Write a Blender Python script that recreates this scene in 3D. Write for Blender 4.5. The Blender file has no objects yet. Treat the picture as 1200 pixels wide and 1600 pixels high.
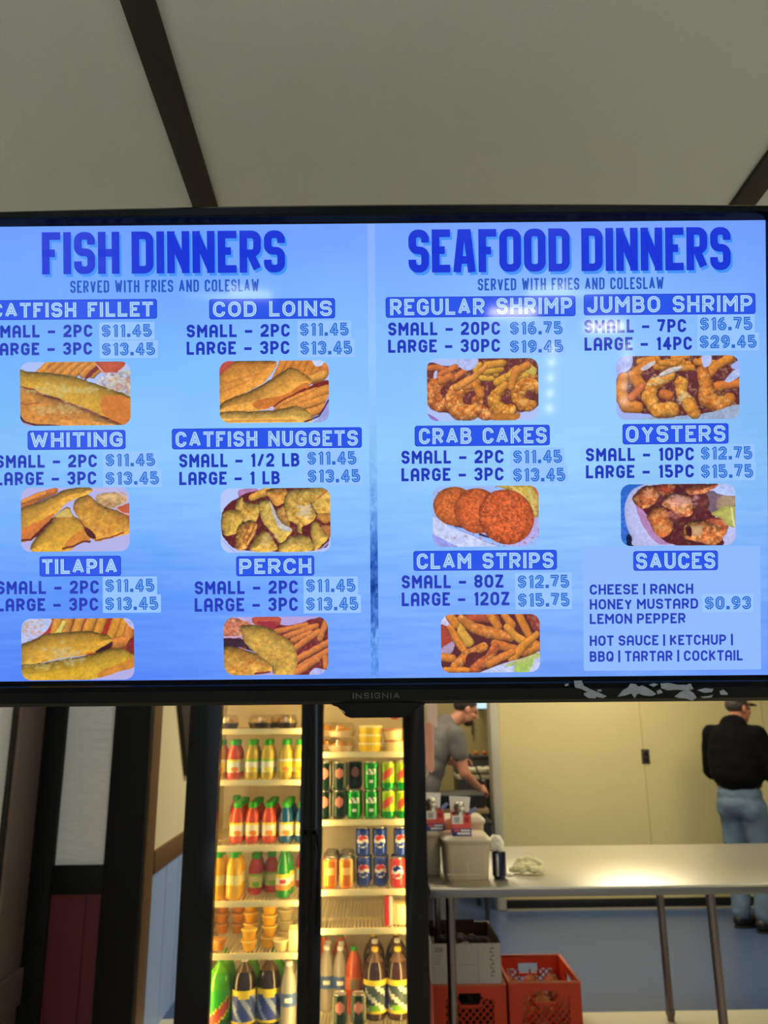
import bpy, bmesh, math, random
import numpy as np
from mathutils import Vector, Matrix, noise as mnoise

random.seed(7)
scene = bpy.context.scene
COL = scene.collection
PI = math.pi

# ------------------------------------------------------------------ camera, light, exposure
PITCH, YAW, ROLL = math.radians(14.5), math.radians(1.1), math.radians(0.5)
CAM = Vector((0.0, 0.0, 1.65))
FPX = 1200.0
FWD = Vector((math.sin(YAW) * math.cos(PITCH), math.cos(YAW) * math.cos(PITCH), math.sin(PITCH)))
R0 = Vector((math.cos(YAW), -math.sin(YAW), 0.0))
U0 = R0.cross(FWD)
RGT = R0 * math.cos(ROLL) - U0 * math.sin(ROLL)
UPV = U0 * math.cos(ROLL) + R0 * math.sin(ROLL)

cd = bpy.data.cameras.new('camera')
cd.sensor_fit = 'VERTICAL'
cd.sensor_height = 36.0
cd.sensor_width = 27.0
cd.lens = 36.0 * FPX / 1600.0
cd.clip_start = 0.05
cd.dof.use_dof = True
cd.dof.focus_distance = 1.09
cd.dof.aperture_fstop = 6.4
cam = bpy.data.objects.new('camera', cd)
COL.objects.link(cam)
M = Matrix((RGT, UPV, -FWD)).transposed().to_4x4()
M.translation = CAM
cam.matrix_world = M
scene.camera = cam

scene.view_settings.view_transform = 'Standard'
scene.view_settings.look = 'None'
scene.view_settings.gamma = 1.0
scene.view_settings.use_curve_mapping = False
scene.view_settings.exposure = 0.0

world = bpy.data.worlds.new('world')
scene.world = world
world.use_nodes = True
bgn = world.node_tree.nodes['Background']
bgn.inputs[0].default_value = (0.55, 0.6, 0.7, 1)
bgn.inputs[1].default_value = 0.05

LIGHT_KITCHEN = 13.0      # strength of the kitchen ceiling fixtures
LIGHT_FRONT = 13.5        # strength of the hanging lamps added to brighten the dining side
LIGHT_COOLER = 35.0      # strength of the cooler tubes


def at(px, py, Y):
    """world point seen at photo pixel (px,py) on the vertical plane y = Y"""
    d = RGT * ((px - 600.0) / FPX) - UPV * ((py - 800.0) / FPX) + FWD
    return CAM + d * (Y / d.y)


def atx(px, py, X):
    d = RGT * ((px - 600.0) / FPX) - UPV * ((py - 800.0) / FPX) + FWD
    return CAM + d * ((X - CAM.x) / d.x)


def atz(px, py, Z):
    d = RGT * ((px - 600.0) / FPX) - UPV * ((py - 800.0) / FPX) + FWD
    return CAM + d * ((Z - CAM.z) / d.z)


# ------------------------------------------------------------------ helpers
def lin(c):
    c = c / 255.0
    return c / 12.92 if c <= 0.04045 else ((c + 0.055) / 1.055) ** 2.4


def rgb(r, g, b):
    return (lin(r), lin(g), lin(b), 1.0)


MATS = {}


def mat(name, col, rough=0.5, metal=0.0, vary=0.0, scale=20.0, bump=0.0, spec=0.5, stretch=None, aniso=0.0, coat=0.0):
    """procedural principled material; col is sRGB 0-255"""
    if name in MATS:
        return MATS[name]
    m = bpy.data.materials.new(name)
    m.use_nodes = True
    nt = m.node_tree
    b = nt.nodes['Principled BSDF']
    c = rgb(*col)
    b.inputs['Base Color'].default_value = c
    b.inputs['Roughness'].default_value = rough
    b.inputs['Metallic'].default_value = metal
    b.inputs['Specular IOR Level'].default_value = spec
    if coat:
        b.inputs['Coat Weight'].default_value = coat
        b.inputs['Coat Roughness'].default_value = 0.08
    if aniso:
        b.inputs['Anisotropic'].default_value = aniso
    if vary or bump:
        tc = nt.nodes.new('ShaderNodeTexCoord')
        mp = nt.nodes.new('ShaderNodeMapping')
        if stretch:
            mp.inputs['Scale'].default_value = stretch
        nz = nt.nodes.new('ShaderNodeTexNoise')
        nz.inputs['Scale'].default_value = scale
        nz.inputs['Detail'].default_value = 5.0
        nt.links.new(tc.outputs['Object'], mp.inputs['Vector'])
        nt.links.new(mp.outputs['Vector'], nz.inputs['Vector'])
        if vary:
            mx = nt.nodes.new('ShaderNodeMix')
            mx.data_type = 'RGBA'
            mx.inputs['A'].default_value = tuple(max(0, v * (1 - vary)) for v in c[:3]) + (1,)
            mx.inputs['B'].default_value = tuple(min(1, v * (1 + vary)) for v in c[:3]) + (1,)
            nt.links.new(nz.outputs['Fac'], mx.inputs['Factor'])
            nt.links.new(mx.outputs['Result'], b.inputs['Base Color'])
        if bump:
            bp = nt.nodes.new('ShaderNodeBump')
            bp.inputs['Strength'].default_value = bump
            bp.inputs['Distance'].default_value = 0.01
            nt.links.new(nz.outputs['Fac'], bp.inputs['Height'])
            nt.links.new(bp.outputs['Normal'], b.inputs['Normal'])
    MATS[name] = m
    return m


def emat(name, col, strength=1.0):
    """a lit pixel of a screen or a lamp"""
    if name in MATS:
        return MATS[name]
    m = bpy.data.materials.new(name)
    m.use_nodes = True
    b = m.node_tree.nodes['Principled BSDF']
    b.inputs['Base Color'].default_value = (0.004, 0.004, 0.005, 1)
    b.inputs['Roughness'].default_value = 0.06
    b.inputs['Specular IOR Level'].default_value = 0.35
    b.inputs['Emission Color'].default_value = rgb(*col)
    b.inputs['Emission Strength'].default_value = strength
    MATS[name] = m
    return m


def vcol_screen_mat(name):
    m = bpy.data.materials.new(name)
    m.use_nodes = True
    nt = m.node_tree
    b = nt.nodes['Principled BSDF']
    b.inputs['Base Color'].default_value = (0.004, 0.004, 0.005, 1)
    b.inputs['Roughness'].default_value = 0.06
    b.inputs['Specular IOR Level'].default_value = 0.35
    a = nt.nodes.new('ShaderNodeVertexColor')
    a.layer_name = 'Col'
    nt.links.new(a.outputs['Color'], b.inputs['Emission Color'])
    b.inputs['Emission Strength'].default_value = 1.0
    return m


def clear_mat(name, tint=(235, 240, 240), gloss=0.08, rough=0.03):
    """thin clear sheet: lets light straight through with a little gloss"""
    if name in MATS:
        return MATS[name]
    m = bpy.data.materials.new(name)
    m.use_nodes = True
    nt = m.node_tree
    for n in list(nt.nodes):
        if n.type != 'OUTPUT_MATERIAL':
            nt.nodes.remove(n)
    out = [n for n in nt.nodes if n.type == 'OUTPUT_MATERIAL'][0]
    t = nt.nodes.new('ShaderNodeBsdfTransparent')
    t.inputs[0].default_value = rgb(*tint)
    g = nt.nodes.new('ShaderNodeBsdfGlossy')
    g.inputs['Roughness'].default_value = rough
    mx = nt.nodes.new('ShaderNodeMixShader')
    mx.inputs[0].default_value = gloss
    nt.links.new(t.outputs[0], mx.inputs[1])
    nt.links.new(g.outputs[0], mx.inputs[2])
    nt.links.new(mx.outputs[0], out.inputs[0])
    MATS[name] = m
    return m


class MB:
    """collects faces and builds ONE mesh object"""

    def __init__(self):
        self.v, self.f, self.m = [], [], []

    def add(self, verts, faces, mi=0):
        o = len(self.v)
        self.v.extend([tuple(p) for p in verts])
        for i, f in enumerate(faces):
            self.f.append(tuple(o + k for k in f))
            self.m.append(mi[i] if isinstance(mi, (list, tuple)) else mi)
        return self

    def box(self, a, b, mi=0, mtx=None):
        x0, y0, z0 = a
        x1, y1, z1 = b
        vs = [(x0, y0, z0), (x1, y0, z0), (x1, y1, z0), (x0, y1, z0), (x0, y0, z1), (x1, y0, z1), (x1, y1, z1), (x0, y1, z1)]
        if mtx is not None:
            vs = [mtx @ Vector(p) for p in vs]
        return self.add(vs, [(3, 2, 1, 0), (4, 5, 6, 7), (0, 1, 5, 4), (1, 2, 6, 5), (2, 3, 7, 6), (3, 0, 4, 7)], mi)

    def tube(self, p0, p1, r0, r1=None, n=12, mi=0, caps=True):
        r1 = r0 if r1 is None else r1
        p0, p1 = Vector(p0), Vector(p1)
        d = (p1 - p0).normalized()
        a = d.orthogonal().normalized()
        b = d.cross(a)
        vs = []
        for p, r in ((p0, r0), (p1, r1)):
            for k in range(n):
                t = 2 * PI * k / n
                vs.append(p + a * (r * math.cos(t)) + b * (r * math.sin(t)))
        fs = [(k, (k + 1) % n, n + (k + 1) % n, n + k) for k in range(n)]
        if caps:
            fs += [tuple(range(n - 1, -1, -1)), tuple(range(n, 2 * n))]
        return self.add(vs, fs, mi)

    def lathe(self, prof, n=24, c=(0, 0, 0), mf=None, mi=0, cap=True):
        """prof: (r, z) from the bottom up; mf(theta, z) -> material index (theta 0 faces -Y)"""
        vs, fs, ms = [], [], []
        for r, z in prof:
            for k in range(n):
                t = 2 * PI * k / n
                vs.append((c[0] + r * math.sin(t), c[1] - r * math.cos(t), c[2] + z))
        for i in range(len(prof) - 1):
            for k in range(n):
                fs.append((i * n + k, i * n + (k + 1) % n, (i + 1) * n + (k + 1) % n, (i + 1) * n + k))
                if mf:
                    t = (2 * PI * (k + .5) / n + PI) % (2 * PI) - PI
                    ms.append(mf(t, (prof[i][1] + prof[i + 1][1]) / 2))
                else:
                    ms.append(mi)
        if cap:
            if prof[0][0] > 1e-5:
                fs.append(tuple(range(n - 1, -1, -1)))
                ms.append(mf(PI, prof[0][1]) if mf else mi)
            if prof[-1][0] > 1e-5:
                o = (len(prof) - 1) * n
                fs.append(tuple(range(o, o + n)))
                ms.append(mf(PI, prof[-1][1]) if mf else mi)
        return self.add(vs, fs, ms)

    def build(self, name, mats, parent=None, smooth=None, bevel=0.0, segs=2):
        me = bpy.data.meshes.new(name)
        me.from_pydata(self.v, [], self.f)
        if not isinstance(mats, (list, tuple)):
            mats = [mats]
        for m in mats:
            me.materials.append(m)
        me.polygons.foreach_set('material_index', self.m)
        if bevel:
            bm = bmesh.new()
            bm.from_mesh(me)
            bmesh.ops.remove_doubles(bm, verts=bm.verts, dist=1e-6)
            es = [e for e in bm.edges if len(e.link_faces) == 2 and e.calc_face_angle(0) > 0.6]
            bmesh.ops.bevel(bm, geom=es, offset=bevel, segments=segs, profile=0.5, affect='EDGES', clamp_overlap=True)
            bm.to_mesh(me)
            bm.free()
            smooth = 40 if smooth is None else smooth
        if smooth is not None:
            me.polygons.foreach_set('use_smooth', [True] * len(me.polygons))
            me.set_sharp_from_angle(angle=math.radians(smooth))
        me.update()
        o = bpy.data.objects.new(name, me)
        COL.objects.link(o)
        if parent is not None:
            o.parent = parent
        return o


def tag(o, label=None, cat=None, group=None, kind=None):
    if label:
        o['label'] = label
    if cat:
        o['category'] = cat
    if group:
        o['group'] = group
    if kind:
        o['kind'] = kind
    return o


def thing(name, label, cat, loc=(0, 0, 0), rotz=0.0, group=None):
    o = bpy.data.objects.new(name, None)
    COL.objects.link(o)
    o.empty_display_size = 0.05
    o.location = loc
    o.rotation_euler = (0, 0, rotz)
    return tag(o, label, cat, group)


def dup(root, loc, rotz, label, group=None):
    r = root.copy()
    COL.objects.link(r)
    r.location = loc
    r.rotation_euler = (0, 0, rotz)
    r['label'] = label
    if group:
        r['group'] = group
    for ch in list(root.children):
        c = ch.copy()
        COL.objects.link(c)
        c.parent = r
        for g in ch.children:
            d = g.copy()
            COL.objects.link(d)
            d.parent = c
    return r


PROTO = {}


def place(key, builder, loc, label, group=None, rotz=0.0):
    """first time builds the thing, then copies it"""
    if key not in PROTO:
        r = builder()
        PROTO[key] = r
        r.location = loc
        r.rotation_euler = (0, 0, rotz)
        r['label'] = label
        if group:
            r['group'] = group
        return r
    return dup(PROTO[key], loc, rotz, label, group)


def struct(o):
    o['kind'] = 'structure'
    return o


ORD = ['first', 'second', 'third', 'fourth', 'fifth', 'sixth', 'seventh', 'eighth']

# ------------------------------------------------------------------ room shell
CEIL = 2.76
XL = -1.76            # near part of the left wall
XS = at(228, 1335, 4.35).x    # recessed left wall beside the cooler
YT = 4.3              # timbered wall that faces the room
YW = 7.15              # cream kitchen wall
XR = 4.3
YF = 4.86             # where the blue kitchen floor begins

m_ceil = mat('ceiling_panel_paint', (200, 207, 210), 0.75, vary=0.05, scale=180, bump=0.06)
m_strip = mat('black_ceiling_strip_paint', (24, 22, 21), 0.6)
m_black = mat('black_stained_timber', (8, 8, 11), 0.6, spec=.25, vary=0.3, scale=30, stretch=(6, 6, 0.5))
m_brown = mat('brown_stained_timber', (128, 106, 92), 0.55, vary=0.35, scale=24, stretch=(8, 8, 0.7), bump=0.15)
m_umber = mat('warm_brown_rail_timber', (120, 88, 52), 0.5, vary=0.25, scale=20, stretch=(1, 8, 8), bump=0.1)
m_dkbrown = mat('dark_brown_timber', (34, 28, 22), 0.6, vary=0.3, scale=20)
m_plaster = mat('off_white_rough_plaster', (240, 238, 230), 0.85, vary=0.05, scale=8, bump=0.9, stretch=(1, 1, 4))
m_cream = mat('cream_wall_paint', (246, 232, 190), 0.7, vary=0.03, scale=6, bump=0.05)
m_plank = mat('blue_grey_plank_paint', (160, 190, 246), 0.5, vary=0.06, scale=8, stretch=(6, 6, 0.6))
m_red = mat('dark_red_plank_paint', (92, 18, 30), 0.5, vary=0.15, scale=12, stretch=(6, 6, 0.6))
m_kwall = mat('pale_cream_kitchen_panel', (214, 202, 146), 0.55, vary=0.03, scale=3)
m_kwall2 = mat('tan_kitchen_wall_paint', (196, 178, 122), 0.65, vary=0.05, scale=4)
m_base = mat('black_rubber_base', (12, 12, 14), 0.4)
m_blue = mat('blue_kitchen_floor_paint', (76, 96, 138), 0.24, vary=0.06, scale=9, bump=0.03)
m_light = mat('pale_front_floor_tile', (226, 218, 190), 0.4, vary=0.05, scale=5)
m_gwall = mat('grey_dining_wall_paint', (150, 150, 146), 0.8, vary=0.04, scale=5)
m_metal = mat('white_door_jamb_paint', (196, 192, 176), 0.35)

f1 = MB().box((XL - .1, -4.5, -.1), (XR + .1, YF, 0)).build('floor', m_light)
struct(f1)
f2 = MB().box((XL - .1, YF, -.1), (XR + .1, 9.7, 0.0)).build('floor_kitchen', m_blue)
struct(f2)
c1 = MB().box((XL - .1, -4.5, CEIL), (XR + .1, 9.7, CEIL + .1)).build('ceiling', m_ceil)
struct(c1)
xs1 = atz(323, 325, CEIL).x
xs2 = atz(1153, 325, CEIL).x
pitch_x = xs2 - xs1
n = 1
for k in range(-1, 4):
    x = xs1 + k * pitch_x
    if x > XR or x < XL:
        continue
    s = MB().box((x - .028, -4.5, CEIL - .012), (x + .028, 9.6, CEIL)).build('trim_%d' % n, m_strip, bevel=.003)
    struct(s)
    n += 1
# side walls, back wall behind the viewer
struct(MB().box((XL - .1, -4.5, 0), (XL, YT, CEIL)).build('wall_left', m_plaster))
struct(MB().box((XR, -4.5, 0), (XR + .1, 9.7, CEIL)).build('wall_right', m_gwall))
struct(MB().box((XL - .1, -4.6, 0), (XR + .1, -4.5, CEIL)).build('wall_behind', m_gwall))
struct(MB().box((XL - .1, 9.6, 0), (XR + .1, 9.7, CEIL)).build('wall_far', m_kwall2))

# timbered wall facing the room (left of the cooler)
struct(MB().box((XL - .1, YT, 0), (XS, YT + .1, CEIL)).build('wall_timbered', m_plaster))


def xp(px, py=1350, Y=YT - .03):
    return at(px, py, Y).x


zr1 = at(120, 1352, YT - .02).z
zr0 = at(120, 1397, YT - .02).z
struct(MB().box((XL, YT - .04, 0), (xp(83), YT, CEIL)).build('trim_post_a', m_black, bevel=.003))
struct(MB().box((xp(162.5), YT - .04, 0), (XS + .004, YT, CEIL)).build('trim_post_b', m_black, bevel=.003))
struct(MB().box((xp(83), YT - .03, zr0), (xp(162.5), YT, zr1)).build('trim_rail_front', m_black, bevel=.003))
xa, xb = xp(83), xp(162.5)
g = xa + (xb - xa) * .70
pl = MB()
pl.box((xa, YT - .014, 0), (g - .006, YT, zr0))
pl.box((g + .006, YT - .014, 0), (xb, YT, zr0))
pl.box((g - .006, YT - .006, 0), (g + .006, YT, zr0))
struct(pl.build('trim_red_planks', m_red))
# near left wall: brown boards and rail
y_b = at(27, 1100, YT).length
d27 = RGT * ((27 - 600.0) / FPX) - UPV * ((1100 - 800.0) / FPX) + FWD
yb = d27.y * (XL + .03) / d27.x + .06
struct(MB().box((XL, yb, 0), (XL + .03, YT - .04, CEIL)).build('trim_left_board', m_brown, bevel=.003))
struct(MB().box((XL, yb - .035, 0), (XL + .018, yb, CEIL)).build('trim_left_edge', m_dkbrown, bevel=.003))
zl = at(24, 1512, YT - .05).z
struct(MB().box((XL, -4.4, zl - .16), (XL + .05, YT - .045, zl)).build('trim_left_rail', m_brown, bevel=.004))
# recessed wall running back beside the cooler
struct(MB().box((XS - .1, YT + .1, 0), (XS, 9.6, CEIL)).build('wall_left_rear', m_cream))
zr = atx(228, 1340, XS + .02).z
struct(MB().box((XS, YT + .01, 0), (XS + .012, 4.47, CEIL)).build('trim_corner_board', m_umber, bevel=.003))
struct(MB().box((XS, 4.47, zr - .115), (XS + .02, 9.5, zr)).build('trim_side_rail', m_umber, bevel=.003))
pk = MB()
for k in range(40):
    y0 = 4.47 + k * .3
    if y0 > 9.4:
        break
    pk.box((XS, y0 + .004, 0), (XS + .010, y0 + .296, zr - .115))
    pk.box((XS, y0 - .004, 0), (XS + .003, y0 + .004, zr - .115), 1)
struct(pk.build('trim_blue_planks', [m_plank, m_base]))
# slanting dark timber high on the recessed wall
pz1, pz0 = atx(279, 1095, XS + .03), atx(295, 1212, XS + .03)
br = MB()
br.add([(XS, pz1.y, pz1.z + .1), (XS, pz0.y, pz0.z), (XS, pz0.y + .12, pz0.z), (XS, pz0.y + .12, pz1.z + .1),
        (XS + .03, pz1.y, pz1.z + .1), (XS + .03, pz0.y, pz0.z), (XS + .03, pz0.y + .12, pz0.z), (XS + .03, pz0.y + .12, pz1.z + .1)],
       [(3, 2, 1, 0), (4, 5, 6, 7), (0, 1, 5, 4), (1, 2, 6, 5), (2, 3, 7, 6), (3, 0, 4, 7)])
struct(br.build('trim_slanting_timber', m_dkbrown))

# kitchen wall of cream panels, with jamb, seams, base and socket
XJ = at(775, 1250, YW).x
xw0 = at(784, 1250, YW).x
struct(MB().box((xw0 - .01, YW, 0), (XR, YW + .12, CEIL)).build('wall_kitchen', m_kwall))
jb = MB()
jb.box((at(770, 1250, YW).x, YW - .03, 0), (xw0, YW + .15, CEIL))
struct(jb.build('trim_jamb', m_metal, bevel=.012))
for px in (1003, 1195):
    xx = at(px, 1150, YW).x
    struct(MB().box((xx - .004, YW - .003, 0), (xx + .004, YW, CEIL)).build('trim_panel_seam', mat('pale_panel_seam', (190, 178, 126), .6)))
zb = at(900, 1404, YW).z
bb = MB().box((at(784, 1410, YW).x, YW - .025, .012), (XR, YW, zb))
struct(bb.build('baseboard_kitchen', m_base, bevel=.006))
struct(MB().box((at(790, 1425, YW).x, YW - .035, 0), (XR, YW - .004, .014)).build('baseboard_painted_reflection', mat('floor_reflection_paint', (170, 164, 150), .4)))  # pale strip painting the bright reflection along the foot of the base
# ------------------------------------------------------------------ kitchen lights, and unseen lamps added for brightness
m_fix = mat('white_fixture_frame', (225, 225, 222), .4)


def ceiling_light(x, y, w, l, strength, col, label, grp):
    key = ('lamp', round(strength, 2), col)
    e = emat('lamp_diffuser_%d_%d' % (int(strength * 10), col[2]), col, strength)
    t = thing('ceiling_light', label, 'ceiling light', (x, y, CEIL), 0, grp)
    fr = MB()
    fr.box((-w / 2 - .03, -l / 2 - .03, -.05), (w / 2 + .03, -l / 2, 0))
    fr.box((-w / 2 - .03, l / 2, -.05), (w / 2 + .03, l / 2 + .03, 0))
    fr.box((-w / 2 - .03, -l / 2, -.05), (-w / 2, l / 2, 0))
    fr.box((w / 2, -l / 2, -.05), (w / 2 + .03, l / 2, 0))
    fr.build('frame', m_fix, t)
    MB().box((-w / 2, -l / 2, -.045), (w / 2, l / 2, -.03)).build('diffuser', e, t)
    return t


WARM = (255, 240, 205)
NEUT = (232, 244, 255)
ceiling_light(2.0, 6.15, .6, 1.2, LIGHT_KITCHEN, WARM, 'fluorescent panel lamp over the cream kitchen wall and steel table', 'kitchen ceiling lamps')
ceiling_light(.1, 5.6, .6, 1.2, LIGHT_KITCHEN, WARM, 'fluorescent panel lamp over the passage behind the drinks cooler', 'kitchen ceiling lamps')
ceiling_light(.9, 8.5, .6, .9, LIGHT_KITCHEN * .7, WARM, 'fluorescent panel lamp over the far preparation room', 'kitchen ceiling lamps')
ceiling_light(1.3, 2.75, .6, 1.2, LIGHT_KITCHEN * .55, WARM, 'added panel lamp brightening the serving side of the steel table', 'kitchen ceiling lamps')  # unseen panel added to brighten the table front, cartons and crates
ceiling_light(-.75, 3.0, .5, .9, LIGHT_KITCHEN * .34, NEUT, 'added panel lamp brightening the timbered wall left of the drinks cooler', 'added ceiling lamps of the dining side')  # extra panel out of view, added to lift the plaster and left wall
ceiling_light(2.9, 4.35, .6, 1.2, LIGHT_KITCHEN, WARM, 'fluorescent panel lamp over the right end of the steel table', 'kitchen ceiling lamps')


def pendant(x, y, l, strength, label, grp):  # invented lamps out of view, glowing upwards to brighten the ceiling
    e = emat('added_diffuser', NEUT, strength)
    t = thing('added_pendant', label, 'added lamp', (x, y, CEIL), 0, grp)
    MB().box((-.14, -l / 2, -.47), (.14, l / 2, -.43)).build('diffuser', e, t)
    for s in (-1, 1):
        MB().box((-.15, s * (l / 2 + .01) - .01, -.475), (.15, s * (l / 2 + .01) + .01, -.425)).build('end_cap', m_fix, t)
        MB().tube((0, s * (l / 2 + .01), -.43), (0, s * (l / 2 + .01), 0), .003, n=8).build('hanging_wire', m_fix, t)
    return t


pendant(-.9, -2.3, 1.3, LIGHT_FRONT, 'added hanging lamp brightening the dining side, on the left', 'added hanging lamps of the dining side')
pendant(1.0, -2.3, 1.3, LIGHT_FRONT, 'added hanging lamp brightening the dining side, in the middle', 'added hanging lamps of the dining side')
pendant(3.0, -1.6, 1.3, LIGHT_FRONT, 'added hanging lamp brightening the dining side, on the right', 'added hanging lamps of the dining side')

# ------------------------------------------------------------------ the menu television
S = 1.107 / 1223.0
TVD = FPX * S
TVC = CAM + FWD * TVD
tv = thing('menu_television', 'black flat menu television hanging across the middle, showing fish and seafood dinners', 'television')
MT = Matrix((R0, Vector((FWD.x, FWD.y, FWD.z)), U0)).transposed().to_4x4()
MT.translation = TVC
tv.matrix_world = MT


def uv(px, py):
    dx, dy = px - 600.0, py - 800.0
    return dx * math.cos(ROLL) - dy * math.sin(ROLL), dx * math.sin(ROLL) + dy * math.cos(ROLL)


def L(u, v, dep=0.0):
    """screen pixel (u right, v down from the centre) -> television coordinates; dep towards the viewer"""
    return (u * S, -dep, -v * S)


SU0, SU1, SV0, SV1 = -626.0, 597.5, -449.0, 258.5
BU0, BU1, BV0, BV1 = -643.0, 614.0, -474.0, 296.0
m_bez = mat('glossy_black_bezel', (4, 4, 8), .22, spec=.16)
m_bezin = mat('satin_black_inner_bezel', (6, 6, 9), .3)
m_tvback = mat('matt_black_tv_back', (14, 14, 15), .6)


def arch(u):
    c = (BU0 + BU1) / 2
    return BV0 + 7.0 * ((u - c) / 628.0) ** 2


bz = MB()
NA = 40
rings = [(0.0, .0), (0.0, .014), (.18, .020), (.62, .020), (.80, .015), (.84, .010), (1.0, .006), (1.0, .0)]


def ring_pts(t):
    pts = []
    for k in range(NA + 1):
        u = BU0 + (BU1 - BU0) * k / NA
        ui = SU0 + (SU1 - SU0) * k / NA
        pts.append((u + (ui - u) * t, arch(u) + (SV0 - arch(u)) * t))
    for k in range(1, 13):
        v = arch(BU1) + (BV1 - arch(BU1)) * k / 12
        vi = SV0 + (SV1 - SV0) * k / 12
        pts.append((BU1 + (SU1 - BU1) * t, v + (vi - v) * t))
    for k in range(1, NA + 1):
        u = BU1 + (BU0 - BU1) * k / NA
        ui = SU1 + (SU0 - SU1) * k / NA
        pts.append((u + (ui - u) * t, BV1 + (SV1 - BV1) * t))
    for k in range(1, 12):
        v = BV1 + (arch(BU0) - BV1) * k / 12
        vi = SV1 + (SV0 - SV1) * k / 12
        pts.append((BU0 + (SU0 - BU0) * t, v + (vi - v) * t))
    return pts


allp, NP = [], 0
for t, dep in rings:
    pts = ring_pts(t)
    NP = len(pts)
    allp += [L(u, v, dep) for u, v in pts]
fs = []
for i in range(len(rings) - 1):
    for k in range(NP):
        fs.append((i * NP + k, i * NP + (k + 1) % NP, (i + 1) * NP + (k + 1) % NP, (i + 1) * NP + k))
bz.add(allp, fs)
bez = bz.build('screen_bezel', m_bez, tv, smooth=35)
# housing behind the screen
hb = MB()
hb.box(L(BU0 + 1, BV1 - 1, -.022), L(BU1 - 1, BV0 + 7, 0))
hb.box(L(-470, 240, -.06), L(440, -330, -.022))
hb.build('back_housing', m_tvback, tv, bevel=.006)
# mount: plate and pole up to the ceiling
mt_ = MB()
mt_.box(L(-130, 110, -.085), L(110, -200, -.06))
mt_.build('mount_plate', m_tvback, tv, bevel=.003)
plm = MB()
inv = MT.inverted()
p_top = Vector((TVC.x, 1.86, CEIL - .002))
p_bot = Vector((TVC.x, 1.86, TVC.z - .06))
plm.tube(inv @ p_bot, inv @ p_top, .022, n=20)
plm.tube(inv @ Vector((p_top.x, p_top.y, CEIL - .012)), inv @ p_top, .075, n=24)
plm.tube(inv @ Vector((p_bot.x, p_bot.y, p_bot.z + .03)), L(-10, -40, -.08), .02, n=14)
plm.build('mount_pole', m_tvback, tv, smooth=40)
# sensor module under the bottom edge
a0, a1, a2, a3 = uv(520, 1099), uv(547, 1117.5), uv(634, 1116.5), uv(663, 1095)
prof = [(a0[0], 292), (a0[0], 297), (a0[0] + 9, 300), (a1[0] - 6, a1[1] - 3), (a1[0] + 2, a1[1]), (a2[0] - 2, a2[1]), (a2[0] + 6, a2[1] - 4), (a3[0] - 6, 300), (a3[0], 297), (a3[0], 292)]
ch = MB()
npf = len(prof)
ch.add([L(u, v, .016) for u, v in prof] + [L(u, v, -.012) for u, v in prof],
       [tuple(range(npf)), tuple(range(2 * npf - 1, npf - 1, -1))] + [(k, npf + k, npf + (k + 1) % npf, (k + 1) % npf) for k in range(npf)])
ch.build('sensor_module', m_bez, tv, bevel=.001)
gl = MB()  # pale sliver that paints a glint onto the sensor module
ga, gb = uv(533, 1103.5), uv(540, 1109)
gl.add([L(ga[0], ga[1] - 1.2, .0172), L(ga[0], ga[1] + 1.2, .0172), L(gb[0], gb[1] + 1.5, .0172), L(gb[0], gb[1] - 1.2, .0172)], [(0, 1, 2, 3)])
gl.build('painted_glint', mat('pale_glint', (150, 148, 140), .3), tv)

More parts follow.
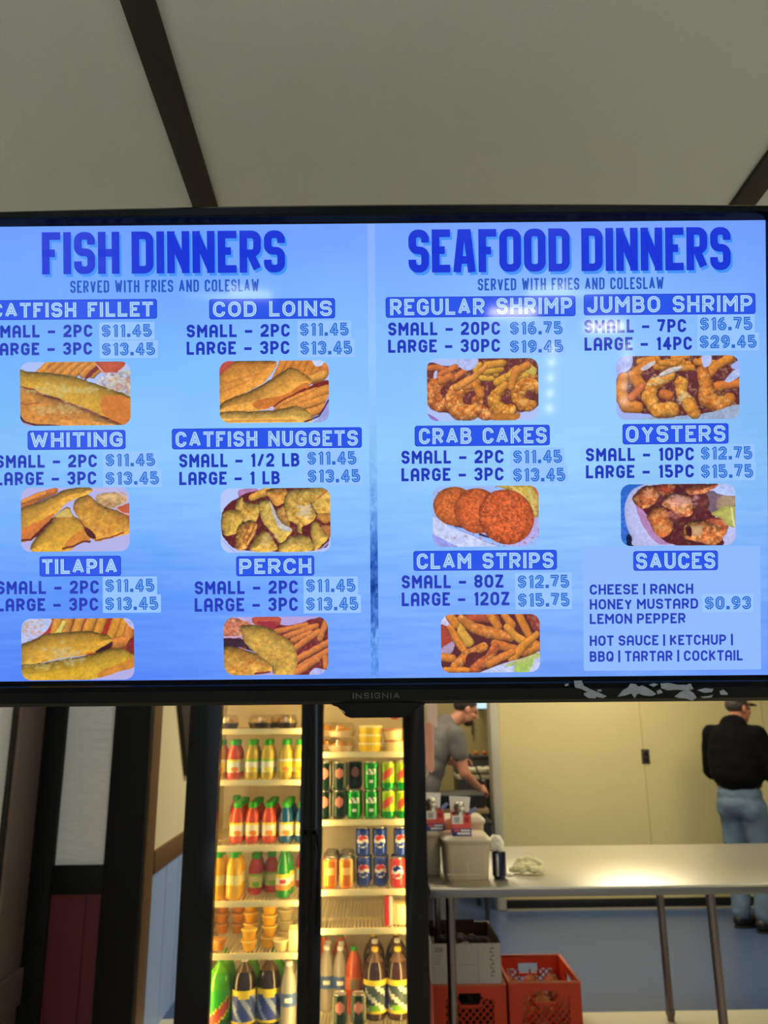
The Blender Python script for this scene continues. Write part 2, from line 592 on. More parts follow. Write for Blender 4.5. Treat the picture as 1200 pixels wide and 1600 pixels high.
# ------- stroke lettering
R_ = 1
GL = {
    'A': (.72, [([(0, 0), (.5, 1), (1, 0)], 0), ([(.17, .3), (.83, .3)], 0)]),
    'a': (.64, [([(0, 0), (0, 1, 1), (1, 1, 1), (1, 0)], 0), ([(0, .4), (1, .4)], 0)]),
    'A2': (.72, [([(0, 0), (.3, 1), (.7, 1), (1, 0)], 0), ([(.12, .24), (.88, .24)], 0)]),
    'B': (.64, [([(0, 0), (1, 0, 1), (1, .53, 1), (0, .53)], 1), ([(0, .53), (0, 1), (.93, 1, 1), (.93, .53, 1)], 1)]),
    'C': (.64, [([(1, .7), (1, 1, 1), (0, 1, 1), (0, 0, 1), (1, 0, 1), (1, .3)], 0)]),
    'D': (.66, [([(0, 0), (0, 1), (1, 1, 1), (1, 0, 1)], 1)]),
    'E': (.52, [([(1, 1), (0, 1), (0, 0), (1, 0)], 0), ([(0, .52), (.85, .52)], 0)]),
    'F': (.50, [([(1, 1), (0, 1), (0, 0)], 0), ([(0, .5), (.85, .5)], 0)]),
    'G': (.66, [([(1, .7), (1, 1, 1), (0, 1, 1), (0, 0, 1), (1, 0, 1), (1, .46), (.5, .46)], 0)]),
    'H': (.64, [([(0, 0), (0, 1)], 0), ([(1, 0), (1, 1)], 0), ([(0, .5), (1, .5)], 0)]),
    'I': (0, [([(0, 0), (0, 1)], 0)]),
    'J': (.5, [([(1, 1), (1, 0, 1), (0, 0, 1), (0, .3)], 0)]),
    'K': (.62, [([(0, 0), (0, 1)], 0), ([(1, 1), (0, .38)], 0), ([(.32, .58), (1, 0)], 0)]),
    'L': (.5, [([(0, 1), (0, 0), (1, 0)], 0)]),
    'M': (.82, [([(0, 0), (0, 1), (.5, .4), (1, 1), (1, 0)], 0)]),
    'N': (.68, [([(0, 0), (0, 1)], 0), ([(1, 0), (1, 1)], 0), ([(.02, .98), (.98, .02)], 0)]),
    'O': (.68, [([(0, 0, 1), (0, 1, 1), (1, 1, 1), (1, 0, 1)], 1)]),
    'P': (.62, [([(0, 0), (0, 1), (1, 1, 1), (1, .42, 1), (0, .42)], 0)]),
    'Q': (.68, [([(0, 0, 1), (0, 1, 1), (1, 1, 1), (1, 0, 1)], 1), ([(.55, .3), (1.0, -.06)], 0)]),
    'R': (.64, [([(0, 0), (0, 1), (1, 1, 1), (1, .45, 1), (0, .45)], 0), ([(.5, .45), (1, 0)], 0)]),
    'S': (.62, [([(1, .74), (1, 1, 1), (0, 1, 1), (0, .52, 1), (1, .52, 1), (1, 0, 1), (0, 0, 1), (0, .26)], 0)]),
    'T': (.6, [([(0, 1), (1, 1)], 0), ([(.5, 1), (.5, 0)], 0)]),
    'U': (.64, [([(0, 1), (0, 0, 1), (1, 0, 1), (1, 1)], 0)]),
    'V': (.68, [([(0, 1), (.5, 0), (1, 1)], 0)]),
    'W': (1.0, [([(0, 1), (.25, 0), (.5, .8), (.75, 0), (1, 1)], 0)]),
    'X': (.64, [([(0, 0), (1, 1)], 0), ([(0, 1), (1, 0)], 0)]),
    'Y': (.66, [([(0, 1), (.5, .45), (1, 1)], 0), ([(.5, .45), (.5, 0)], 0)]),
    'Z': (.6, [([(0, 1), (1, 1), (0, 0), (1, 0)], 0)]),
    '0': (.62, [([(0, 0, 1), (0, 1, 1), (1, 1, 1), (1, 0, 1)], 1)]),
    '1': (.24, [([(0, .8), (1, 1), (1, 0)], 0)]),
    '2': (.6, [([(0, .72), (0, 1, 1), (1, 1, 1), (1, .55, 1), (0, .1), (0, 0), (1, 0)], 0)]),
    '3': (.6, [([(0, .76), (0, 1, 1), (1, 1, 1), (1, .53, 1), (.35, .53)], 0), ([(.35, .53), (1, .53, 1), (1, 0, 1), (0, 0, 1), (0, .24)], 0)]),
    '4': (.64, [([(.74, 0), (.74, 1), (0, .27), (1, .27)], 0)]),
    '5': (.6, [([(.95, 1), (.04, 1), (.04, .57), (1, .57, 1), (1, 0, 1), (0, 0, 1), (0, .22)], 0)]),
    '6': (.6, [([(.94, 1), (0, 1, 1), (0, 0, 1), (1, 0, 1), (1, .56, 1), (0, .56)], 0)]),
    '7': (.58, [([(0, 1), (1, 1), (.3, 0)], 0)]),
    '8': (.62, [([(0, .52, 1), (0, 1, 1), (1, 1, 1), (1, .52, 1)], 1), ([(0, 0, 1), (0, .52, 1), (1, .52, 1), (1, 0, 1)], 1)]),
    '9': (.6, [([(.06, 0), (1, 0, 1), (1, 1, 1), (0, 1, 1), (0, .44, 1), (1, .44)], 0)]),
    '$': (.6, [([(1, .76), (1, .94, 1), (0, .94, 1), (0, .52, 1), (1, .52, 1), (1, .08, 1), (0, .08, 1), (0, .26)], 0), ([(.5, 1.14), (.5, .94)], 0), ([(.5, .08), (.5, -.16)], 0)]),
    '.': (0, [([(0, 0), (0, .03)], 0)]),
    '-': (.5, [([(0, .42), (1, .42)], 0)]),
    '|': (0, [([(0, 1.2), (0, -.2)], 0)]),
    '/': (.5, [([(0, -.05), (1, 1.05)], 0)]),
}


def fillet(pts, closed, rmax):
    n = len(pts)
    P = [Vector((p[0], p[1])) for p in pts]
    out = []
    for i in range(n):
        fl = len(pts[i]) > 2
        if not fl or (not closed and i in (0, n - 1)):
            out.append(P[i])
            continue
        a, b, c = P[(i - 1) % n], P[i], P[(i + 1) % n]

        def room(j, other):
            d = (P[j] - b).length
            lone = (not closed) and other
            return d if lone else d / 2
        ra = room((i - 1) % n, i - 1 == 0)
        rc = room((i + 1) % n, i + 1 == n - 1)
        r = min(rmax, ra, rc)
        d1, d2 = (a - b).normalized(), (c - b).normalized()
        s, e = b + d1 * r, b + d2 * r
        K = 6
        for k in range(K + 1):
            t = k / K
            th = t * PI / 2
            # quarter ellipse between s and e with corner b
            out.append(s + (b - s) * math.sin(th) + (e - b) * (1 - math.cos(th)))
    res = []
    for p in out:
        if not res or (p - res[-1]).length > 1e-6:
            res.append(p)
    return res


def ribbon(mb, pts, closed, w, depth, mi):
    n = len(pts)
    if closed and (pts[0] - pts[-1]).length < 1e-6:
        pts = pts[:-1]
        n -= 1
    if not closed and n > 2:
        for i in range(1, n - 1):
            a, b = (pts[i] - pts[i - 1]).normalized(), (pts[i + 1] - pts[i]).normalized()
            if a.dot(b) < -.15:
                # a sharp turn: two straight strokes meeting under a round joint
                ribbon(mb, pts[:i + 1], False, w, depth, mi)
                ribbon(mb, pts[i:], False, w, depth, mi)
                c = pts[i]
                mb.add([L(c.x + w / 2 * math.cos(t * PI / 6), c.y + w / 2 * math.sin(t * PI / 6), depth) for t in range(12)], [tuple(range(12))], mi)
                return
    lft, rgt = [], []
    for i in range(n):
        if closed or 0 < i < n - 1:
            d1 = (pts[i] - pts[(i - 1) % n]).normalized()
            d2 = (pts[(i + 1) % n] - pts[i]).normalized()
        elif i == 0:
            d1 = d2 = (pts[1] - pts[0]).normalized()
        else:
            d1 = d2 = (pts[-1] - pts[-2]).normalized()
        n1, n2 = Vector((-d1.y, d1.x)), Vector((-d2.y, d2.x))
        mv = (n1 + n2)
        if mv.length < 1e-4:
            mv = n1
        mv.normalize()
        dt = mv.dot(n1)
        k = 1.0 / dt if dt > .66 else (1.25 if dt > .5 else 1.0)
        lft.append(pts[i] + mv * (k * w / 2))
        rgt.append(pts[i] - mv * (k * w / 2))
    vs = [L(p.x, p.y, depth) for p in lft] + [L(p.x, p.y, depth) for p in rgt]
    m = n if closed else n - 1
    mb.add(vs, [(i, (i + 1) % n, n + (i + 1) % n, n + i) for i in range(m)], mi)


def lettering(mb, s, x0, x1, top, base, stroke, layers, gap=.16, space=.32, wide=1.0, rk=1.0, arch_a=False, flat_a=False, dx=0.0, dy=0.0):
    """letters between photo pixels x0..x1, cap height top..base; layers: [(width factor, depth, material)]"""
    H = base - top
    cx, cy = (x0 + x1) / 2, (top + base) / 2
    uc, vc = uv(cx, cy)
    W = x1 - x0
    g = [('a' if (c == 'A' and arch_a) else ('A2' if (c == 'A' and flat_a) else c)) for c in s]
    fixed, flex = 0.0, 0.0
    for i, c in enumerate(g):
        if c == ' ':
            flex += space * H
        else:
            fixed += stroke
            flex += GL[c][0] * H * wide
        if i < len(g) - 1:
            flex += gap * H
    q = (W - fixed) / flex
    x = -W / 2
    for i, c in enumerate(g):
        if c == ' ':
            x += space * H * q
        else:
            wbox = GL[c][0] * H * wide * q
            h = H - stroke
            for pts, closed in GL[c][1]:
                pp = [(uc + dx + x + stroke / 2 + p[0] * wbox, vc + dy + H / 2 - stroke / 2 - p[1] * h) + tuple(p[2:]) for p in pts]
                if c in '.':
                    pp = [(pp[0][0], pp[0][1] + stroke / 2), (pp[0][0], pp[0][1] - stroke * .55)]
                else:
                    # square ends reach the outline: straight strokes that end on the box edge get half a stroke more
                    if not closed:
                        for a, b in ((0, 1), (-1, -2)):
                            yy = pts[a][1]
                            vert = abs(pts[a][0] - pts[b][0]) < .35
                            xx = pts[a][0]
                            if vert and yy in (0, 1):
                                pp[a] = (pp[a][0], pp[a][1] + (stroke / 2 if yy == 0 else -stroke / 2)) + tuple(pp[a][2:])
                            elif (not vert) and xx in (0, 1) and abs(pts[a][1] - pts[b][1]) < .05 and wbox > 0:
                                pp[a] = (pp[a][0] + (stroke / 2 if xx == 1 else -stroke / 2), pp[a][1]) + tuple(pp[a][2:])
                fp = fillet(pp, closed, rk * H)
                for wf, dep, mi in layers:
                    if c == '.' and wf < .5:
                        continue
                    ribbon(mb, fp, closed, stroke * wf, dep, mi)
            x += wbox + stroke
        x += gap * H * q


def plate(mb, x0, x1, top, base, r, dep, mi, skew=0.0):
    uc, vc = uv((x0 + x1) / 2, (top + base) / 2)
    a, b = (x1 - x0) / 2, (base - top) / 2
    pts = []
    for cx, cy, t0 in ((a - r, -b + r, -PI / 2), (a - r, b - r, 0), (-a + r, b - r, PI / 2), (-a + r, -b + r, PI)):
        for k in range(5):
            t = t0 + PI / 2 * k / 4
            pts.append(L(uc + cx + r * math.cos(t), vc + cy + r * math.sin(t), dep))
    mb.add(pts, [tuple(range(len(pts)))], mi)


# ------- the picture on the screen: a lit field of colour
def vnoise(h, w, cell, rng, ax=1.0):
    ch_, cw = int(h / cell) + 3, int(w / (cell * ax)) + 3
    g0 = rng.random((ch_, cw))
    yy = np.arange(h) / cell
    xx = np.arange(w) / (cell * ax)
    yi, xi = yy.astype(int), xx.astype(int)
    fy, fx = (yy - yi)[:, None], (xx - xi)[None, :]
    fy = fy * fy * (3 - 2 * fy)
    fx = fx * fx * (3 - 2 * fx)
    a = g0[yi][:, xi]
    b = g0[yi][:, xi + 1]
    c = g0[yi + 1][:, xi]
    d = g0[yi + 1][:, xi + 1]
    return (a * (1 - fx) + b * fx) * (1 - fy) + (c * (1 - fx) + d * fx) * fy


def fbm(h, w, cell, rng, ax=1.0, octs=4):
    s, a, t = 0, 1.0, 0
    for _ in range(octs):
        s = s + a * vnoise(h, w, max(cell, 1.0), rng, ax)
        t += a
        a *= .55
        cell /= 2
    return s / t


def grid_mesh(name, u0, u1, v0, v1, img, dep, material, parent, keep=None):
    """flat lit picture; img rows from the top, sRGB 0-255"""
    h, w = img.shape[:2]
    us = np.linspace(u0, u1, w)
    vs = np.linspace(v0, v1, h)
    co = np.zeros((h, w, 3))
    co[..., 0] = us[None, :] * S
    co[..., 1] = -dep
    co[..., 2] = -vs[:, None] * S
    idx = np.arange(h * w).reshape(h, w)
    q = np.stack([idx[:-1, :-1], idx[1:, :-1], idx[1:, 1:], idx[:-1, 1:]], -1)
    if keep is not None:
        kk = keep[:-1, :-1] & keep[1:, :-1] & keep[1:, 1:] & keep[:-1, 1:]
        q = q[kk]
    q = q.reshape(-1, 4)
    me = bpy.data.meshes.new(name)
    me.vertices.add(h * w)
    me.vertices.foreach_set('co', co.reshape(-1))
    me.loops.add(q.size)
    me.loops.foreach_set('vertex_index', q.reshape(-1).astype(np.int32))
    me.polygons.add(len(q))
    me.polygons.foreach_set('loop_start', np.arange(0, q.size, 4, dtype=np.int32))
    me.update(calc_edges=True)
    c = np.clip(img / 255.0, 0, 1)
    c = np.where(c <= .04045, c / 12.92, ((c + .055) / 1.055) ** 2.4)
    rgba = np.ones((h * w, 4), dtype=np.float32)
    rgba[:, :3] = c.reshape(-1, 3)
    at_ = me.color_attributes.new('Col', 'FLOAT_COLOR', 'POINT')
    at_.data.foreach_set('color', rgba.reshape(-1))
    me.materials.append(material)
    o = bpy.data.objects.new(name, me)
    COL.objects.link(o)
    o.parent = parent
    return o


m_vs = vcol_screen_mat('lit_screen_picture')
rng = np.random.default_rng(5)
hh, ww = 354, 612
fy = np.linspace(0, 1, hh)[:, None]
fx = np.linspace(0, 1, ww)[None, :]


def keycols(keys, t):
    ks = [k for k, _ in keys]
    return np.stack([np.interp(t, ks, [c[i] for _, c in keys]) for i in range(3)], -1)


base_l = keycols([(0, (104, 154, 255)), (.12, (112, 168, 255)), (.3, (118, 182, 255)), (.5, (132, 194, 252)), (.66, (118, 178, 255)), (.85, (92, 148, 252)), (1, (88, 138, 252))], fy[:, 0])
base_r = keycols([(0, (118, 162, 255)), (.12, (130, 180, 255)), (.3, (146, 200, 255)), (.5, (150, 206, 250)), (.66, (142, 196, 252)), (.85, (126, 176, 252)), (1, (112, 160, 252))], fy[:, 0])
tx = np.clip((fx - .15) / .55, 0, 1)[..., None]
img = base_l[:, None, :] * (1 - tx) + base_r[:, None, :] * tx
edge = np.clip((fx - .84) / .16, 0, 1)[..., None]
img = img * (1 - edge) + (img * np.array([.90, .93, .995])) * edge
ww_ = fbm(hh, ww, 3.5, rng, 9.0, 3) - .5
low = np.clip((fy - .35) / .4, 0, 1)
img = img + (ww_ * 26 * low * np.ones_like(fx))[..., None] * np.array([1.0, .8, .25])
img = img + ((fbm(hh, ww, 70, rng, 1.6, 3) - .5) * 16)[..., None]
scr = grid_mesh('screen', SU0, SU1, SV0, SV1, img, .0045, m_vs, tv)

# divider with a strip of sea
h2, w2 = 470, 16
f2y = np.linspace(0, 1, h2)
dcol = keycols([(0, (138, 174, 255)), (.3, (150, 200, 255)), (.52, (134, 190, 248)), (.6, (120, 178, 244)), (.68, (96, 150, 228)), (.735, (40, 92, 190)), (.80, (26, 80, 170)), (.85, (44, 100, 196)), (.92, (92, 150, 232)), (1, (100, 156, 244))], f2y)
di = np.repeat(dcol[:, None, :], w2, 1)
nn = fbm(h2, w2, 5, rng, 1.2, 3) - .5
amp = np.interp(f2y, [0, .5, .6, .7, .8, .9, 1], [0, 10, 60, 90, 120, 110, 60])
di = di + (nn * amp[:, None])[..., None] * np.array([1.1, 1.0, .7])
ud0, vd0 = uv(573, 352)
ud1, vd1 = uv(595, 1057)
grid_mesh('divider_strip', ud0 + 1, ud1 - 3, SV0 + 1, SV1 - 1, di, .0047, m_vs, scr)

# --- text blocks
E_TITLE = emat('screen_royal_blue', (22, 52, 214))
E_SHADE = emat('screen_sky_shadow', (66, 146, 246))
E_SUB = emat('screen_subtitle_blue', (34, 84, 196))
E_PILL = emat('screen_pill_blue', (38, 84, 232))
E_PILLE = emat('screen_pill_edge', (28, 60, 206))
E_HEAD = emat('screen_heading_pale', (176, 216, 250))
E_HIN = emat('screen_heading_inline', (92, 148, 240))
E_BODY = emat('screen_body_blue', (30, 54, 186))
E_PR = emat('screen_price_blue', (34, 102, 206))
E_PRIN = emat('screen_price_inside', (120, 176, 248))
E_PBG = emat('screen_price_panel', (150, 196, 254))
E_SBG = emat('screen_sauce_panel', (142, 186, 254))

for s, x0, x1, t, b in (('FISH DINNERS', 68, 446, 363.5, 429), ('SEAFOOD DINNERS', 638, 1139, 358.8, 425.8)):
    mb = MB()
    lettering(mb, s, x0, x1, t, b, 12.0, [(1.0, .0049, 0)], gap=.075, space=.16, wide=.55, rk=.13, flat_a=True, dx=3.2, dy=4.2)
    lettering(mb, s, x0, x1, t, b, 12.0, [(1.0, .0052, 1)], gap=.075, space=.16, wide=.55, rk=.13, flat_a=True)
    mb.build('title_lettering', [E_SHADE, E_TITLE], scr)
for s, x0, x1, t, b in (('SERVED WITH FRIES AND COLESLAW', 112, 405.5, 439, 458), ('SERVED WITH FRIES AND COLESLAW', 746, 1035, 435.7, 454.4)):
    mb = MB()
    lettering(mb, s, x0, x1, t, b, 2.9, [(1.0, .0050, 0)], gap=.16, space=.30, wide=.6, rk=.25)
    mb.build('subtitle_lettering', [E_SUB], scr)

HEAD = [('CATFISH FILLET', -11, 241, 474, 497, -18, 247, 469.5, 500.5), ('COD LOINS', 334, 519, 472, 496, 328, 524, 468, 499.7),
        ('REGULAR SHRIMP', 609.5, 892.7, 467.5, 493, 602.5, 898, 464.5, 496.7), ('JUMBO SHRIMP', 916, 1172.8, 463.8, 489.5, 910.7, 1178, 460.5, 493),
        ('WHITING', 50, 193.5, 676, 699, 45.5, 198, 672.8, 703), ('CATFISH NUGGETS', 276, 559.5, 674, 698, 270, 565.5, 669.2, 701.4),
        ('CRAB CAKES', 654.4, 853, 668.8, 693.8, 647.7, 858, 665, 697.2), ('OYSTERS', 976, 1131, 665.6, 691, 971, 1136, 662.5, 694.3),
        ('TILAPIA', 68.5, 185, 873, 896, 64, 191, 868.5, 900), ('PERCH', 375, 487, 872.3, 896, 370, 491.5, 868.3, 899.6),
        ('CLAM STRIPS', 651, 863.7, 863.6, 888, 645.6, 869, 859.7, 890.7), ('SAUCES', 992, 1115, 863.4, 888.3, 987.7, 1119.5, 860.3, 891)]
for s, x0, x1, t, b, p0, p1, pt, pb in HEAD:
    mb = MB()
    plate(mb, p0, p1, pt, pb, 4, .0048, 0)
    plate(mb, p0 + 1.2, p1 - 1.2, pt + 1.2, pb - 1.2, 3.4, .0049, 1)
    lettering(mb, s, x0, x1, t, b, 5.0, [(1.22, .0051, 0), (1.0, .0053, 2), (.2, .0055, 3)], gap=.2, space=.5, wide=1.0, rk=.5)
    mb.build('heading_panel', [E_PILLE, E_PILL, E_HEAD, E_HIN], scr)

BODY = [('SMALL - 2PC', -13, 146.5, 509, 528.5), ('LARGE - 3PC', -12, 146, 536.5, 556),
        ('SMALL - 2PC', 293, 453.5, 508, 528), ('LARGE - 3PC', 293, 453, 534.5, 555),
        ('SMALL - 20PC', 606.4, 780.5, 504.5, 525), ('LARGE - 30PC', 606.4, 780.5, 531.4, 551.7),
        ('SMALL - 7PC', 911.8, 1070, 500.4, 521), ('LARGE - 14PC', 911.8, 1079, 527.8, 548.4),
        ('SMALL - 2PC', -4, 153.5, 711, 731), ('LARGE - 3PC', -5, 152.5, 737.5, 758),
        ('SMALL - 1/2 LB', 281.5, 468.5, 709, 730), ('LARGE - 1 LB', 281.5, 438, 737, 757.5),
        ('SMALL - 2PC', 627, 786, 704, 724.6), ('LARGE - 3PC', 627, 786, 731.3, 751.6),
        ('SMALL - 10PC', 914, 1082, 700, 720.5), ('LARGE - 15PC', 914, 1082, 726.7, 747),
        ('SMALL - 2PC', -3, 156.5, 907, 927.5), ('LARGE - 3PC', -3, 155.5, 934, 954),
        ('SMALL - 2PC', 305.5, 466, 907, 927.5), ('LARGE - 3PC', 305.5, 466, 933.5, 954.5),
        ('SMALL - 8OZ', 627.5, 785.7, 897.8, 918.4), ('LARGE - 12OZ', 627.5, 795, 924.6, 945.8)]
for s, x0, x1, t, b in BODY:
    mb = MB()
    lettering(mb, s, x0, x1, t, b, 4.3, [(1.0, .0050, 0)], gap=.2, space=.42, wide=.9, rk=.26, arch_a=True)
    mb.build('menu_lettering', [E_BODY], scr)
sb = MB()
plate(sb, 910, 1186, 853.5, 1046, 2, .0047, 0)
sb.build('sauce_panel', [E_SBG], scr)
for s, x0, x1, t, b in (('CHEESE | RANCH', 920, 1081, 912, 928), ('HONEY MUSTARD', 920, 1088.5, 935, 951), ('LEMON PEPPER', 920, 1069, 957.7, 973.7),
                        ('HOT SAUCE | KETCHUP |', 920, 1142.8, 991.3, 1007.3), ('BBQ | TARTAR | COCKTAIL', 920, 1157.8, 1015.6, 1032)):
    mb = MB()
    lettering(mb, s, x0, x1, t, b, 3.2, [(1.0, .0050, 0)], gap=.17, space=.26, wide=1.0, rk=.26, arch_a=True)
    mb.build('menu_lettering', [E_BODY], scr)
PRICE = [('$11.45', 161, 239, 508, 528), ('$13.45', 161.5, 244, 536.5, 556.5), ('$11.45', 469.5, 545, 505.7, 526), ('$13.45', 470, 550.5, 534, 555),
         ('$16.75', 796, 877.7, 503.5, 524), ('$19.45', 796, 878.7, 532.4, 552), ('$16.75', 1091.6, 1172.8, 496.7, 517.4), ('$29.45', 1091, 1179.5, 524.7, 545),
         ('$11.45', 167, 244, 709, 729), ('$13.45', 167, 250, 737, 757.5), ('$11.45', 481, 557, 705.7, 726.5), ('$13.45', 481.5, 563, 733.7, 754),
         ('$11.45', 801, 877, 703.4, 724), ('$13.45', 801, 882, 731.5, 752.5), ('$12.75', 1093, 1172.7, 698, 718.4), ('$15.75', 1093, 1174, 725.7, 747),
         ('$11.45', 166.5, 243, 904, 924.5), ('$13.45', 166.5, 249, 932, 952.5), ('$11.45', 479, 555.5, 904, 924.5), ('$13.45', 479, 560, 932.3, 953),
         ('$12.75', 808, 888, 897.8, 918.4), ('$15.75', 808.4, 888.5, 926, 947.2), ('$0.93', 1099, 1170.7, 931, 951.5)]
for s, x0, x1, t, b in PRICE:
    mb = MB()
    plate(mb, x0 - 4, x1 + 4, t - 3.5, b + 4.2, .5, .0048, 0)
    lettering(mb, s, x0, x1, t, b, 5.2, [(1.0, .0051, 1), (.24, .0053, 2)], gap=.2, space=.3, wide=1.0, rk=.34)
    mb.build('price_panel', [E_PBG, E_PR, E_PRIN], scr)

# brand lettering on the bezel
mb = MB()
lettering(mb, 'INSIGNIA', 552, 624, 1077, 1086, 1.5, [(1.0, .0206, 0)], gap=.3, space=.3, wide=1.1, rk=.3)
mb.build('brand_lettering', [mat('dark_grey_brand_paint', (66, 66, 72), .5)], tv)

# torn paper stuck to the bottom bezel
m_torn = mat('torn_grey_paper', (150, 152, 160), .9, vary=.25, scale=400)
TORN = [[(891, 1059), (903, 1058.5), (906, 1066), (917, 1072), (930, 1077), (941, 1082), (936, 1085), (924, 1083), (915, 1078), (902, 1071), (893, 1069)],
        [(906, 1077), (916, 1076), (926, 1081), (924, 1085.5), (913, 1085), (907, 1081)],
        [(927, 1072.5), (932, 1072), (934, 1074.5), (928, 1075)],
        [(958, 1083), (966, 1073), (974, 1069), (978, 1063), (986, 1064), (990, 1068), (996, 1066), (1003, 1069), (1011, 1074), (1017, 1079), (1010, 1082), (998, 1081), (989, 1078), (984, 1085), (979, 1078), (970, 1081)],
        [(1006, 1065), (1014, 1062.5), (1020, 1064), (1013, 1068)],
        [(1018, 1074), (1024, 1072), (1027, 1077), (1019, 1079)],
        [(1024, 1063), (1036, 1062), (1050, 1065), (1064, 1065), (1070, 1063), (1074, 1071), (1064, 1074), (1050, 1072), (1034, 1073), (1025, 1070)],
        [(1045, 1083), (1054, 1076), (1066, 1072), (1074, 1077), (1079, 1084), (1072, 1089), (1062, 1085.5), (1052, 1085)],
        [(1080, 1073), (1092, 1070), (1105, 1071), (1102, 1076), (1090, 1077)],
        [(1085, 1083), (1097, 1082), (1104, 1080), (1102, 1084), (1090, 1085)],
        [(1114, 1075), (1120, 1072), (1127, 1078), (1126, 1080), (1116, 1080)],
        [(877, 1064), (883, 1063), (882, 1066), (878, 1067)]]
for pts in TORN:
    mb = MB()
    a = [uv(*p) for p in pts]
    k = len(a)
    front = [L(u, v, .0212 + .0006 * random.random()) for u, v in a]
    back = [L(u, v, .0196) for u, v in a]
    mb.add(front + back, [tuple(range(k))] + [(i, k + i, k + (i + 1) % k, (i + 1) % k) for i in range(k)])
    mb.build('torn_paper', [m_torn], tv)

# lamps behind the viewer that the glossy screen mirrors


def mirrored(px, py, Y):
    d = RGT * ((px - 600.0) / FPX) - UPV * ((py - 800.0) / FPX) + FWD
    p = CAM + d * TVD
    r = d - FWD * (2 * d.dot(FWD))
    return p + r * ((Y - p.y) / r.y)


m_wire = mat('black_cord', (16, 16, 16), .5)
e_bulb = emat('small_bulb_glow', (255, 250, 240), 42.0)
e_shade = emat('lamp_shade_glow', (255, 250, 244), 40.0)
for nm, px, ys in (('left', 862, (545, 566, 590, 614, 638)), ('right', 980, (541, 560, 581, 603, 626))):
    a = mirrored(px, ys[0], -3.6)
    t = thing('string_light', 'string of small bulbs behind the viewer, glinting %s' % ('below the regular shrimp price' if nm == 'left' else 'on the jumbo shrimp picture'), 'string light', (a.x, -3.6, a.z), 0, 'bulb strings behind the viewer')
    MB().tube((0, 0, CEIL - a.z), (0, 0, mirrored(px, ys[-1], -3.6).z - a.z), .003, n=8).build('cord', m_wire, t)
    for y in ys:
        q = mirrored(px, y, -3.6)
        MB().lathe([(0, -.024), (.012, -.020), (.017, -.008), (.015, .008), (.007, .02), (0, .022)], 14, c=(0, 0, q.z - a.z), cap=False).build('bulb', e_bulb, t, smooth=60)
for nm, px, py, hw, hh_ in (('first', 801, 488, 36, 5), ('second', 945, 511, 28, 6)):
    a = mirrored(px, py, -3.6)
    b = mirrored(px + hw, py, -3.6)
    c = mirrored(px, py + hh_, -3.6)
    w, h = abs(b.x - a.x), abs(a.z - c.z)
    t = thing('tube_lamp', 'short glowing tube lamp hanging behind the viewer, mirrored %s' % ('in the regular shrimp heading' if nm == 'first' else 'over the jumbo shrimp small size line'), 'lamp', (a.x, -3.6, a.z), 0, 'tube lamps behind the viewer')
    MB().tube((-w, 0, 0), (w, 0, 0), h, n=16).build('lamp_tube', e_shade, t, smooth=40)
    for s in (-1, 1):
        MB().tube((s * w * .9, 0, h * .8), (s * w * .9, 0, CEIL - a.z), .003, n=8).build('hanging_cord', m_wire, t)
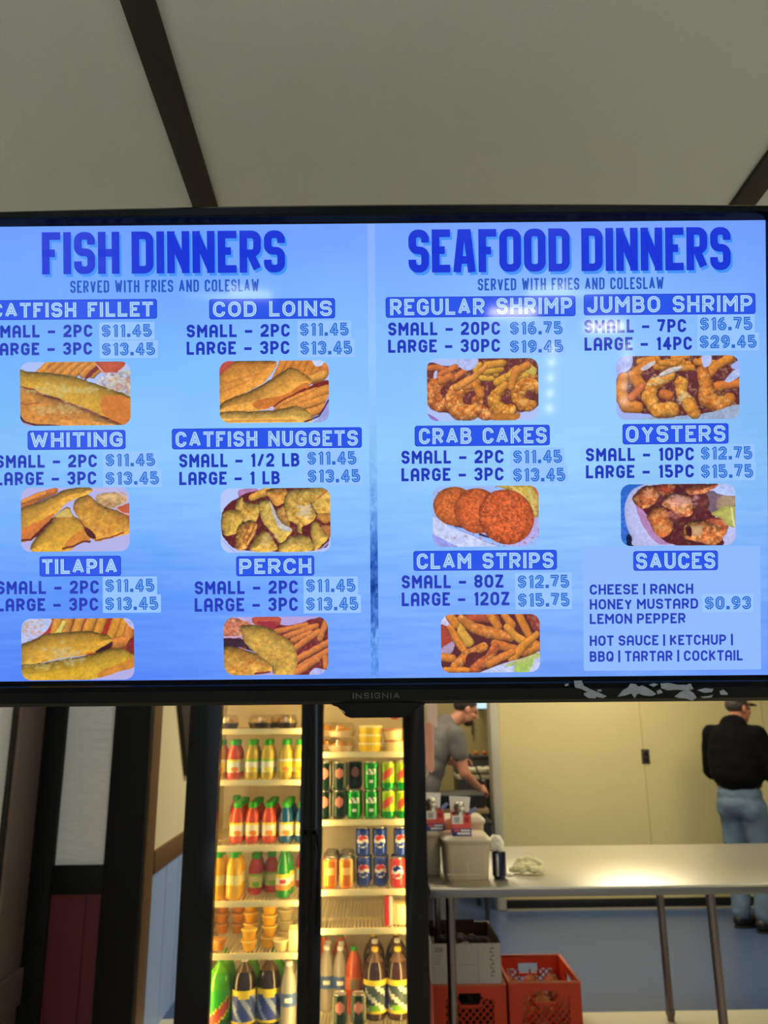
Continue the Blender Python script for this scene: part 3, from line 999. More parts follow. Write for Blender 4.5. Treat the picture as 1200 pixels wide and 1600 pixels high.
# ------- food pictures shown on the screen
class Pic:
    """colour field over a rounded rectangle; coordinates are 5.4545 per photo pixel, with origin (ox,oy)"""

    def __init__(self, ox, oy, x0, y0, x1, y1, bg, seed, step=4.0):
        self.ox, self.oy, self.b = ox, oy, (x0, y0, x1, y1)
        self.w, self.h = int((x1 - x0) / step) + 1, int((y1 - y0) / step) + 1
        xs, ys = np.linspace(x0, x1, self.w), np.linspace(y0, y1, self.h)
        self.X, self.Y = np.meshgrid(xs, ys)
        self.r = np.random.default_rng(seed)
        self.img = np.ones((self.h, self.w, 3)) * np.array(bg, float)
        self.n1 = fbm(self.h, self.w, 9, self.r, 1, 4) - .5
        self.n2 = fbm(self.h, self.w, 4, self.r, 1, 2) - .5
        self.n3 = fbm(self.h, self.w, 6, self.r, 1, 3) - .5
        self.wx = (fbm(self.h, self.w, 12, self.r) - .5)
        self.wy = (fbm(self.h, self.w, 12, self.r) - .5)

    def _blend(self, a, col):
        a = np.clip(a, 0, 1)[..., None]
        self.img = self.img * (1 - a) + col * a

    def _crumb(self, col, tex):
        c = np.ones_like(self.img) * np.array(col, float)
        k = np.clip(self.n3 * 3.2 * min(1, max(0, tex - .2) * 2.4), 0, .55)[..., None]
        q = np.clip(-self.n3 * 2.4 * min(1, max(0, tex - .2) * 2.4) - .1, 0, .45)[..., None]
        c = c + (np.array((228, 188, 116.)) - c) * k
        return c + (np.array((140, 58, 26.)) - c) * q

    def poly(self, pts, col, shade=.3, tex=.25, rim=22, warp=10, smooth=True, fine=.15, light=None):
        P = np.array(pts, float)
        if smooth:
            out = []
            n = len(P)
            for i in range(n):
                p0, p1, p2, p3 = P[i - 1], P[i], P[(i + 1) % n], P[(i + 2) % n]
                for k in range(5):
                    t = k / 5
                    out.append(.5 * ((2 * p1) + (-p0 + p2) * t + (2 * p0 - 5 * p1 + 4 * p2 - p3) * t * t + (-p0 + 3 * p1 - 3 * p2 + p3) * t ** 3))
            P = np.array(out)
        X, Y = self.X + self.wx * warp * 2, self.Y + self.wy * warp * 2
        inside = np.zeros(X.shape, bool)
        d2 = np.full(X.shape, 1e12)
        n = len(P)
        for i in range(n):
            a, b = P[i], P[(i + 1) % n]
            ex, ey = b - a
            t = np.clip(((X - a[0]) * ex + (Y - a[1]) * ey) / (ex * ex + ey * ey + 1e-9), 0, 1)
            d2 = np.minimum(d2, (X - a[0] - t * ex) ** 2 + (Y - a[1] - t * ey) ** 2)
            c = ((a[1] > Y) != (b[1] > Y))
            with np.errstate(divide='ignore', invalid='ignore'):
                xi = a[0] + (Y - a[1]) * ex / (ey if abs(ey) > 1e-9 else 1e-9)
            inside ^= c & (X < xi)
        d = np.sqrt(d2) * np.where(inside, 1, -1)
        lit = 1 - shade * np.exp(-np.maximum(d, 0) / rim)
        if light is not None:
            gy, gx = np.gradient(d)
            lit = lit + light * (-(gy) * .7 - gx * .3) * np.exp(-np.maximum(d, 0) / (rim * 2.0)) * .12
        c = self._crumb(col, tex) * lit[..., None] * (1 + tex * self.n1 + fine * self.n2)[..., None]
        self._blend(d / 5 + .5, c)
        return self

    def tube(self, pts, r, col, shade=.45, tex=.25, warp=8, fine=.2, out=.28):
        rs = r if isinstance(r, (list, tuple)) else [r] * len(pts)
        X, Y = self.X + self.wx * warp * 2, self.Y + self.wy * warp * 2
        best = np.full(X.shape, 1e9)
        side = np.zeros(X.shape)
        for i in range(len(pts) - 1):
            a, b = np.array(pts[i], float), np.array(pts[i + 1], float)
            e = b - a
            t = np.clip(((X - a[0]) * e[0] + (Y - a[1]) * e[1]) / (e @ e + 1e-9), 0, 1)
            rr = rs[i] + (rs[i + 1] - rs[i]) * t
            px, py = X - a[0] - t * e[0], Y - a[1] - t * e[1]
            dd = np.sqrt(px * px + py * py) / rr
            s = (py * .8 + px * .25) / rr
            m = dd < best
            best = np.where(m, dd, best)
            side = np.where(m, s, side)
        rm = max(rs)
        self._blend(((1.12 - best) * rm / 7) * out * 2, np.array((96, 26, 24.)) * np.ones_like(self.img))
        lit = 1 - shade * (np.clip(best, 0, 1) ** 3) * .6 - shade * .55 * np.clip(side, -1, 1)
        c = self._crumb(col, tex) * lit[..., None] * (1 + tex * self.n1 + fine * self.n2)[..., None]
        self._blend((1 - best) * rm / 5 + .5, c)
        return self

    def spots(self, cx, cy, rx, ry, col, n=40, size=7, a=.7):
        m = np.zeros(self.X.shape)
        for _ in range(n):
            x, y = cx + self.r.normal() * rx * .5, cy + self.r.normal() * ry * .5
            s = size * (.5 + self.r.random())
            m = np.maximum(m, np.exp(-((self.X - x) ** 2 / (s * s * 2.0) + (self.Y - y) ** 2 / (s * s))))
        self._blend(m * a, np.array(col, float) * np.ones_like(self.img))
        return self

    def line(self, pts, w, col, a=.85):
        return self._l(pts, w, col, a)

    def _l(self, pts, w, col, a):
        X, Y = self.X + self.wx * 14, self.Y + self.wy * 14
        d = np.full(X.shape, 1e9)
        for i in range(len(pts) - 1):
            p, q = np.array(pts[i], float), np.array(pts[i + 1], float)
            e = q - p
            t = np.clip(((X - p[0]) * e[0] + (Y - p[1]) * e[1]) / (e @ e + 1e-9), 0, 1)
            d = np.minimum(d, np.hypot(X - p[0] - t * e[0], Y - p[1] - t * e[1]))
        self._blend(np.clip((w - d) / 4 + .5, 0, 1) * a, np.array(col, float) * np.ones_like(self.img))
        return self

    def done(self, rad=78):
        x0, y0, x1, y1 = self.b
        qx = np.maximum(np.abs(self.X - (x0 + x1) / 2) - ((x1 - x0) / 2 - rad), 0)
        qy = np.maximum(np.abs(self.Y - (y0 + y1) / 2) - ((y1 - y0) / 2 - rad), 0)
        keep = np.hypot(qx, qy) <= rad + 1.5
        k = 5.4545
        a = uv(self.ox + x0 / k, self.oy + y0 / k)
        b = uv(self.ox + x1 / k, self.oy + y1 / k)
        um = (x1 - x0) / k / 2
        vm = (y1 - y0) / k / 2
        uc, vc = uv(self.ox + (x0 + x1) / 2 / k, self.oy + (y0 + y1) / 2 / k)
        img = self.img * np.array([1.0, .98, .95]) + np.array([2, 4, 12.])
        grid_mesh('food_picture', uc - um, uc + um, vc - vm, vc + vm, img, .0050, m_vs, scr, keep)


GOLD, OLIVE, FRY, PALE, DARK, DISH = (206, 140, 44), (196, 150, 40), (206, 120, 40), (222, 186, 96), (64, 20, 22), (176, 186, 240)
RUST = (190, 92, 34)
# catfish fillet
p = Pic(0, 550, 185, 90, 1122, 630, (168, 190, 244), 1)
for i in range(7):
    x = 330 + i * 78
    p.tube([(x, 200), (x + 150, 70)], 30, (204, 132, 44))
p.poly([(740, 250), (880, 130), (850, 110), (760, 190)], (120, 36, 32), shade=0, tex=.1)
p.poly([(840, 120), (860, 80), (1060, 80), (1070, 130), (1000, 185), (900, 190)], (196, 84, 50), shade=.25, tex=.1)
p.line([(836, 118), (900, 188), (1010, 186), (1075, 130)], 6, (224, 170, 170))
p.poly([(835, 290), (900, 200), (1040, 180), (1140, 180), (1140, 440), (1000, 380)], (186, 190, 214), shade=.1, tex=.5, fine=.4)
p.spots(1040, 290, 130, 120, (206, 120, 70), 26, 12, .6).spots(1050, 300, 120, 130, (196, 204, 150), 20, 12, .6)
p.poly([(170, 160), (260, 170), (420, 180), (640, 215), (800, 270), (960, 330), (1140, 410), (1140, 640), (1010, 620), (800, 510), (560, 420), (380, 360), (170, 310)], OLIVE, shade=.3, tex=.22, light=1)
p.poly([(900, 380), (1140, 420), (1140, 640), (1020, 610), (880, 520)], (204, 118, 36), shade=.0, tex=.2)
p.poly([(150, 315), (280, 320), (400, 375), (560, 425), (760, 505), (920, 580), (1010, 640), (150, 660)], (202, 134, 46), shade=.28, tex=.3, light=1)
p.line([(170, 305), (300, 320), (390, 372), (560, 424), (760, 500), (930, 575), (1020, 612)], 6, (140, 44, 22))
p.line([(390, 372), (520, 408)], 7, (86, 22, 16)).line([(880, 560), (930, 576)], 7, (86, 22, 16))
p.line([(170, 430), (240, 450), (350, 430)], 4, (150, 60, 26))
p.spots(560, 330, 330, 40, (206, 206, 150), 70, 12, .55).spots(480, 480, 180, 50, (214, 200, 140), 40, 12, .5)
p.spots(420, 560, 300, 50, (176, 84, 34), 30, 9, .5)
p.poly([(170, 520), (230, 590), (340, 615), (520, 626), (520, 660), (170, 660)], (70, 30, 40), shade=0, warp=4)
p.poly([(170, 560), (220, 605), (330, 640), (170, 660)], (180, 150, 180), shade=0, warp=4)
p.done()
# cod loins
p = Pic(330, 550, 78, 80, 1005, 605, (176, 196, 246), 2)
for k in range(6):
    p.tube([(560 + k * 62, 240), (640 + k * 62, 60)], 36, (206, 128, 46))
p.poly([(870, 70), (1010, 70), (1010, 110), (900, 130)], (190, 206, 250), shade=0)
p.tube([(900, 250), (1000, 130)], 44, (204, 120, 44)).tube([(800, 260), (960, 200)], 40, (214, 150, 60))
p.poly([(60, 200), (200, 80), (520, 80), (560, 120), (470, 250), (300, 350), (60, 440)], (212, 142, 52), shade=.25, tex=.3, light=1)
p.line([(200, 120), (330, 110), (480, 140)], 7, (190, 104, 40), .5).line([(130, 270), (300, 215), (430, 190)], 6, (190, 100, 40), .5).line([(120, 330), (330, 250)], 5, (190, 100, 40), .5)
p.poly([(60, 80), (200, 80), (150, 150), (60, 190)], (190, 82, 62), shade=.1)
p.poly([(560, 460), (860, 290), (1010, 260), (1010, 470), (860, 540), (580, 490)], (120, 34, 26), shade=0)
for a, b, r in (((560, 465), (900, 350), 42), ((620, 500), (990, 330), 44), ((760, 470), (1000, 400), 34), ((800, 540), (970, 480), 40)):
    p.tube([a, b], r, (212, 138, 54))
p.poly([(60, 470), (140, 410), (330, 340), (560, 210), (680, 140), (790, 190), (860, 250), (800, 320), (620, 400), (540, 470), (420, 500), (60, 520)], (214, 152, 58), shade=.28, tex=.3, light=1)
p.poly([(380, 420), (620, 370), (800, 270), (830, 310), (620, 410), (520, 480), (380, 480)], (204, 118, 44), shade=0, tex=.2, fine=.2)
p.line([(540, 470), (620, 410), (800, 325)], 7, (110, 26, 24))
p.poly([(60, 520), (330, 505), (540, 500), (720, 470), (830, 520), (800, 620), (60, 620)], (220, 172, 76), shade=.28, tex=.25, light=1)
p.line([(60, 600), (330, 585), (720, 590)], 10, (206, 130, 54), .6)
p.poly([(1000, 380), (1020, 380), (1020, 620), (860, 620), (930, 560), (960, 480)], (150, 160, 226), shade=0, warp=3)
p.line([(800, 600), (920, 555), (1003, 420)], 8, (70, 20, 60))
p.poly([(500, 475), (530, 470), (545, 490), (510, 500)], (190, 180, 220), shade=0, warp=2)
p.done()


def shrimp(p, cx, cy, R, a0, a1, r, col, flip=1, tail=True):
    pts = [(cx + R * math.cos(a0 + (a1 - a0) * k / 9), cy + flip * R * math.sin(a0 + (a1 - a0) * k / 9)) for k in range(10)]
    rs = [r * (.62 + .5 * math.sin(PI * min(1, .15 + k / 9 * .75))) for k in range(10)]
    p.tube(pts, rs, col, shade=.4, tex=.55, warp=14, fine=.4)
    if tail:
        x, y = pts[0]
        tx, ty = x - pts[1][0], y - pts[1][1]
        l = math.hypot(tx, ty)
        p.tube([(x, y), (x + tx / l * r * 1.5, y + ty / l * r * 1.5)], [r * .4, r * .62], tuple(c * .95 for c in col))


# regular shrimp
p = Pic(640, 545, 148, 88, 1092, 615, (172, 192, 244), 3)
p.poly([(148, 140), (300, 150), (560, 160), (580, 88), (1060, 90), (1092, 180), (1092, 480), (950, 545), (700, 580), (380, 560), (150, 470)], (104, 46, 42), shade=.1, tex=.4)
for k in range(14):
    x, y = 560 + p.r.random() * 480, 110 + p.r.random() * 200
    t = p.r.random() * 2.6
    p.tube([(x, y), (x + 130 * math.cos(t), y + 90 * math.sin(t) - 30)], 24 + 10 * p.r.random(), (208, 128 + 30 * p.r.random(), 50))
p.poly([(940, 150), (1000, 120), (1070, 180), (1060, 230), (980, 200)], (212, 190, 84), shade=.2)
p.tube([(150, 170), (230, 160), (300, 180)], 24, (196, 106, 48)).tube([(260, 220), (390, 160)], 26, (200, 110, 52)).tube([(360, 260), (470, 190)], 26, (204, 118, 54))
shrimp(p, 290, 380, 100, 4.4, 1.2, 62, (204, 116, 52))
p.tube([(1000, 430), (1040, 330), (1110, 290)], 50, (112, 52, 44))
shrimp(p, 1010, 400, 90, 5.6, 1.3, 56, (204, 130, 42))
shrimp(p, 660, 470, 90, 3.6, .9, 52, (198, 110, 46))
shrimp(p, 480, 440, 110, 4.6, .7, 68, (208, 126, 50))
p.tube([(400, 330), (540, 250), (650, 150)], [34, 30, 18], (214, 140, 58))
p.tube([(600, 400), (560, 320)], 34, (206, 126, 46))
shrimp(p, 810, 450, 90, 4.0, 1.0, 58, (212, 142, 46))
p.tube([(860, 330), (900, 200), (1000, 150)], 34, (206, 128, 46))
p.poly([(700, 555), (900, 560), (930, 545), (910, 612), (700, 612)], (204, 126, 44), shade=.2)
p.poly([(420, 80), (575, 80), (560, 160), (490, 190), (420, 150)], (176, 190, 246), shade=.05, warp=4)
p.poly([(210, 200), (235, 190), (230, 250), (205, 250)], (190, 196, 240), shade=0, warp=2)
p.poly([(148, 550), (250, 615), (200, 620), (148, 590)], (140, 110, 190), shade=0, warp=2)
p.done()
# jumbo shrimp
p = Pic(945, 545, 88, 65, 1133, 605, (158, 176, 240), 4)
p.poly([(220, 65), (1090, 65), (1060, 160), (1133, 230), (1133, 480), (900, 550), (600, 580), (250, 540), (110, 470), (95, 250), (200, 180)], (92, 40, 42), shade=.1, tex=.4)
for k in range(12):
    x, y = 240 + p.r.random() * 600, 80 + p.r.random() * 90
    p.tube([(x, y), (x + 120, y - 30 + 60 * p.r.random())], 28, (206, 132, 46))
p.poly([(60, 60), (220, 60), (210, 170), (120, 190), (60, 240)], (160, 172, 236), shade=0, warp=5)
p.tube([(300, 330), (240, 230), (330, 140), (420, 110)], [52, 52, 34, 18], (206, 124, 44))
p.tube([(150, 250), (120, 380), (180, 480), (270, 500)], [48, 54, 62, 48], (206, 126, 44))
p.tube([(220, 420), (300, 330)], 34, (204, 110, 56))
p.tube([(1050, 95), (940, 150), (860, 230)], [40, 38, 38], (206, 128, 44))
p.tube([(900, 330), (1130, 300)], [34, 42], (206, 116, 44))
p.tube([(820, 200), (850, 320), (850, 430), (960, 490), (1050, 430)], [50, 62, 66, 66, 50], (204, 122, 44), tex=.5)
p.tube([(640, 300), (640, 380), (700, 460), (750, 560)], [60, 44, 60, 52], (210, 144, 50), tex=.5)
p.tube([(560, 230), (400, 310), (360, 420), (440, 530), (560, 520)], [36, 52, 60, 66, 66], (210, 140, 48), tex=.5)
p.tube([(490, 390), (530, 400)], 44, (196, 106, 46))
p.tube([(470, 230), (560, 190), (640, 165)], [20, 26, 14], (206, 196, 190))
p.spots(430, 270, 60, 40, (214, 206, 160), 24, 9, .7).spots(670, 440, 60, 60, (214, 206, 170), 34, 10, .7).spots(960, 420, 90, 70, (210, 180, 80), 20, 9, .5)
p.poly([(300, 165), (400, 110), (420, 130), (330, 190)], (196, 190, 196), shade=0, warp=4)
p.poly([(820, 65), (900, 65), (880, 150), (830, 160)], (170, 186, 236), shade=0, warp=6)
p.poly([(1010, 280), (1080, 200), (1140, 190), (1140, 240), (1050, 290)], (170, 190, 240), shade=0, warp=6)
p.poly([(330, 590), (820, 560), (1140, 480), (1140, 620), (330, 620)], (150, 170, 200), shade=0, warp=6)
p.tube([(440, 530), (560, 520)], [66, 64], (210, 140, 48), tex=.5)
p.tube([(700, 480), (750, 550)], [56, 50], (206, 140, 48), tex=.5)
p.done()
# whiting
p = Pic(0, 750, 193, 65, 1113, 608, (176, 176, 230), 5)
p.tube([(180, 230), (330, 150), (480, 90)], [44, 36, 26], (202, 108, 40))
p.tube([(190, 190), (400, 110)], 22, (214, 134, 50))
p.poly([(830, 150), (900, 110), (1060, 110), (1100, 170), (1040, 230), (880, 240)], (206, 168, 110), shade=.2, tex=.5)
p.line([(800, 90), (980, 88), (1100, 150), (1090, 190), (1000, 240)], 7, (200, 180, 214))
p.poly([(1000, 250), (1060, 220), (1130, 205), (1130, 350), (1070, 310)], (200, 88, 44), shade=.2, tex=.1)
p.line([(1000, 240), (1050, 285), (1120, 300)], 8, (214, 170, 180))
p.poly([(180, 260), (340, 190), (560, 90), (700, 65), (800, 80), (760, 130), (600, 190), (480, 300), (360, 420), (180, 510)], (204, 150, 44), shade=.26, tex=.25, light=1)
p.poly([(200, 420), (360, 340), (480, 290), (380, 420), (270, 515), (180, 515)], (206, 116, 40), shade=0, tex=.2)
p.line([(180, 508), (270, 508), (360, 420), (460, 330)], 9, (96, 22, 20))
p.poly([(390, 390), (470, 320), (420, 420), (300, 490)], (84, 18, 20), shade=0, warp=3)
p.poly([(640, 200), (760, 130), (860, 210), (960, 250), (1060, 290), (1130, 380), (1130, 450), (980, 490), (820, 520), (740, 410), (680, 330)], (206, 146, 42), shade=.26, tex=.35, light=1)
p.spots(950, 390, 250, 90, (186, 90, 30), 26, 9, .5)
p.poly([(280, 540), (350, 460), (440, 360), (520, 270), (600, 230), (640, 300), (700, 350), (740, 420), (780, 500), (660, 560), (560, 608), (300, 612)], (206, 154, 40), shade=.26, tex=.25, light=1)
p.poly([(500, 290), (590, 240), (630, 320), (500, 320)], (218, 190, 90), shade=.1, tex=.2)
p.line([(500, 322), (640, 322)], 5, (190, 96, 36), .7)
p.poly([(560, 560), (640, 470), (740, 420), (780, 500), (660, 560)], (204, 126, 36), shade=0, tex=.3)
p.poly([(730, 400), (800, 440), (825, 500), (760, 480)], (76, 16, 20), shade=0, warp=3)
p.line([(550, 582), (640, 562), (720, 525), (775, 525)], 8, (90, 24, 22)).line([(690, 340), (740, 410)], 5, (140, 50, 24))
p.line([(825, 515), (960, 490), (1060, 450)], 7, (120, 46, 26))
p.done()
# catfish nuggets
p = Pic(330, 750, 88, 70, 1018, 615, (178, 198, 250), 6)
p.poly([(240, 90), (400, 75), (360, 180), (260, 160)], (178, 130, 180), shade=.1)
p.poly([(110, 250), (250, 140), (420, 90), (1018, 75), (1018, 480), (900, 600), (340, 600), (210, 580), (100, 460)], (92, 30, 30), shade=0, tex=.3)
NUG = (208, 168, 66)
p.tube([(350, 150), (500, 90)], [28, 40], (210, 154, 56))
p.poly([(480, 80), (640, 75), (640, 180), (560, 220), (500, 160)], (208, 146, 56), shade=.35, tex=.4, light=1)
p.poly([(830, 80), (1030, 80), (1030, 300), (930, 300), (860, 210)], NUG, shade=.3, tex=.45, light=1)
p.line([(910, 160), (990, 100)], 8, (176, 90, 46), .7)
p.poly([(900, 300), (1030, 290), (1020, 350), (960, 370)], (206, 140, 54), shade=.3, tex=.4)
p.poly([(940, 390), (1030, 400), (1010, 500), (960, 460)], (196, 120, 56), shade=.3, tex=.4)
p.poly([(560, 260), (640, 230), (680, 330), (660, 400), (590, 340)], (204, 150, 66), shade=.35, tex=.5)
p.poly([(660, 100), (830, 85), (850, 200), (900, 300), (850, 370), (780, 400), (780, 460), (740, 440), (730, 380), (660, 340), (620, 220)], NUG, shade=.3, tex=.5, light=1)
p.spots(800, 270, 70, 60, (212, 206, 204), 24, 12, .7)
p.poly([(220, 180), (270, 140), (300, 190), (410, 210), (400, 320), (330, 370), (230, 290)], NUG, shade=.3, tex=.5, light=1)
p.poly([(100, 290), (160, 250), (260, 270), (270, 380), (200, 460), (130, 470), (95, 400)], (206, 166, 64), shade=.3, tex=.4, light=1)
p.poly([(230, 400), (330, 340), (400, 380), (360, 480), (290, 590), (210, 580)], (204, 146, 56), shade=.35, tex=.6, light=1)
p.line([(330, 390), (280, 500)], 8, (140, 64, 34), .6).line([(370, 400), (300, 540)], 6, (140, 64, 34), .6)
p.poly([(410, 200), (490, 165), (540, 240), (580, 330), (690, 420), (650, 490), (600, 540), (520, 450), (440, 350)], (214, 180, 74), shade=.3, tex=.4, light=1)
p.poly([(500, 180), (545, 260), (600, 360), (690, 420), (640, 440), (560, 370)], (206, 202, 206), shade=.1, tex=.3)
p.poly([(340, 560), (440, 430), (540, 520), (560, 590), (460, 612), (350, 605)], NUG, shade=.3, tex=.4, light=1)
p.poly([(580, 560), (640, 510), (760, 470), (840, 500), (860, 600), (600, 612)], NUG, shade=.3, tex=.4, light=1)
p.poly([(850, 400), (900, 360), (960, 440), (1000, 500), (900, 600), (870, 580)], (212, 172, 70), shade=.3, tex=.35, light=1)
p.spots(470, 500, 60, 50, (214, 196, 150), 14, 12, .5).spots(720, 540, 90, 40, (214, 190, 110), 14, 12, .4)
p.line([(100, 510), (210, 612)], 4, (170, 160, 230)).line([(1018, 520), (920, 612)], 6, (170, 176, 240))
p.done()
# crab cakes
p = Pic(650, 745, 140, 78, 1040, 595, (150, 186, 250), 7)
p.poly([(140, 330), (300, 430), (700, 590), (140, 600)], (196, 208, 250), shade=0, warp=2, smooth=False)
p.poly([(140, 480), (360, 600), (140, 600)], (150, 156, 236), shade=0, warp=2, smooth=False)
p.poly([(430, 430), (620, 500), (740, 580), (900, 590), (1040, 490), (1040, 400), (990, 340)], (176, 170, 232), shade=0, warp=2)
p.line([(320, 420), (600, 560), (700, 592)], 4, (140, 130, 200), .6)
p.poly([(680, 78), (980, 70), (1046, 140), (1040, 330), (980, 330), (900, 200), (760, 110)], (206, 176, 70), shade=.25, tex=.4)
p.line([(960, 110), (1010, 310)], 14, (210, 200, 130), .6).line([(800, 80), (930, 180)], 10, (224, 206, 130), .6)
p.poly([(990, 80), (1046, 110), (1046, 180), (1010, 140)], (200, 110, 60), shade=0)
CAKE = (206, 92, 40)
p.line([(330, 415), (430, 425)], 10, (60, 20, 40)).line([(540, 490), (620, 515)], 9, (60, 20, 40))


def ell(cx, cy, rx, ry, rot=0):
    return [(cx + rx * math.cos(t) * math.cos(rot) - ry * math.sin(t) * math.sin(rot), cy + rx * math.cos(t) * math.sin(rot) + ry * math.sin(t) * math.cos(rot)) for t in np.linspace(0, 2 * PI, 15)[:-1]]


p.poly(ell(330, 250, 185, 165, .2), (206, 104, 44), shade=.3, tex=.24, warp=3, fine=.55, rim=40)
p.poly(ell(520, 290, 200, 190, .5), (206, 96, 42), shade=.3, tex=.24, warp=3, fine=.55, rim=34)
p.line(ell(762, 346, 240, 222, .75)[4:10], 5, (120, 34, 24), .8)
p.poly(ell(766, 344, 240, 226, .75), CAKE, shade=.28, tex=.25, warp=3, fine=.7, rim=40)
p.spots(780, 320, 330, 260, (228, 130, 84), 130, 6, .5).spots(780, 360, 330, 280, (140, 44, 20), 130, 5, .5)
p.spots(480, 220, 380, 200, (224, 124, 66), 90, 6, .45).spots(400, 280, 300, 200, (150, 50, 24), 70, 5, .5)
p.done()
# oysters
p = Pic(950, 745, 100, 62, 1072, 585, (40, 100, 200), 8)
p.spots(120, 400, 60, 400, (90, 150, 230), 60, 8, .6)
p.poly([(160, 480), (260, 600), (150, 600)], (14, 14, 50), shade=0)
p.poly([(300, 62), (200, 110), (140, 220), (140, 380), (190, 510), (280, 600), (1090, 600), (1090, 50), (300, 50)], (190, 196, 246), shade=.12, tex=.05, warp=2, rim=60)
p.poly([(220, 200), (320, 170), (420, 300), (400, 440), (520, 560), (400, 560), (280, 400)], (176, 130, 180), shade=0, tex=.1)
p.poly([(290, 90), (560, 62), (820, 62), (860, 160), (900, 300), (900, 420), (960, 585), (560, 580), (420, 500), (330, 330), (240, 200)], (84, 28, 30), shade=0, tex=.3)
p.poly([(820, 160), (900, 120), (1080, 160), (1080, 250), (940, 290), (860, 300)], (120, 96, 110), shade=.1)
p.poly([(910, 90), (1080, 62), (1080, 170), (930, 150)], (176, 196, 250), shade=0)
p.poly([(930, 180), (1075, 170), (1075, 240), (930, 280)], (166, 140, 110), shade=.1)
OY = (196, 104, 52)
p.poly([(200, 180), (280, 90), (380, 80), (420, 150), (380, 230), (280, 270), (220, 230)], OY, shade=.4, tex=.7, light=1, fine=.4)
p.poly([(400, 80), (550, 62), (560, 120), (460, 160)], (160, 66, 40), shade=.4, tex=.7)
p.poly([(660, 90), (920, 62), (860, 120), (740, 160), (670, 140)], (180, 90, 56), shade=.35, tex=.6, light=1)
p.poly([(680, 180), (820, 150), (850, 260), (760, 320), (700, 290)], (100, 44, 40), shade=.2, tex=.3)
p.poly([(320, 330), (380, 260), (470, 260), (520, 360), (540, 450), (460, 520), (390, 480), (350, 400)], (204, 114, 52), shade=.4, tex=.5, light=1)
p.poly([(440, 230), (500, 160), (600, 140), (690, 170), (712, 260), (690, 330), (610, 340), (540, 290)], (204, 120, 70), shade=.4, tex=.7, light=1, fine=.4)
p.spots(600, 200, 130, 50, (224, 176, 180), 40, 12, .6).spots(540, 320, 60, 40, (214, 130, 110), 20, 12, .6).spots(340, 140, 60, 40, (224, 170, 130), 16, 12, .6)
p.poly([(630, 440), (660, 390), (780, 370), (900, 400), (1010, 420), (980, 500), (900, 580), (720, 545), (640, 520)], (200, 116, 56), shade=.4, tex=.8, light=1, fine=.4)
p.poly([(820, 370), (950, 350), (1010, 400), (990, 450), (890, 410)], (196, 96, 60), shade=.3, tex=.6)
p.poly([(650, 430), (690, 420), (700, 500), (660, 500)], (60, 18, 20), shade=0)
p.poly([(700, 430), (780, 420), (790, 480), (720, 500)], (214, 172, 116), shade=.2, tex=.3)
p.poly([(870, 310), (1060, 250), (1072, 420), (1000, 420), (960, 370)], (190, 186, 90), shade=.2, tex=.2)
p.line([(1040, 270), (1060, 420)], 8, (226, 226, 190))
p.done()
# tilapia
p = Pic(0, 950, 197, 85, 1153, 607, (176, 172, 226), 9)
p.poly([(330, 85), (1160, 85), (1160, 420), (330, 300)], (170, 44, 34), shade=0, tex=.2)
for x, y, r in ((450, 300, 40), (540, 260, 44), (640, 240, 40), (740, 230, 42), (830, 230, 40), (960, 240, 44), (1040, 250, 46)):
    p.tube([(x, y), (x + 70, 60)], r, (208, 140, 44))
p.tube([(500, 220), (560, 120)], 22, (216, 200, 90))
p.tube([(1000, 300), (1100, 270), (1110, 180)], [50, 46, 40], (206, 124, 44))
p.poly([(1060, 60), (1170, 60), (1170, 180), (1110, 150)], (176, 180, 230), shade=0, warp=4)
p.poly([(180, 80), (440, 80), (430, 160), (360, 230), (240, 280), (180, 290)], (184, 196, 244), shade=.05, warp=3)
p.spots(270, 160, 110, 60, (196, 150, 90), 20, 11, .7).spots(290, 210, 130, 50, (210, 150, 150), 14, 9, .6)
p.poly([(180, 330), (260, 280), (400, 220), (560, 200), (760, 190), (880, 215), (970, 260), (900, 330), (800, 380), (560, 420), (360, 460), (180, 520)], (196, 148, 42), shade=.28, tex=.25, light=1)
p.poly([(820, 370), (900, 320), (970, 285), (950, 340), (880, 365)], (50, 14, 24), shade=0, warp=3)
p.poly([(180, 490), (340, 465), (560, 430), (760, 395), (940, 345), (1060, 340), (1160, 400), (1160, 490), (1010, 540), (840, 590), (600, 612), (180, 620)], (196, 154, 34), shade=.28, tex=.25, light=1)
p.poly([(860, 540), (1050, 460), (1160, 410), (1160, 495), (1000, 545), (850, 590)], (200, 128, 34), shade=0, tex=.25)
p.spots(600, 390, 140, 70, (196, 190, 160), 50, 12, .6).spots(360, 490, 120, 30, (206, 200, 140), 24, 10, .5)
p.line([(690, 390), (820, 370)], 4, (200, 110, 40), .8)
p.poly([(1080, 330), (1160, 240), (1160, 390)], (120, 26, 28), shade=0)
p.done()
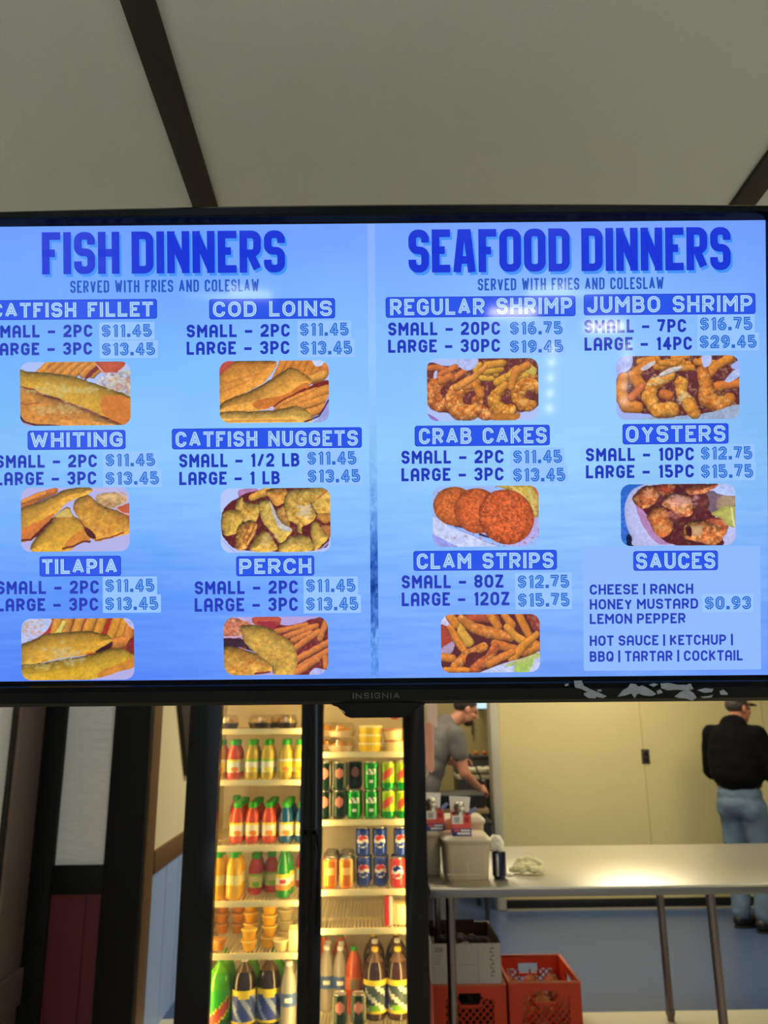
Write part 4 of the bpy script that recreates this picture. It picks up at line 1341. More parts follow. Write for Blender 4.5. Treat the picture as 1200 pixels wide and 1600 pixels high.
# perch
p = Pic(330, 950, 112, 70, 998, 565, (176, 160, 220), 10)
p.poly([(100, 250), (260, 250), (500, 430), (300, 340), (100, 320)], (50, 18, 36), shade=0)
p.poly([(110, 100), (200, 80), (330, 110), (380, 140), (300, 230), (110, 240)], (206, 120, 90), shade=.2, tex=.5, fine=.4)
p.line([(110, 240), (230, 240), (290, 220)], 8, (206, 170, 210)).line([(240, 75), (380, 140)], 7, (206, 180, 220))
p.poly([(370, 70), (580, 70), (600, 140), (560, 190), (480, 170), (370, 130)], (200, 84, 56), shade=.2, tex=.1)
p.poly([(400, 110), (560, 110), (590, 150), (540, 180), (440, 150)], (150, 40, 50), shade=0, tex=.1)
p.poly([(540, 190), (720, 140), (1000, 100), (1000, 520), (850, 560), (700, 565)], (110, 26, 30), shade=0, tex=.3)
for a, b, r in (((560, 195), (820, 140), 22), ((640, 240), (900, 150), 26), ((700, 270), (850, 210), 24), ((700, 350), (920, 200), 28), ((930, 260), (990, 110), 26), ((740, 430), (1000, 290), 28), ((760, 500), (1000, 360), 28), ((700, 560), (900, 440), 30), ((980, 500), (970, 420), 26)):
    p.tube([a, b], r, (204, 118, 52))
p.poly([(100, 330), (220, 330), (360, 370), (480, 430), (530, 500), (500, 540), (380, 560), (200, 570), (100, 520)], (200, 146, 46), shade=.35, tex=.4, light=1)
p.poly([(250, 150), (360, 140), (480, 160), (600, 220), (700, 300), (735, 390), (735, 480), (690, 560), (540, 560), (510, 470), (400, 390), (300, 300), (270, 230)], (202, 158, 58), shade=.35, tex=.35, light=1)
p.spots(520, 330, 330, 300, (176, 96, 40), 60, 7, .6).spots(300, 440, 200, 120, (186, 90, 40), 30, 9, .6)
p.poly([(840, 570), (880, 510), (960, 520), (1000, 545), (1000, 575)], (176, 180, 236), shade=0, warp=3)
p.line([(380, 550), (500, 540)], 8, (110, 26, 40))
p.done(95)
# clam strips
p = Pic(660, 945, 157, 77, 995, 570, (84, 26, 30), 11)
p.poly([(150, 70), (240, 100), (250, 180), (150, 170)], (206, 200, 240), shade=0)
p.poly([(150, 170), (220, 190), (260, 300), (150, 360)], (170, 60, 40), shade=.1)
p.poly([(150, 370), (260, 300), (260, 390), (180, 430), (150, 420)], (176, 150, 190), shade=.1)
CL = (208, 124, 38)
p.poly([(880, 80), (1000, 90), (1000, 240), (940, 200)], (150, 54, 44), shade=.2, tex=.4)
p.tube([(380, 120), (520, 100), (620, 120)], 40, (170, 74, 40))
for a, b, r in (((580, 90), (640, 180), 38), ((700, 90), (760, 170), 34), ((820, 90), (900, 250), 34), ((960, 350), (900, 380), 50), ((170, 440), (250, 450), 36), ((240, 100), (290, 160), 40)):
    p.tube([a, b], r, CL)
p.tube([(335, 110), (330, 220), (390, 310)], [30, 36, 46], (214, 160, 56))
p.tube([(235, 190), (330, 350), (360, 390)], [28, 36, 30], CL)
p.tube([(330, 110), (430, 190), (560, 230), (740, 270)], [34, 46, 52, 40], (208, 122, 44), tex=.4)
p.tube([(620, 330), (760, 370), (860, 400)], 40, (196, 110, 40))
p.tube([(720, 190), (800, 270), (900, 330)], 34, (214, 140, 46))
p.tube([(760, 460), (860, 340), (970, 250)], [40, 38, 26], (210, 132, 40))
p.tube([(280, 520), (370, 420), (520, 350)], [44, 40, 36], (206, 118, 40), tex=.5)
p.tube([(440, 540), (560, 450), (620, 350)], [44, 44, 34], (190, 92, 36), tex=.5)
p.tube([(560, 500), (680, 440), (760, 400)], [34, 36, 30], (208, 120, 40))
p.tube([(190, 545), (380, 548)], 24, (214, 130, 36))
p.poly([(380, 420), (480, 400), (440, 480), (370, 500)], (84, 26, 24), shade=0)
p.poly([(480, 570), (700, 490), (900, 440), (1000, 400), (1000, 580), (480, 580)], (190, 200, 240), shade=0, warp=2)
p.poly([(780, 570), (810, 480), (940, 450), (890, 570)], (166, 196, 90), shade=0, warp=2)
p.poly([(720, 500), (1000, 400), (1000, 440), (740, 520)], (176, 190, 110), shade=0, warp=2)
p.done()
# ------------------------------------------------------------------ drinks cooler
CY = 3.60                                    # front face of the doors
GY = CY + .025
SY = CY + .085                               # front edges of the shelves
m_cab = mat('black_cooler_enamel', (6, 6, 10), .35, spec=.25)
m_cin = mat('white_cooler_liner', (236, 226, 206), .45)
m_shelf = mat('cream_shelf_wire', (240, 226, 180), .4)
m_glass = clear_mat('cooler_door_glass', (246, 248, 246), .035, .02)
cx0, cx1 = at(284, 1350, CY).x, at(668, 1350, CY).x
cz1 = 2.02
dz0, dz1 = .16, 1.84
cool = thing('beverage_cooler', 'tall black two-door drinks cooler with lit shelves, between the panelled wall and steel table', 'cooler', ((cx0 + cx1) / 2, CY, 0))
OX, OY = (cx0 + cx1) / 2, CY


def cb(mb, a, b, mi=0):
    mb.box((a[0] - OX, a[1] - OY, a[2]), (b[0] - OX, b[1] - OY, b[2]), mi)


BK = CY + .66
xl0, xl1 = at(337, 1350, GY).x, at(468, 1350, GY).x
xr0, xr1 = at(502.5, 1350, GY).x, at(633, 1350, GY).x
cab = MB()
cb(cab, (cx0, CY + .04, 0), (cx0 + .045, BK + .05, cz1))
cb(cab, (cx1 - .045, CY + .04, 0), (cx1, BK + .05, cz1))
cb(cab, (cx0, BK, 0), (cx1, BK + .05, cz1))
cb(cab, (cx0, CY + .04, dz1 + .02), (cx1, BK, cz1))
cb(cab, (cx0, CY + .04, 0), (cx1, BK, dz0 - .02))
cab.build('cabinet', m_cab, cool, bevel=.004)
ln = MB()
cb(ln, (cx0 + .045, BK - .006, dz0 - .02), (cx1 - .045, BK, dz1 + .02))
cb(ln, (cx0 + .045, CY + .05, dz0 - .02), (cx0 + .051, BK, dz1 + .02))
cb(ln, (cx1 - .051, CY + .05, dz0 - .02), (cx1 - .045, BK, dz1 + .02))
cb(ln, (cx0 + .045, CY + .05, dz1 + .012), (cx1 - .045, BK, dz1 + .02))
cb(ln, (cx0 + .045, CY + .05, dz0 - .02), (cx1 - .045, BK, dz0 - .012))
ln.build('liner', m_cin, cool)
hd = MB()
cb(hd, (cx0, CY - .005, dz1 + .03), (cx1, CY + .04, cz1))
hd.build('header_panel', m_cab, cool, bevel=.004)
kk = MB()
cb(kk, (cx0, CY, 0), (cx1, CY + .04, dz0 - .03))
for k in range(6):
    cb(kk, (cx0 + .08, CY - .004, .03 + k * .015), (cx1 - .08, CY, .037 + k * .015))
kk.build('kick_grille', m_cab, cool)
xm = (xl1 + xr0) / 2
ml = MB()
cb(ml, (xm - .02, CY + .05, dz0 - .02), (xm + .02, CY + .09, dz1 + .02))
ml.build('mullion', m_cab, cool)
for a, b, g0, g1, hs in ((cx0, xm - .003, xl0, xl1, 1), (xm + .003, cx1, xr0, xr1, -1)):
    fr = MB()
    cb(fr, (a, CY, dz0 - .02), (g0, CY + .038, dz1 + .025))
    cb(fr, (g1, CY, dz0 - .02), (b, CY + .038, dz1 + .025))
    cb(fr, (g0, CY, dz0 - .02), (g1, CY + .038, dz0 + .05))
    cb(fr, (g0, CY, dz1 - .03), (g1, CY + .038, dz1 + .025))
    d = fr.build('door', m_cab, cool, bevel=.003)
    gp = MB()
    cb(gp, (g0 - .004, GY, dz0 + .04), (g1 + .004, GY + .004, dz1 - .02))
    gp.build('glass', m_glass, d)
    h = MB()
    hx = (g1 + b) / 2 if hs > 0 else (g0 + a) / 2
    hx = xm - .018 if hs > 0 else xm + .018
    cb(h, (hx - .007, CY - .03, .75), (hx + .007, CY - .018, 1.15))
    cb(h, (hx - .007, CY - .03, .75), (hx + .007, CY, .77))
    cb(h, (hx - .007, CY - .03, 1.13), (hx + .007, CY, 1.15))
    h.build('handle', m_cab, d, bevel=.002)
# tubes that light the shelves
m_tube = emat('cooler_tube_light', (255, 214, 132), LIGHT_COOLER)
for x in (cx0 + .060, xm - .030, xm + .030, cx1 - .060):
    t = MB()
    t.tube((x - OX, CY + .052 - OY, dz0 + .04), (x - OX, CY + .052 - OY, dz1 - .03), .009, n=10)
    t.build('light_tube', m_tube, cool, smooth=40)
# shelves
SH = {}
for nm, g0, g1, ys in (('L', xl0, xl1, [1143, 1223, 1325.5, 1412, 1494, 1622]), ('R', xr0, xr1, [1179, 1285, 1394, 1454.5, 1612])):
    xa = (cx0 + .053) if nm == 'L' else (xm + .024)
    xb = (xm - .024) if nm == 'L' else (cx1 - .053)
    pm = 400 if nm == 'L' else 568
    for i, y in enumerate(ys):
        z = at(pm, y, SY).z
        SH[nm + str(i)] = z + .0115
        fe = MB()
        cb(fe, (xa, SY - .008, z - .012), (xb, SY + .004, z + .0125))
        s_ = fe.build('shelf', m_shelf, cool, bevel=.002)
        rk = MB()
        nw = int((xb - xa) / .0165)
        for k in range(nw + 1):
            xx = xa + (xb - xa) * k / nw
            rk.tube((xx - OX, SY - OY, z + .008), (xx - OX, BK - .02 - OY, z + .008), .0028, n=6)
        for yy in (SY + .2, SY + .4, BK - .03):
            rk.tube((xa - OX, yy - OY, z + .003), (xb - OX, yy - OY, z + .003), .004, n=6)
        rk.build('wire_rack', m_shelf, s_)
# sticker on the right door
st = MB()
sp = at(617, 1116, CY + .022)
st.tube((sp.x - OX, CY + .0245 - OY, sp.z + .01), (sp.x - OX, CY + .021 - OY, sp.z + .01), .033, n=24)
st.build('round_sticker', mat('red_round_sticker', (206, 66, 70), .5), cool)

# ------------------------------------------------------------------ what stands in the cooler
def liquid(name, col, rough=.15):
    return mat(name, col, rough, coat=.5)


m_gcap = mat('green_bottle_cap', (40, 170, 40), .4)
m_dgcap = mat('dark_green_bottle_cap', (22, 120, 60), .4)
m_wcap = mat('white_bottle_cap', (236, 236, 230), .4)
m_ycap = mat('yellow_bottle_cap', (240, 200, 40), .4)
m_lab_y = mat('yellow_label_paper', (250, 222, 60), .45)
m_lab_w = mat('white_label_paper', (244, 240, 226), .45)
m_lab_o = mat('orange_label_fruit', (244, 146, 36), .45)
m_lab_g = mat('green_label_band', (130, 196, 30), .45)
m_lab_b = mat('blue_label_paper', (44, 70, 160), .45)
m_lab_db = mat('dark_blue_label_print', (24, 34, 96), .45)
m_lab_r = mat('red_label_print', (206, 40, 40), .45)
m_alu = mat('bare_can_aluminium', (214, 210, 200), .3, metal=.9)


def bottle(name, body_prof, m_body, label, cap, cat='bottle', n=28, neck=None):
    """label: (z0, z1, r, [mats], mf); cap: (r, z0, z1, mat)"""
    t = thing(name, 'bottle', cat)
    MB().lathe(body_prof, n).build('body', m_body, t, smooth=50)
    if neck:
        MB().lathe(neck[0], n).build('clear_shoulder', neck[1], t, smooth=50)
    if label:
        z0, z1, r, ms, mf = label
        K = 12
        pr = [(r(z0 + (z1 - z0) * k / K) if callable(r) else r, z0 + (z1 - z0) * k / K) for k in range(K + 1)]
        MB().lathe(pr, 40, mf=mf, cap=False).build('label', ms, t, smooth=60)
    if cap:
        r, z0, z1, mc = cap
        MB().lathe([(r * .98, z0), (r, z0 + .002), (r, z1 - .003), (r * .9, z1)], 20).build('cap', mc, t, smooth=40)
    return t


JP = [(.024, 0), (.030, .004), (.0325, .014), (.0325, .030), (.0318, .033), (.0318, .086), (.0328, .090), (.0325, .104), (.0295, .122), (.0235, .138), (.0175, .147), (.0165, .152)]


def juice(col, nm, fruit=m_lab_o, top=m_lab_y, mid=m_lab_w):
    def f():
        def mf(t, z):
            if z > .078:
                return 0
            if abs(t - .1) < .55 and .034 < z < .058 and (t - .1) ** 2 / .30 + (z - .045) ** 2 / .00016 < 1:
                return 2
            return 0 if (abs(t) > .9 and z < .05) else 1
        return bottle('juice_bottle', JP, liquid('juice_' + nm, col), (.032, .088, .0327, [top, mid, fruit], mf), (.0195, .150, .174, m_gcap))
    return f


def sprite_bottle():
    def mf(t, z):
        return 0 if z > .085 else (2 if abs(t) < .5 and .06 < z < .08 else (1 if z > .055 else 3))
    pr = [(.022, 0), (.029, .004), (.031, .02), (.030, .04), (.031, .095), (.029, .125), (.021, .155), (.0145, .18), (.013, .19)]
    return bottle('soda_bottle', pr, liquid('green_soda', (20, 140, 40)), (.035, .1, .0318, [m_lab_y, m_lab_w, m_lab_r, m_lab_o], mf), (.0145, .188, .204, m_gcap))


def orange_juice():
    def mf(t, z):
        return 1 if .06 < z < .1 else 0
    pr = [(.027, 0), (.034, .005), (.0355, .02), (.0345, .06), (.0345, .1), (.036, .12), (.035, .135), (.0285, .158), (.0185, .168), (.0175, .172)]
    return bottle('juice_bottle', pr, liquid('orange_juice', (250, 186, 14)), (.058, .1, .0352, [m_lab_y, mat('pale_yellow_label', (250, 232, 150), .45)], mf), (.0205, .17, .194, m_gcap))


def two_liter(nm, col, clear, labs, mf, capm, lz=(.035, .178)):
    def f():
        Q = .9
        pr = [(.029, 0), (.046, .004 * Q), (.0515, .02 * Q), (.0515, .188 * Q), (.0505, .205 * Q), (.0455, .232 * Q), (.037, .252 * Q)]
        nk = [(.0372, .2515 * Q), (.026, .268 * Q), (.0165, .281 * Q), (.0135, .286 * Q), (.0135, .296 * Q)]
        return bottle('soda_bottle', pr, liquid('soda_' + nm, col), (lz[0] * Q, lz[1] * Q, .0522, labs, lambda t, z: mf(t, z / Q)), (.0148, .292 * Q, .31 * Q, capm), n=36, neck=(nk, liquid('upper_' + nm, clear)))
    return f


def mf_tea(t, z):                       # blue print with a yellow scalloped edge above
    edge = .158 - .02 * math.cos(t * 2.0) ** 2
    if z > edge or z < .044:
        return 0
    if math.sin(t * 5 + z * 60) > .55:
        return 2
    return 1 if abs(t) < 1.1 else 3


def mf_lemon(t, z):                     # yellow band, pale lettering on dark and green
    if z > .150 or z < .044:
        return 0
    if math.sin(t * 4 + z * 90) > .5 and abs(t) < .9:
        return 2
    if .05 < z < .075 and abs(t) < .6:
        return 4
    return 3 if abs(t) < .9 else 1


def mf_dew(t, z):                       # green label with a red slanting flash
    s = z - .09 - .05 * (t - .2)
    if abs(s) < .026 and abs(t) < 1.0:
        return 1
    if abs(s) < .036 and abs(t) < 1.15:
        return 2
    return 0 if z > .06 else 3


tea = two_liter('dark_tea', (44, 20, 14), (96, 70, 50), [m_lab_y, m_lab_b, mat('pale_blue_label_print', (170, 184, 216), .45), m_lab_db], mf_tea, m_wcap)
lemon = two_liter('brown_tea', (58, 24, 16), (110, 80, 62), [m_lab_y, m_lab_db, m_lab_w, mat('slate_label', (66, 84, 92), .45), m_lab_g], mf_lemon, m_ycap)
dew = two_liter('green_citrus', (86, 186, 30), (110, 200, 50), [mat('bright_green_label', (40, 176, 40), .45), mat('coral_red_label', (220, 84, 70), .45), m_lab_y, m_dgcap], mf_dew, m_gcap)


def water():
    pr = [(.024, 0), (.030, .004), (.0335, .02), (.032, .035), (.0335, .05), (.0335, .16), (.032, .18), (.028, .205), (.018, .23), (.0135, .24), (.0135, .25)]
    return bottle('water_bottle', pr, liquid('clear_water', (170, 160, 148), .1), (.095, .145, .0342, [mat('blue_water_label', (70, 100, 160), .45), m_lab_w], lambda t, z: 1 if abs(t) < .5 and .11 < z < .13 else 0), (.0145, .246, .262, m_wcap))


def orange_soda():
    pr = [(.028, 0), (.036, .004), (.039, .02), (.038, .08), (.039, .15), (.036, .19), (.027, .222), (.016, .245), (.0135, .252)]
    return bottle('soda_bottle', pr, liquid('orange_red_soda', (214, 84, 30)), (.10, .15, .0398, [mat('orange_soda_label', (226, 110, 40), .45), mat('grey_label_print', (160, 140, 110), .45)], lambda t, z: 1 if abs(t) < .4 and .105 < z < .14 else 0), (.0145, .25, .266, m_gcap))


CANP = [(.024, 0), (.027, .002), (.0325, .011), (.0331, .014)] + [(.0331, .014 + .096 * k / 16) for k in range(1, 17)] + [(.0318, .114), (.0272, .119), (.0275, .1215), (.0262, .122), (.0252, .1195), (0, .1190)]


def can(mats, mf):
    def f():
        t = thing('soda_can', 'can', 'can')
        MB().lathe(CANP[:-4], 44, mf=mf).build('body', mats, t, smooth=50)
        l = MB().lathe(CANP[-5:], 30, cap=False)
        lid = l.build('lid', m_alu, t, smooth=40)
        MB().box((-.006, -.016, .1192), (.006, .006, .1206)).build('pull_tab', m_alu, lid)
        return t
    return f


m_cblue = mat('blue_can_print', (26, 60, 160), .25, metal=.4)
m_cwhite = mat('white_can_print', (238, 236, 228), .3)
m_cred = mat('red_can_print', (214, 40, 44), .3)
m_corange = mat('orange_can_print', (236, 128, 16), .25, metal=.4)
m_cgreen = mat('green_can_print', (12, 150, 50), .25, metal=.4)
m_cdark = mat('dark_green_can_print', (10, 44, 30), .25, metal=.4)
m_clime = mat('lime_can_print', (176, 210, 20), .25, metal=.3)
m_csilver = mat('silver_can_print', (200, 196, 180), .25, metal=.7)


def mf_globe(t, z):                     # round emblem: red above, white wave, blue below
    x, y = t * .0331, z - .066
    r = math.hypot(x, y)
    if r < .0250:
        w = .004 * math.sin(x * 150)
        if y > .006 + w:
            return 2
        if y < -.007 + w:
            return 0
        return 1
    if r < .0275:
        return 1
    return 0


def mf_green(t, z):                     # pale wordmark block in the upper half
    if .070 < z < .094 and abs(t) < .75 and math.sin(t * 9 + z * 180) > -.55:
        return 1
    if .03 < z < .044 and abs(t) < .3:
        return 1
    return 0


def mf_dark(t, z):                      # pinkish shield, silver bars either side
    x, y = t / .62, (z - .074) / .022
    if x * x + y * y < 1:
        return 1
    if .9 < abs(t) < 1.35:
        return 2
    return 0


def mf_lime(t, z):
    if abs(z - .07 - .02 * t) < .018 and abs(t) < .8:
        return 1
    return 2 if z < .03 else 0


def mf_orange(t, z):
    if .058 < z < .086 and abs(t) < .55:
        return 1
    return 2 if .75 < abs(t) < 1.2 else 0


can_blue = can([m_cblue, m_cwhite, m_cred], mf_globe)
can_green = can([m_cgreen, m_cwhite], mf_green)
can_dark = can([m_cdark, mat('dusty_pink_can_print', (196, 120, 110), .35), m_csilver], mf_dark)
can_lime = can([m_clime, mat('red_flash_can_print', (206, 74, 50), .3), m_cgreen], mf_lime)
can_orange = can([m_corange, mat('pale_orange_can_print', (244, 190, 110), .3), mat('light_gold_can_print', (250, 214, 120), .25, metal=.4)], mf_orange)
can_amber = can([m_cred, m_cwhite, m_cblue], mf_globe)


def tub(nm, col, lid, r0=.058, r1=.066, h=.042, cat='tub'):
    def f():
        t = thing('food_tub', 'tub', cat)
        MB().lathe([(r0 * .96, 0), (r0, .002), (r1, h - .008), (r1, h - .006)], 30).build('body', mat(nm, col, .4), t, smooth=40)
        MB().lathe([(r1 + .002, h - .009), (r1 + .003, h - .007), (r1 + .003, h - .002), (r1, h)], 30).build('lid', lid, t, smooth=40)
        return t
    return f


m_clid = mat('cream_tub_lid', (248, 232, 170), .35)
m_dome = clear_mat('clear_dome_plastic', (244, 240, 232), .10, .05)


def dome(nm, base_col, food_col, r=.062):
    def f():
        t = thing('deli_container', 'container', 'container')
        MB().lathe([(r * .86, 0), (r * .9, .001), (r, .022), (r + .004, .023), (r + .004, .026), (r - .002, .026)], 30).build('base', mat(nm, base_col, .3), t, smooth=40)
        b = MB()
        for k in range(7):
            a = k * 2.4
            q = r * .5 * math.sqrt(k / 6)
            b.lathe([(0, 0), (.016, .003), (.021, .012), (.015, .023), (0, .027)], 12, c=(q * math.cos(a), q * math.sin(a), .012 + .01 * (k < 3)), cap=False)
        b.build('food', mat(nm + '_food', food_col, .6, vary=.3, scale=90), t, smooth=60)
        MB().lathe([(r + .003, .026), (r, .029), (r * .92, .052), (r * .72, .062), (0, .064)], 30, cap=False).build('clear_lid', m_dome, t, smooth=50)
        return t
    return f


def cup(nm, col, lidc, r0=.024, r1=.033, h=.0435):
    def f():
        t = thing('portion_cup', 'cup', 'cup')
        MB().lathe([(r0 * .95, 0), (r0, .001), (r1, h - .006), (r1 + .001, h - .005)], 24).build('body', mat(nm, col, .3, coat=.4), t, smooth=40)
        MB().lathe([(r1 + .002, h - .007), (r1 + .003, h - .005), (r1 + .002, h - .001), (r1 - .003, h), (r1 - .006, h - .002), (0, h - .002)], 24, cap=False).build('lid', lidc, t, smooth=40)
        return t
    return f


DY = .042            # centre of the front row behind the shelf edge


def put(key, b, px, shelf, label, group, row=0, pitch=.075, z=0.0, dx=0.0, r=.034, rotz=None, off=0.0):
    """px: photo column of the front-row centre line at that shelf"""
    Y0 = SY + .006 + r + off
    zz = SH[shelf]
    yy = at(px, 1223, SY).y
    X = at(px, {'L0': 1130, 'L1': 1195, 'L2': 1290, 'L3': 1375, 'L4': 1470, 'L5': 1555, 'R0': 1155, 'R1': 1240, 'R2': 1350, 'R3': 1425, 'R4': 1555}[shelf], Y0).x
    if rotz is None:
        rotz = math.atan2(-X, Y0) * 1.0
    return place(key, b, (X + dx, Y0 + row * pitch, zz + z + .0005), label, group, rotz)


red = juice((214, 70, 44), 'red')
yel = juice((206, 178, 66), 'pale_yellow', m_lab_y, m_lab_g, m_lab_w)
coral = juice((214, 76, 56), 'coral')
blue = juice((16, 84, 140), 'blue')
berry = juice((190, 36, 50), 'berry', m_lab_g, m_lab_g, mat('pale_green_label', (216, 220, 150), .45))
ol = juice((196, 170, 60), 'olive', m_lab_o, m_lab_w, m_lab_y)
SL = ['top shelf', 'second shelf', 'third shelf', 'fourth shelf', 'fifth shelf', 'bottom shelf']
# left door, top shelf
G = "containers on the cooler's top left shelf"
put('dome_black', dome('black_deli_base', (40, 24, 18), (206, 170, 100), .046), 357, 'L0', 'small black deli container with clear lid, leftmost on the top left cooler shelf', G, r=.05)
put('dome_big', dome('dark_deli_base', (46, 28, 22), (224, 186, 120), .062), 409, 'L0', 'wide dark deli container with pale domed food, middle of the top left cooler shelf', G, r=.064)
put('dome_black', None, 449, 'L0', 'small black deli container with clear lid, right end of the top left cooler shelf', G, r=.05)
put('dome_black', None, 432, 'L0', 'small black deli container behind the wide domed one, top left cooler shelf', G, row=2, r=.05)
# left door, second shelf
G = "juice bottles on the cooler's second left shelf"
L1 = [(342, ol, 'ol', 'orange juice bottle with pale yellow label, leftmost'), (366, red, 'red', 'red juice bottle with broad yellow label'), (394, yel, 'yel', 'pale yellow juice bottle right of the red one'),
      (418, yel, 'yel', 'pale yellow juice bottle, middle of the row'), (446.5, ol, 'ol', 'olive juice bottle with white and yellow label'), (469, ol, 'ol', 'olive juice bottle against the door frame')]
for i, (px, b, k, lab) in enumerate(L1):
    put('juice_' + k, b, px, 'L1', lab + ', second shelf of the left cooler door', G)
for i, (px, b, k, lab) in enumerate(L1):
    b2, k2 = (coral, 'coral') if i < 2 else (yel, 'yel')
    put('juice_' + k2, b2, px, 'L1', ['red juice bottle behind the leftmost bottle', 'red juice bottle behind the yellow-labelled red one', 'pale juice bottle behind the first pale yellow one', 'pale juice bottle behind the middle one', 'pale juice bottle behind the olive one', 'pale juice bottle behind the last olive one'][i] + ', second left cooler shelf', G, row=1)
# left door, third shelf
G = "juice bottles on the cooler's third left shelf"
L2 = [(370.5, coral, 'coral', 'red juice bottle at the left of the row'), (394.5, coral, 'coral', 'second red juice bottle of the row'), (420, coral, 'coral', 'third red juice bottle of the row'), (447, blue, 'blue', 'blue juice bottle right of the red ones'), (472, blue, 'blue', 'blue juice bottle cut by the door frame')]
for px, b, k, lab in L2:
    put('juice_' + k, b, px, 'L2', lab + ', third shelf of the left cooler door', G, off=.035)
    for r_ in (1, 2, 3):
        put('juice_' + k, b, px, 'L2', ['', 'bottle directly behind the ', 'bottle two places behind the ', 'bottle three places behind the '][r_] + lab.replace(' of the row', '').replace('at the left', 'at left').replace(' right of the red ones', '').replace(' by the door frame', '').replace(' bottle', '') + ', third left shelf', G, row=r_, off=.035)
put('juice_berry', berry, 352, 'L2', 'dark red juice bottle deep at the left back of the third left cooler shelf', G, row=4, off=.035)
# left door, fourth shelf
G = "juice bottles on the cooler's fourth left shelf"
put('oj', orange_juice, 340, 'L3', 'yellow orange juice bottle cut by the left door frame, fourth cooler shelf', G, r=.036)
put('oj', None, 365.5, 'L3', 'whole yellow orange juice bottle, fourth shelf of the left cooler door', G, r=.036)
put('oj', None, 340, 'L3', 'orange juice bottle behind the one cut by the frame, fourth left cooler shelf', G, r=.036, row=1)
put('oj', None, 365.5, 'L3', 'orange juice bottle behind the whole yellow one, fourth left cooler shelf', G, r=.036, row=1)
put('juice_berry', None, 399, 'L3', 'dark red juice bottle with pale green label, right of the yellow ones, fourth left shelf', G, off=.09)
put('juice_berry', None, 424, 'L3', 'dark red juice bottle behind the green soda bottle, fourth left cooler shelf', G, off=.13)
put('juice_berry', None, 399, 'L3', 'dark red juice bottle at the back, fourth left cooler shelf', G, off=.09, row=1)
put('lime_soda', sprite_bottle, 442, 'L3', 'tapered green soda bottle with yellow and red label, fourth left cooler shelf', G, off=.012)
put('lime_soda', None, 446, 'L3', 'green soda bottle directly behind the tapered front one, fourth left cooler shelf', G, row=1, off=.012)
put('juice_coral', None, 466, 'L3', 'red juice bottle at the right back of the fourth left cooler shelf', G, row=3)
# left door, fifth shelf
m_olid = mat('orange_cup_lid', (255, 214, 90), .3)
cor = cup('orange_portion', (255, 190, 30), m_olid)
cbr = cup('amber_portion', (222, 140, 44), mat('amber_cup_lid', (214, 160, 90), .3))
cwh = cup('cream_portion', (236, 220, 160), m_clid)
G = "stacked portion cups on the cooler's fifth left shelf"


def stack(key, b, px, n, lab, row=0, off=0.0, h=.044, pos=None):
    nm = ['lowest', 'second', 'third', 'fourth', 'fifth']
    for k in range(n):
        w = 'topmost' if (k == n - 1 and n > 1) else nm[k]
        put(key, b, px, 'L4', ('only cup' if n == 1 else w + ' cup') + ' of ' + lab, G, row=row, off=off, z=k * h, r=.035)


stack('cup_orange', cor, 389, 2, 'the orange stack in front, fifth left cooler shelf')
stack('cup_orange', None, 391, 4, 'the tall orange stack just behind the front one', off=.10)
stack('cup_orange', None, 420, 4, 'the tall orange stack right of centre, fifth left shelf', off=.05)
stack('cup_amber', cbr, 341, 1, 'the amber cup standing alone at far left, fifth left shelf', off=.02)
stack('cup_amber', None, 346, 4, 'the amber stack at the left back, fifth left shelf', off=.28)
stack('cup_amber', None, 372, 4, 'the amber stack at the back behind the orange ones', off=.28)
stack('cup_cream', cwh, 439, 1, 'the low cream cup right of the orange stacks')
stack('cup_cream', None, 446, 4, 'the cream stack at the right back, fifth left shelf', off=.14)
cart = thing('carton', 'small cream carton standing at the right end of the fifth left cooler shelf', 'carton')
MB().box((-.021, -.03, 0), (.021, .03, .085)).build('body', mat('cream_carton_board', (246, 232, 176), .5), cart, bevel=.002)
MB().box((-.019, -.001, .085), (.019, .001, .097)).build('top_fold', mat('cream_carton_board', (246, 232, 176), .5), cart)
cart.location = (at(459, 1470, SY + .05).x, SY + .05, SH['L4'])
# left door, bottom shelf
G = "large bottles on the cooler's bottom left shelf"
put('dew', dew, 342.5, 'L5', 'large green citrus soda bottle with red flash, bottom left of the cooler', G, r=.056)
put('tea', tea, 381, 'L5', 'large dark tea bottle with blue and yellow label, first of the pair, bottom left shelf', G, r=.056)
put('tea', None, 420, 'L5', 'large dark tea bottle with blue and yellow label, second of the pair, bottom left shelf', G, r=.056, off=.02)
put('water', water, 450.5, 'L5', 'clear water bottle right of the dark tea bottles, bottom left shelf', G, r=.033, off=.01)
put('water', None, 469, 'L5', 'clear water bottle against the door frame, bottom left shelf', G, r=.033, off=.085)
put('water', None, 452, 'L5', 'clear water bottle second from the front at the right, bottom left shelf', G, r=.033, off=.16)
put('dew', None, 342.5, 'L5', 'green citrus soda bottle behind the front green one, bottom left shelf', G, r=.056, row=1, pitch=.12)
put('dew', None, 382, 'L5', 'green citrus soda bottle behind the first tea bottle, bottom left shelf', G, r=.056, row=1, pitch=.12)
put('dew', None, 421, 'L5', 'green citrus soda bottle behind the second tea bottle, bottom left shelf', G, r=.056, row=1, pitch=.14)
put('dew', None, 456, 'L5', 'green citrus soda bottle behind the water bottles, bottom left shelf', G, r=.056, row=2, pitch=.12)
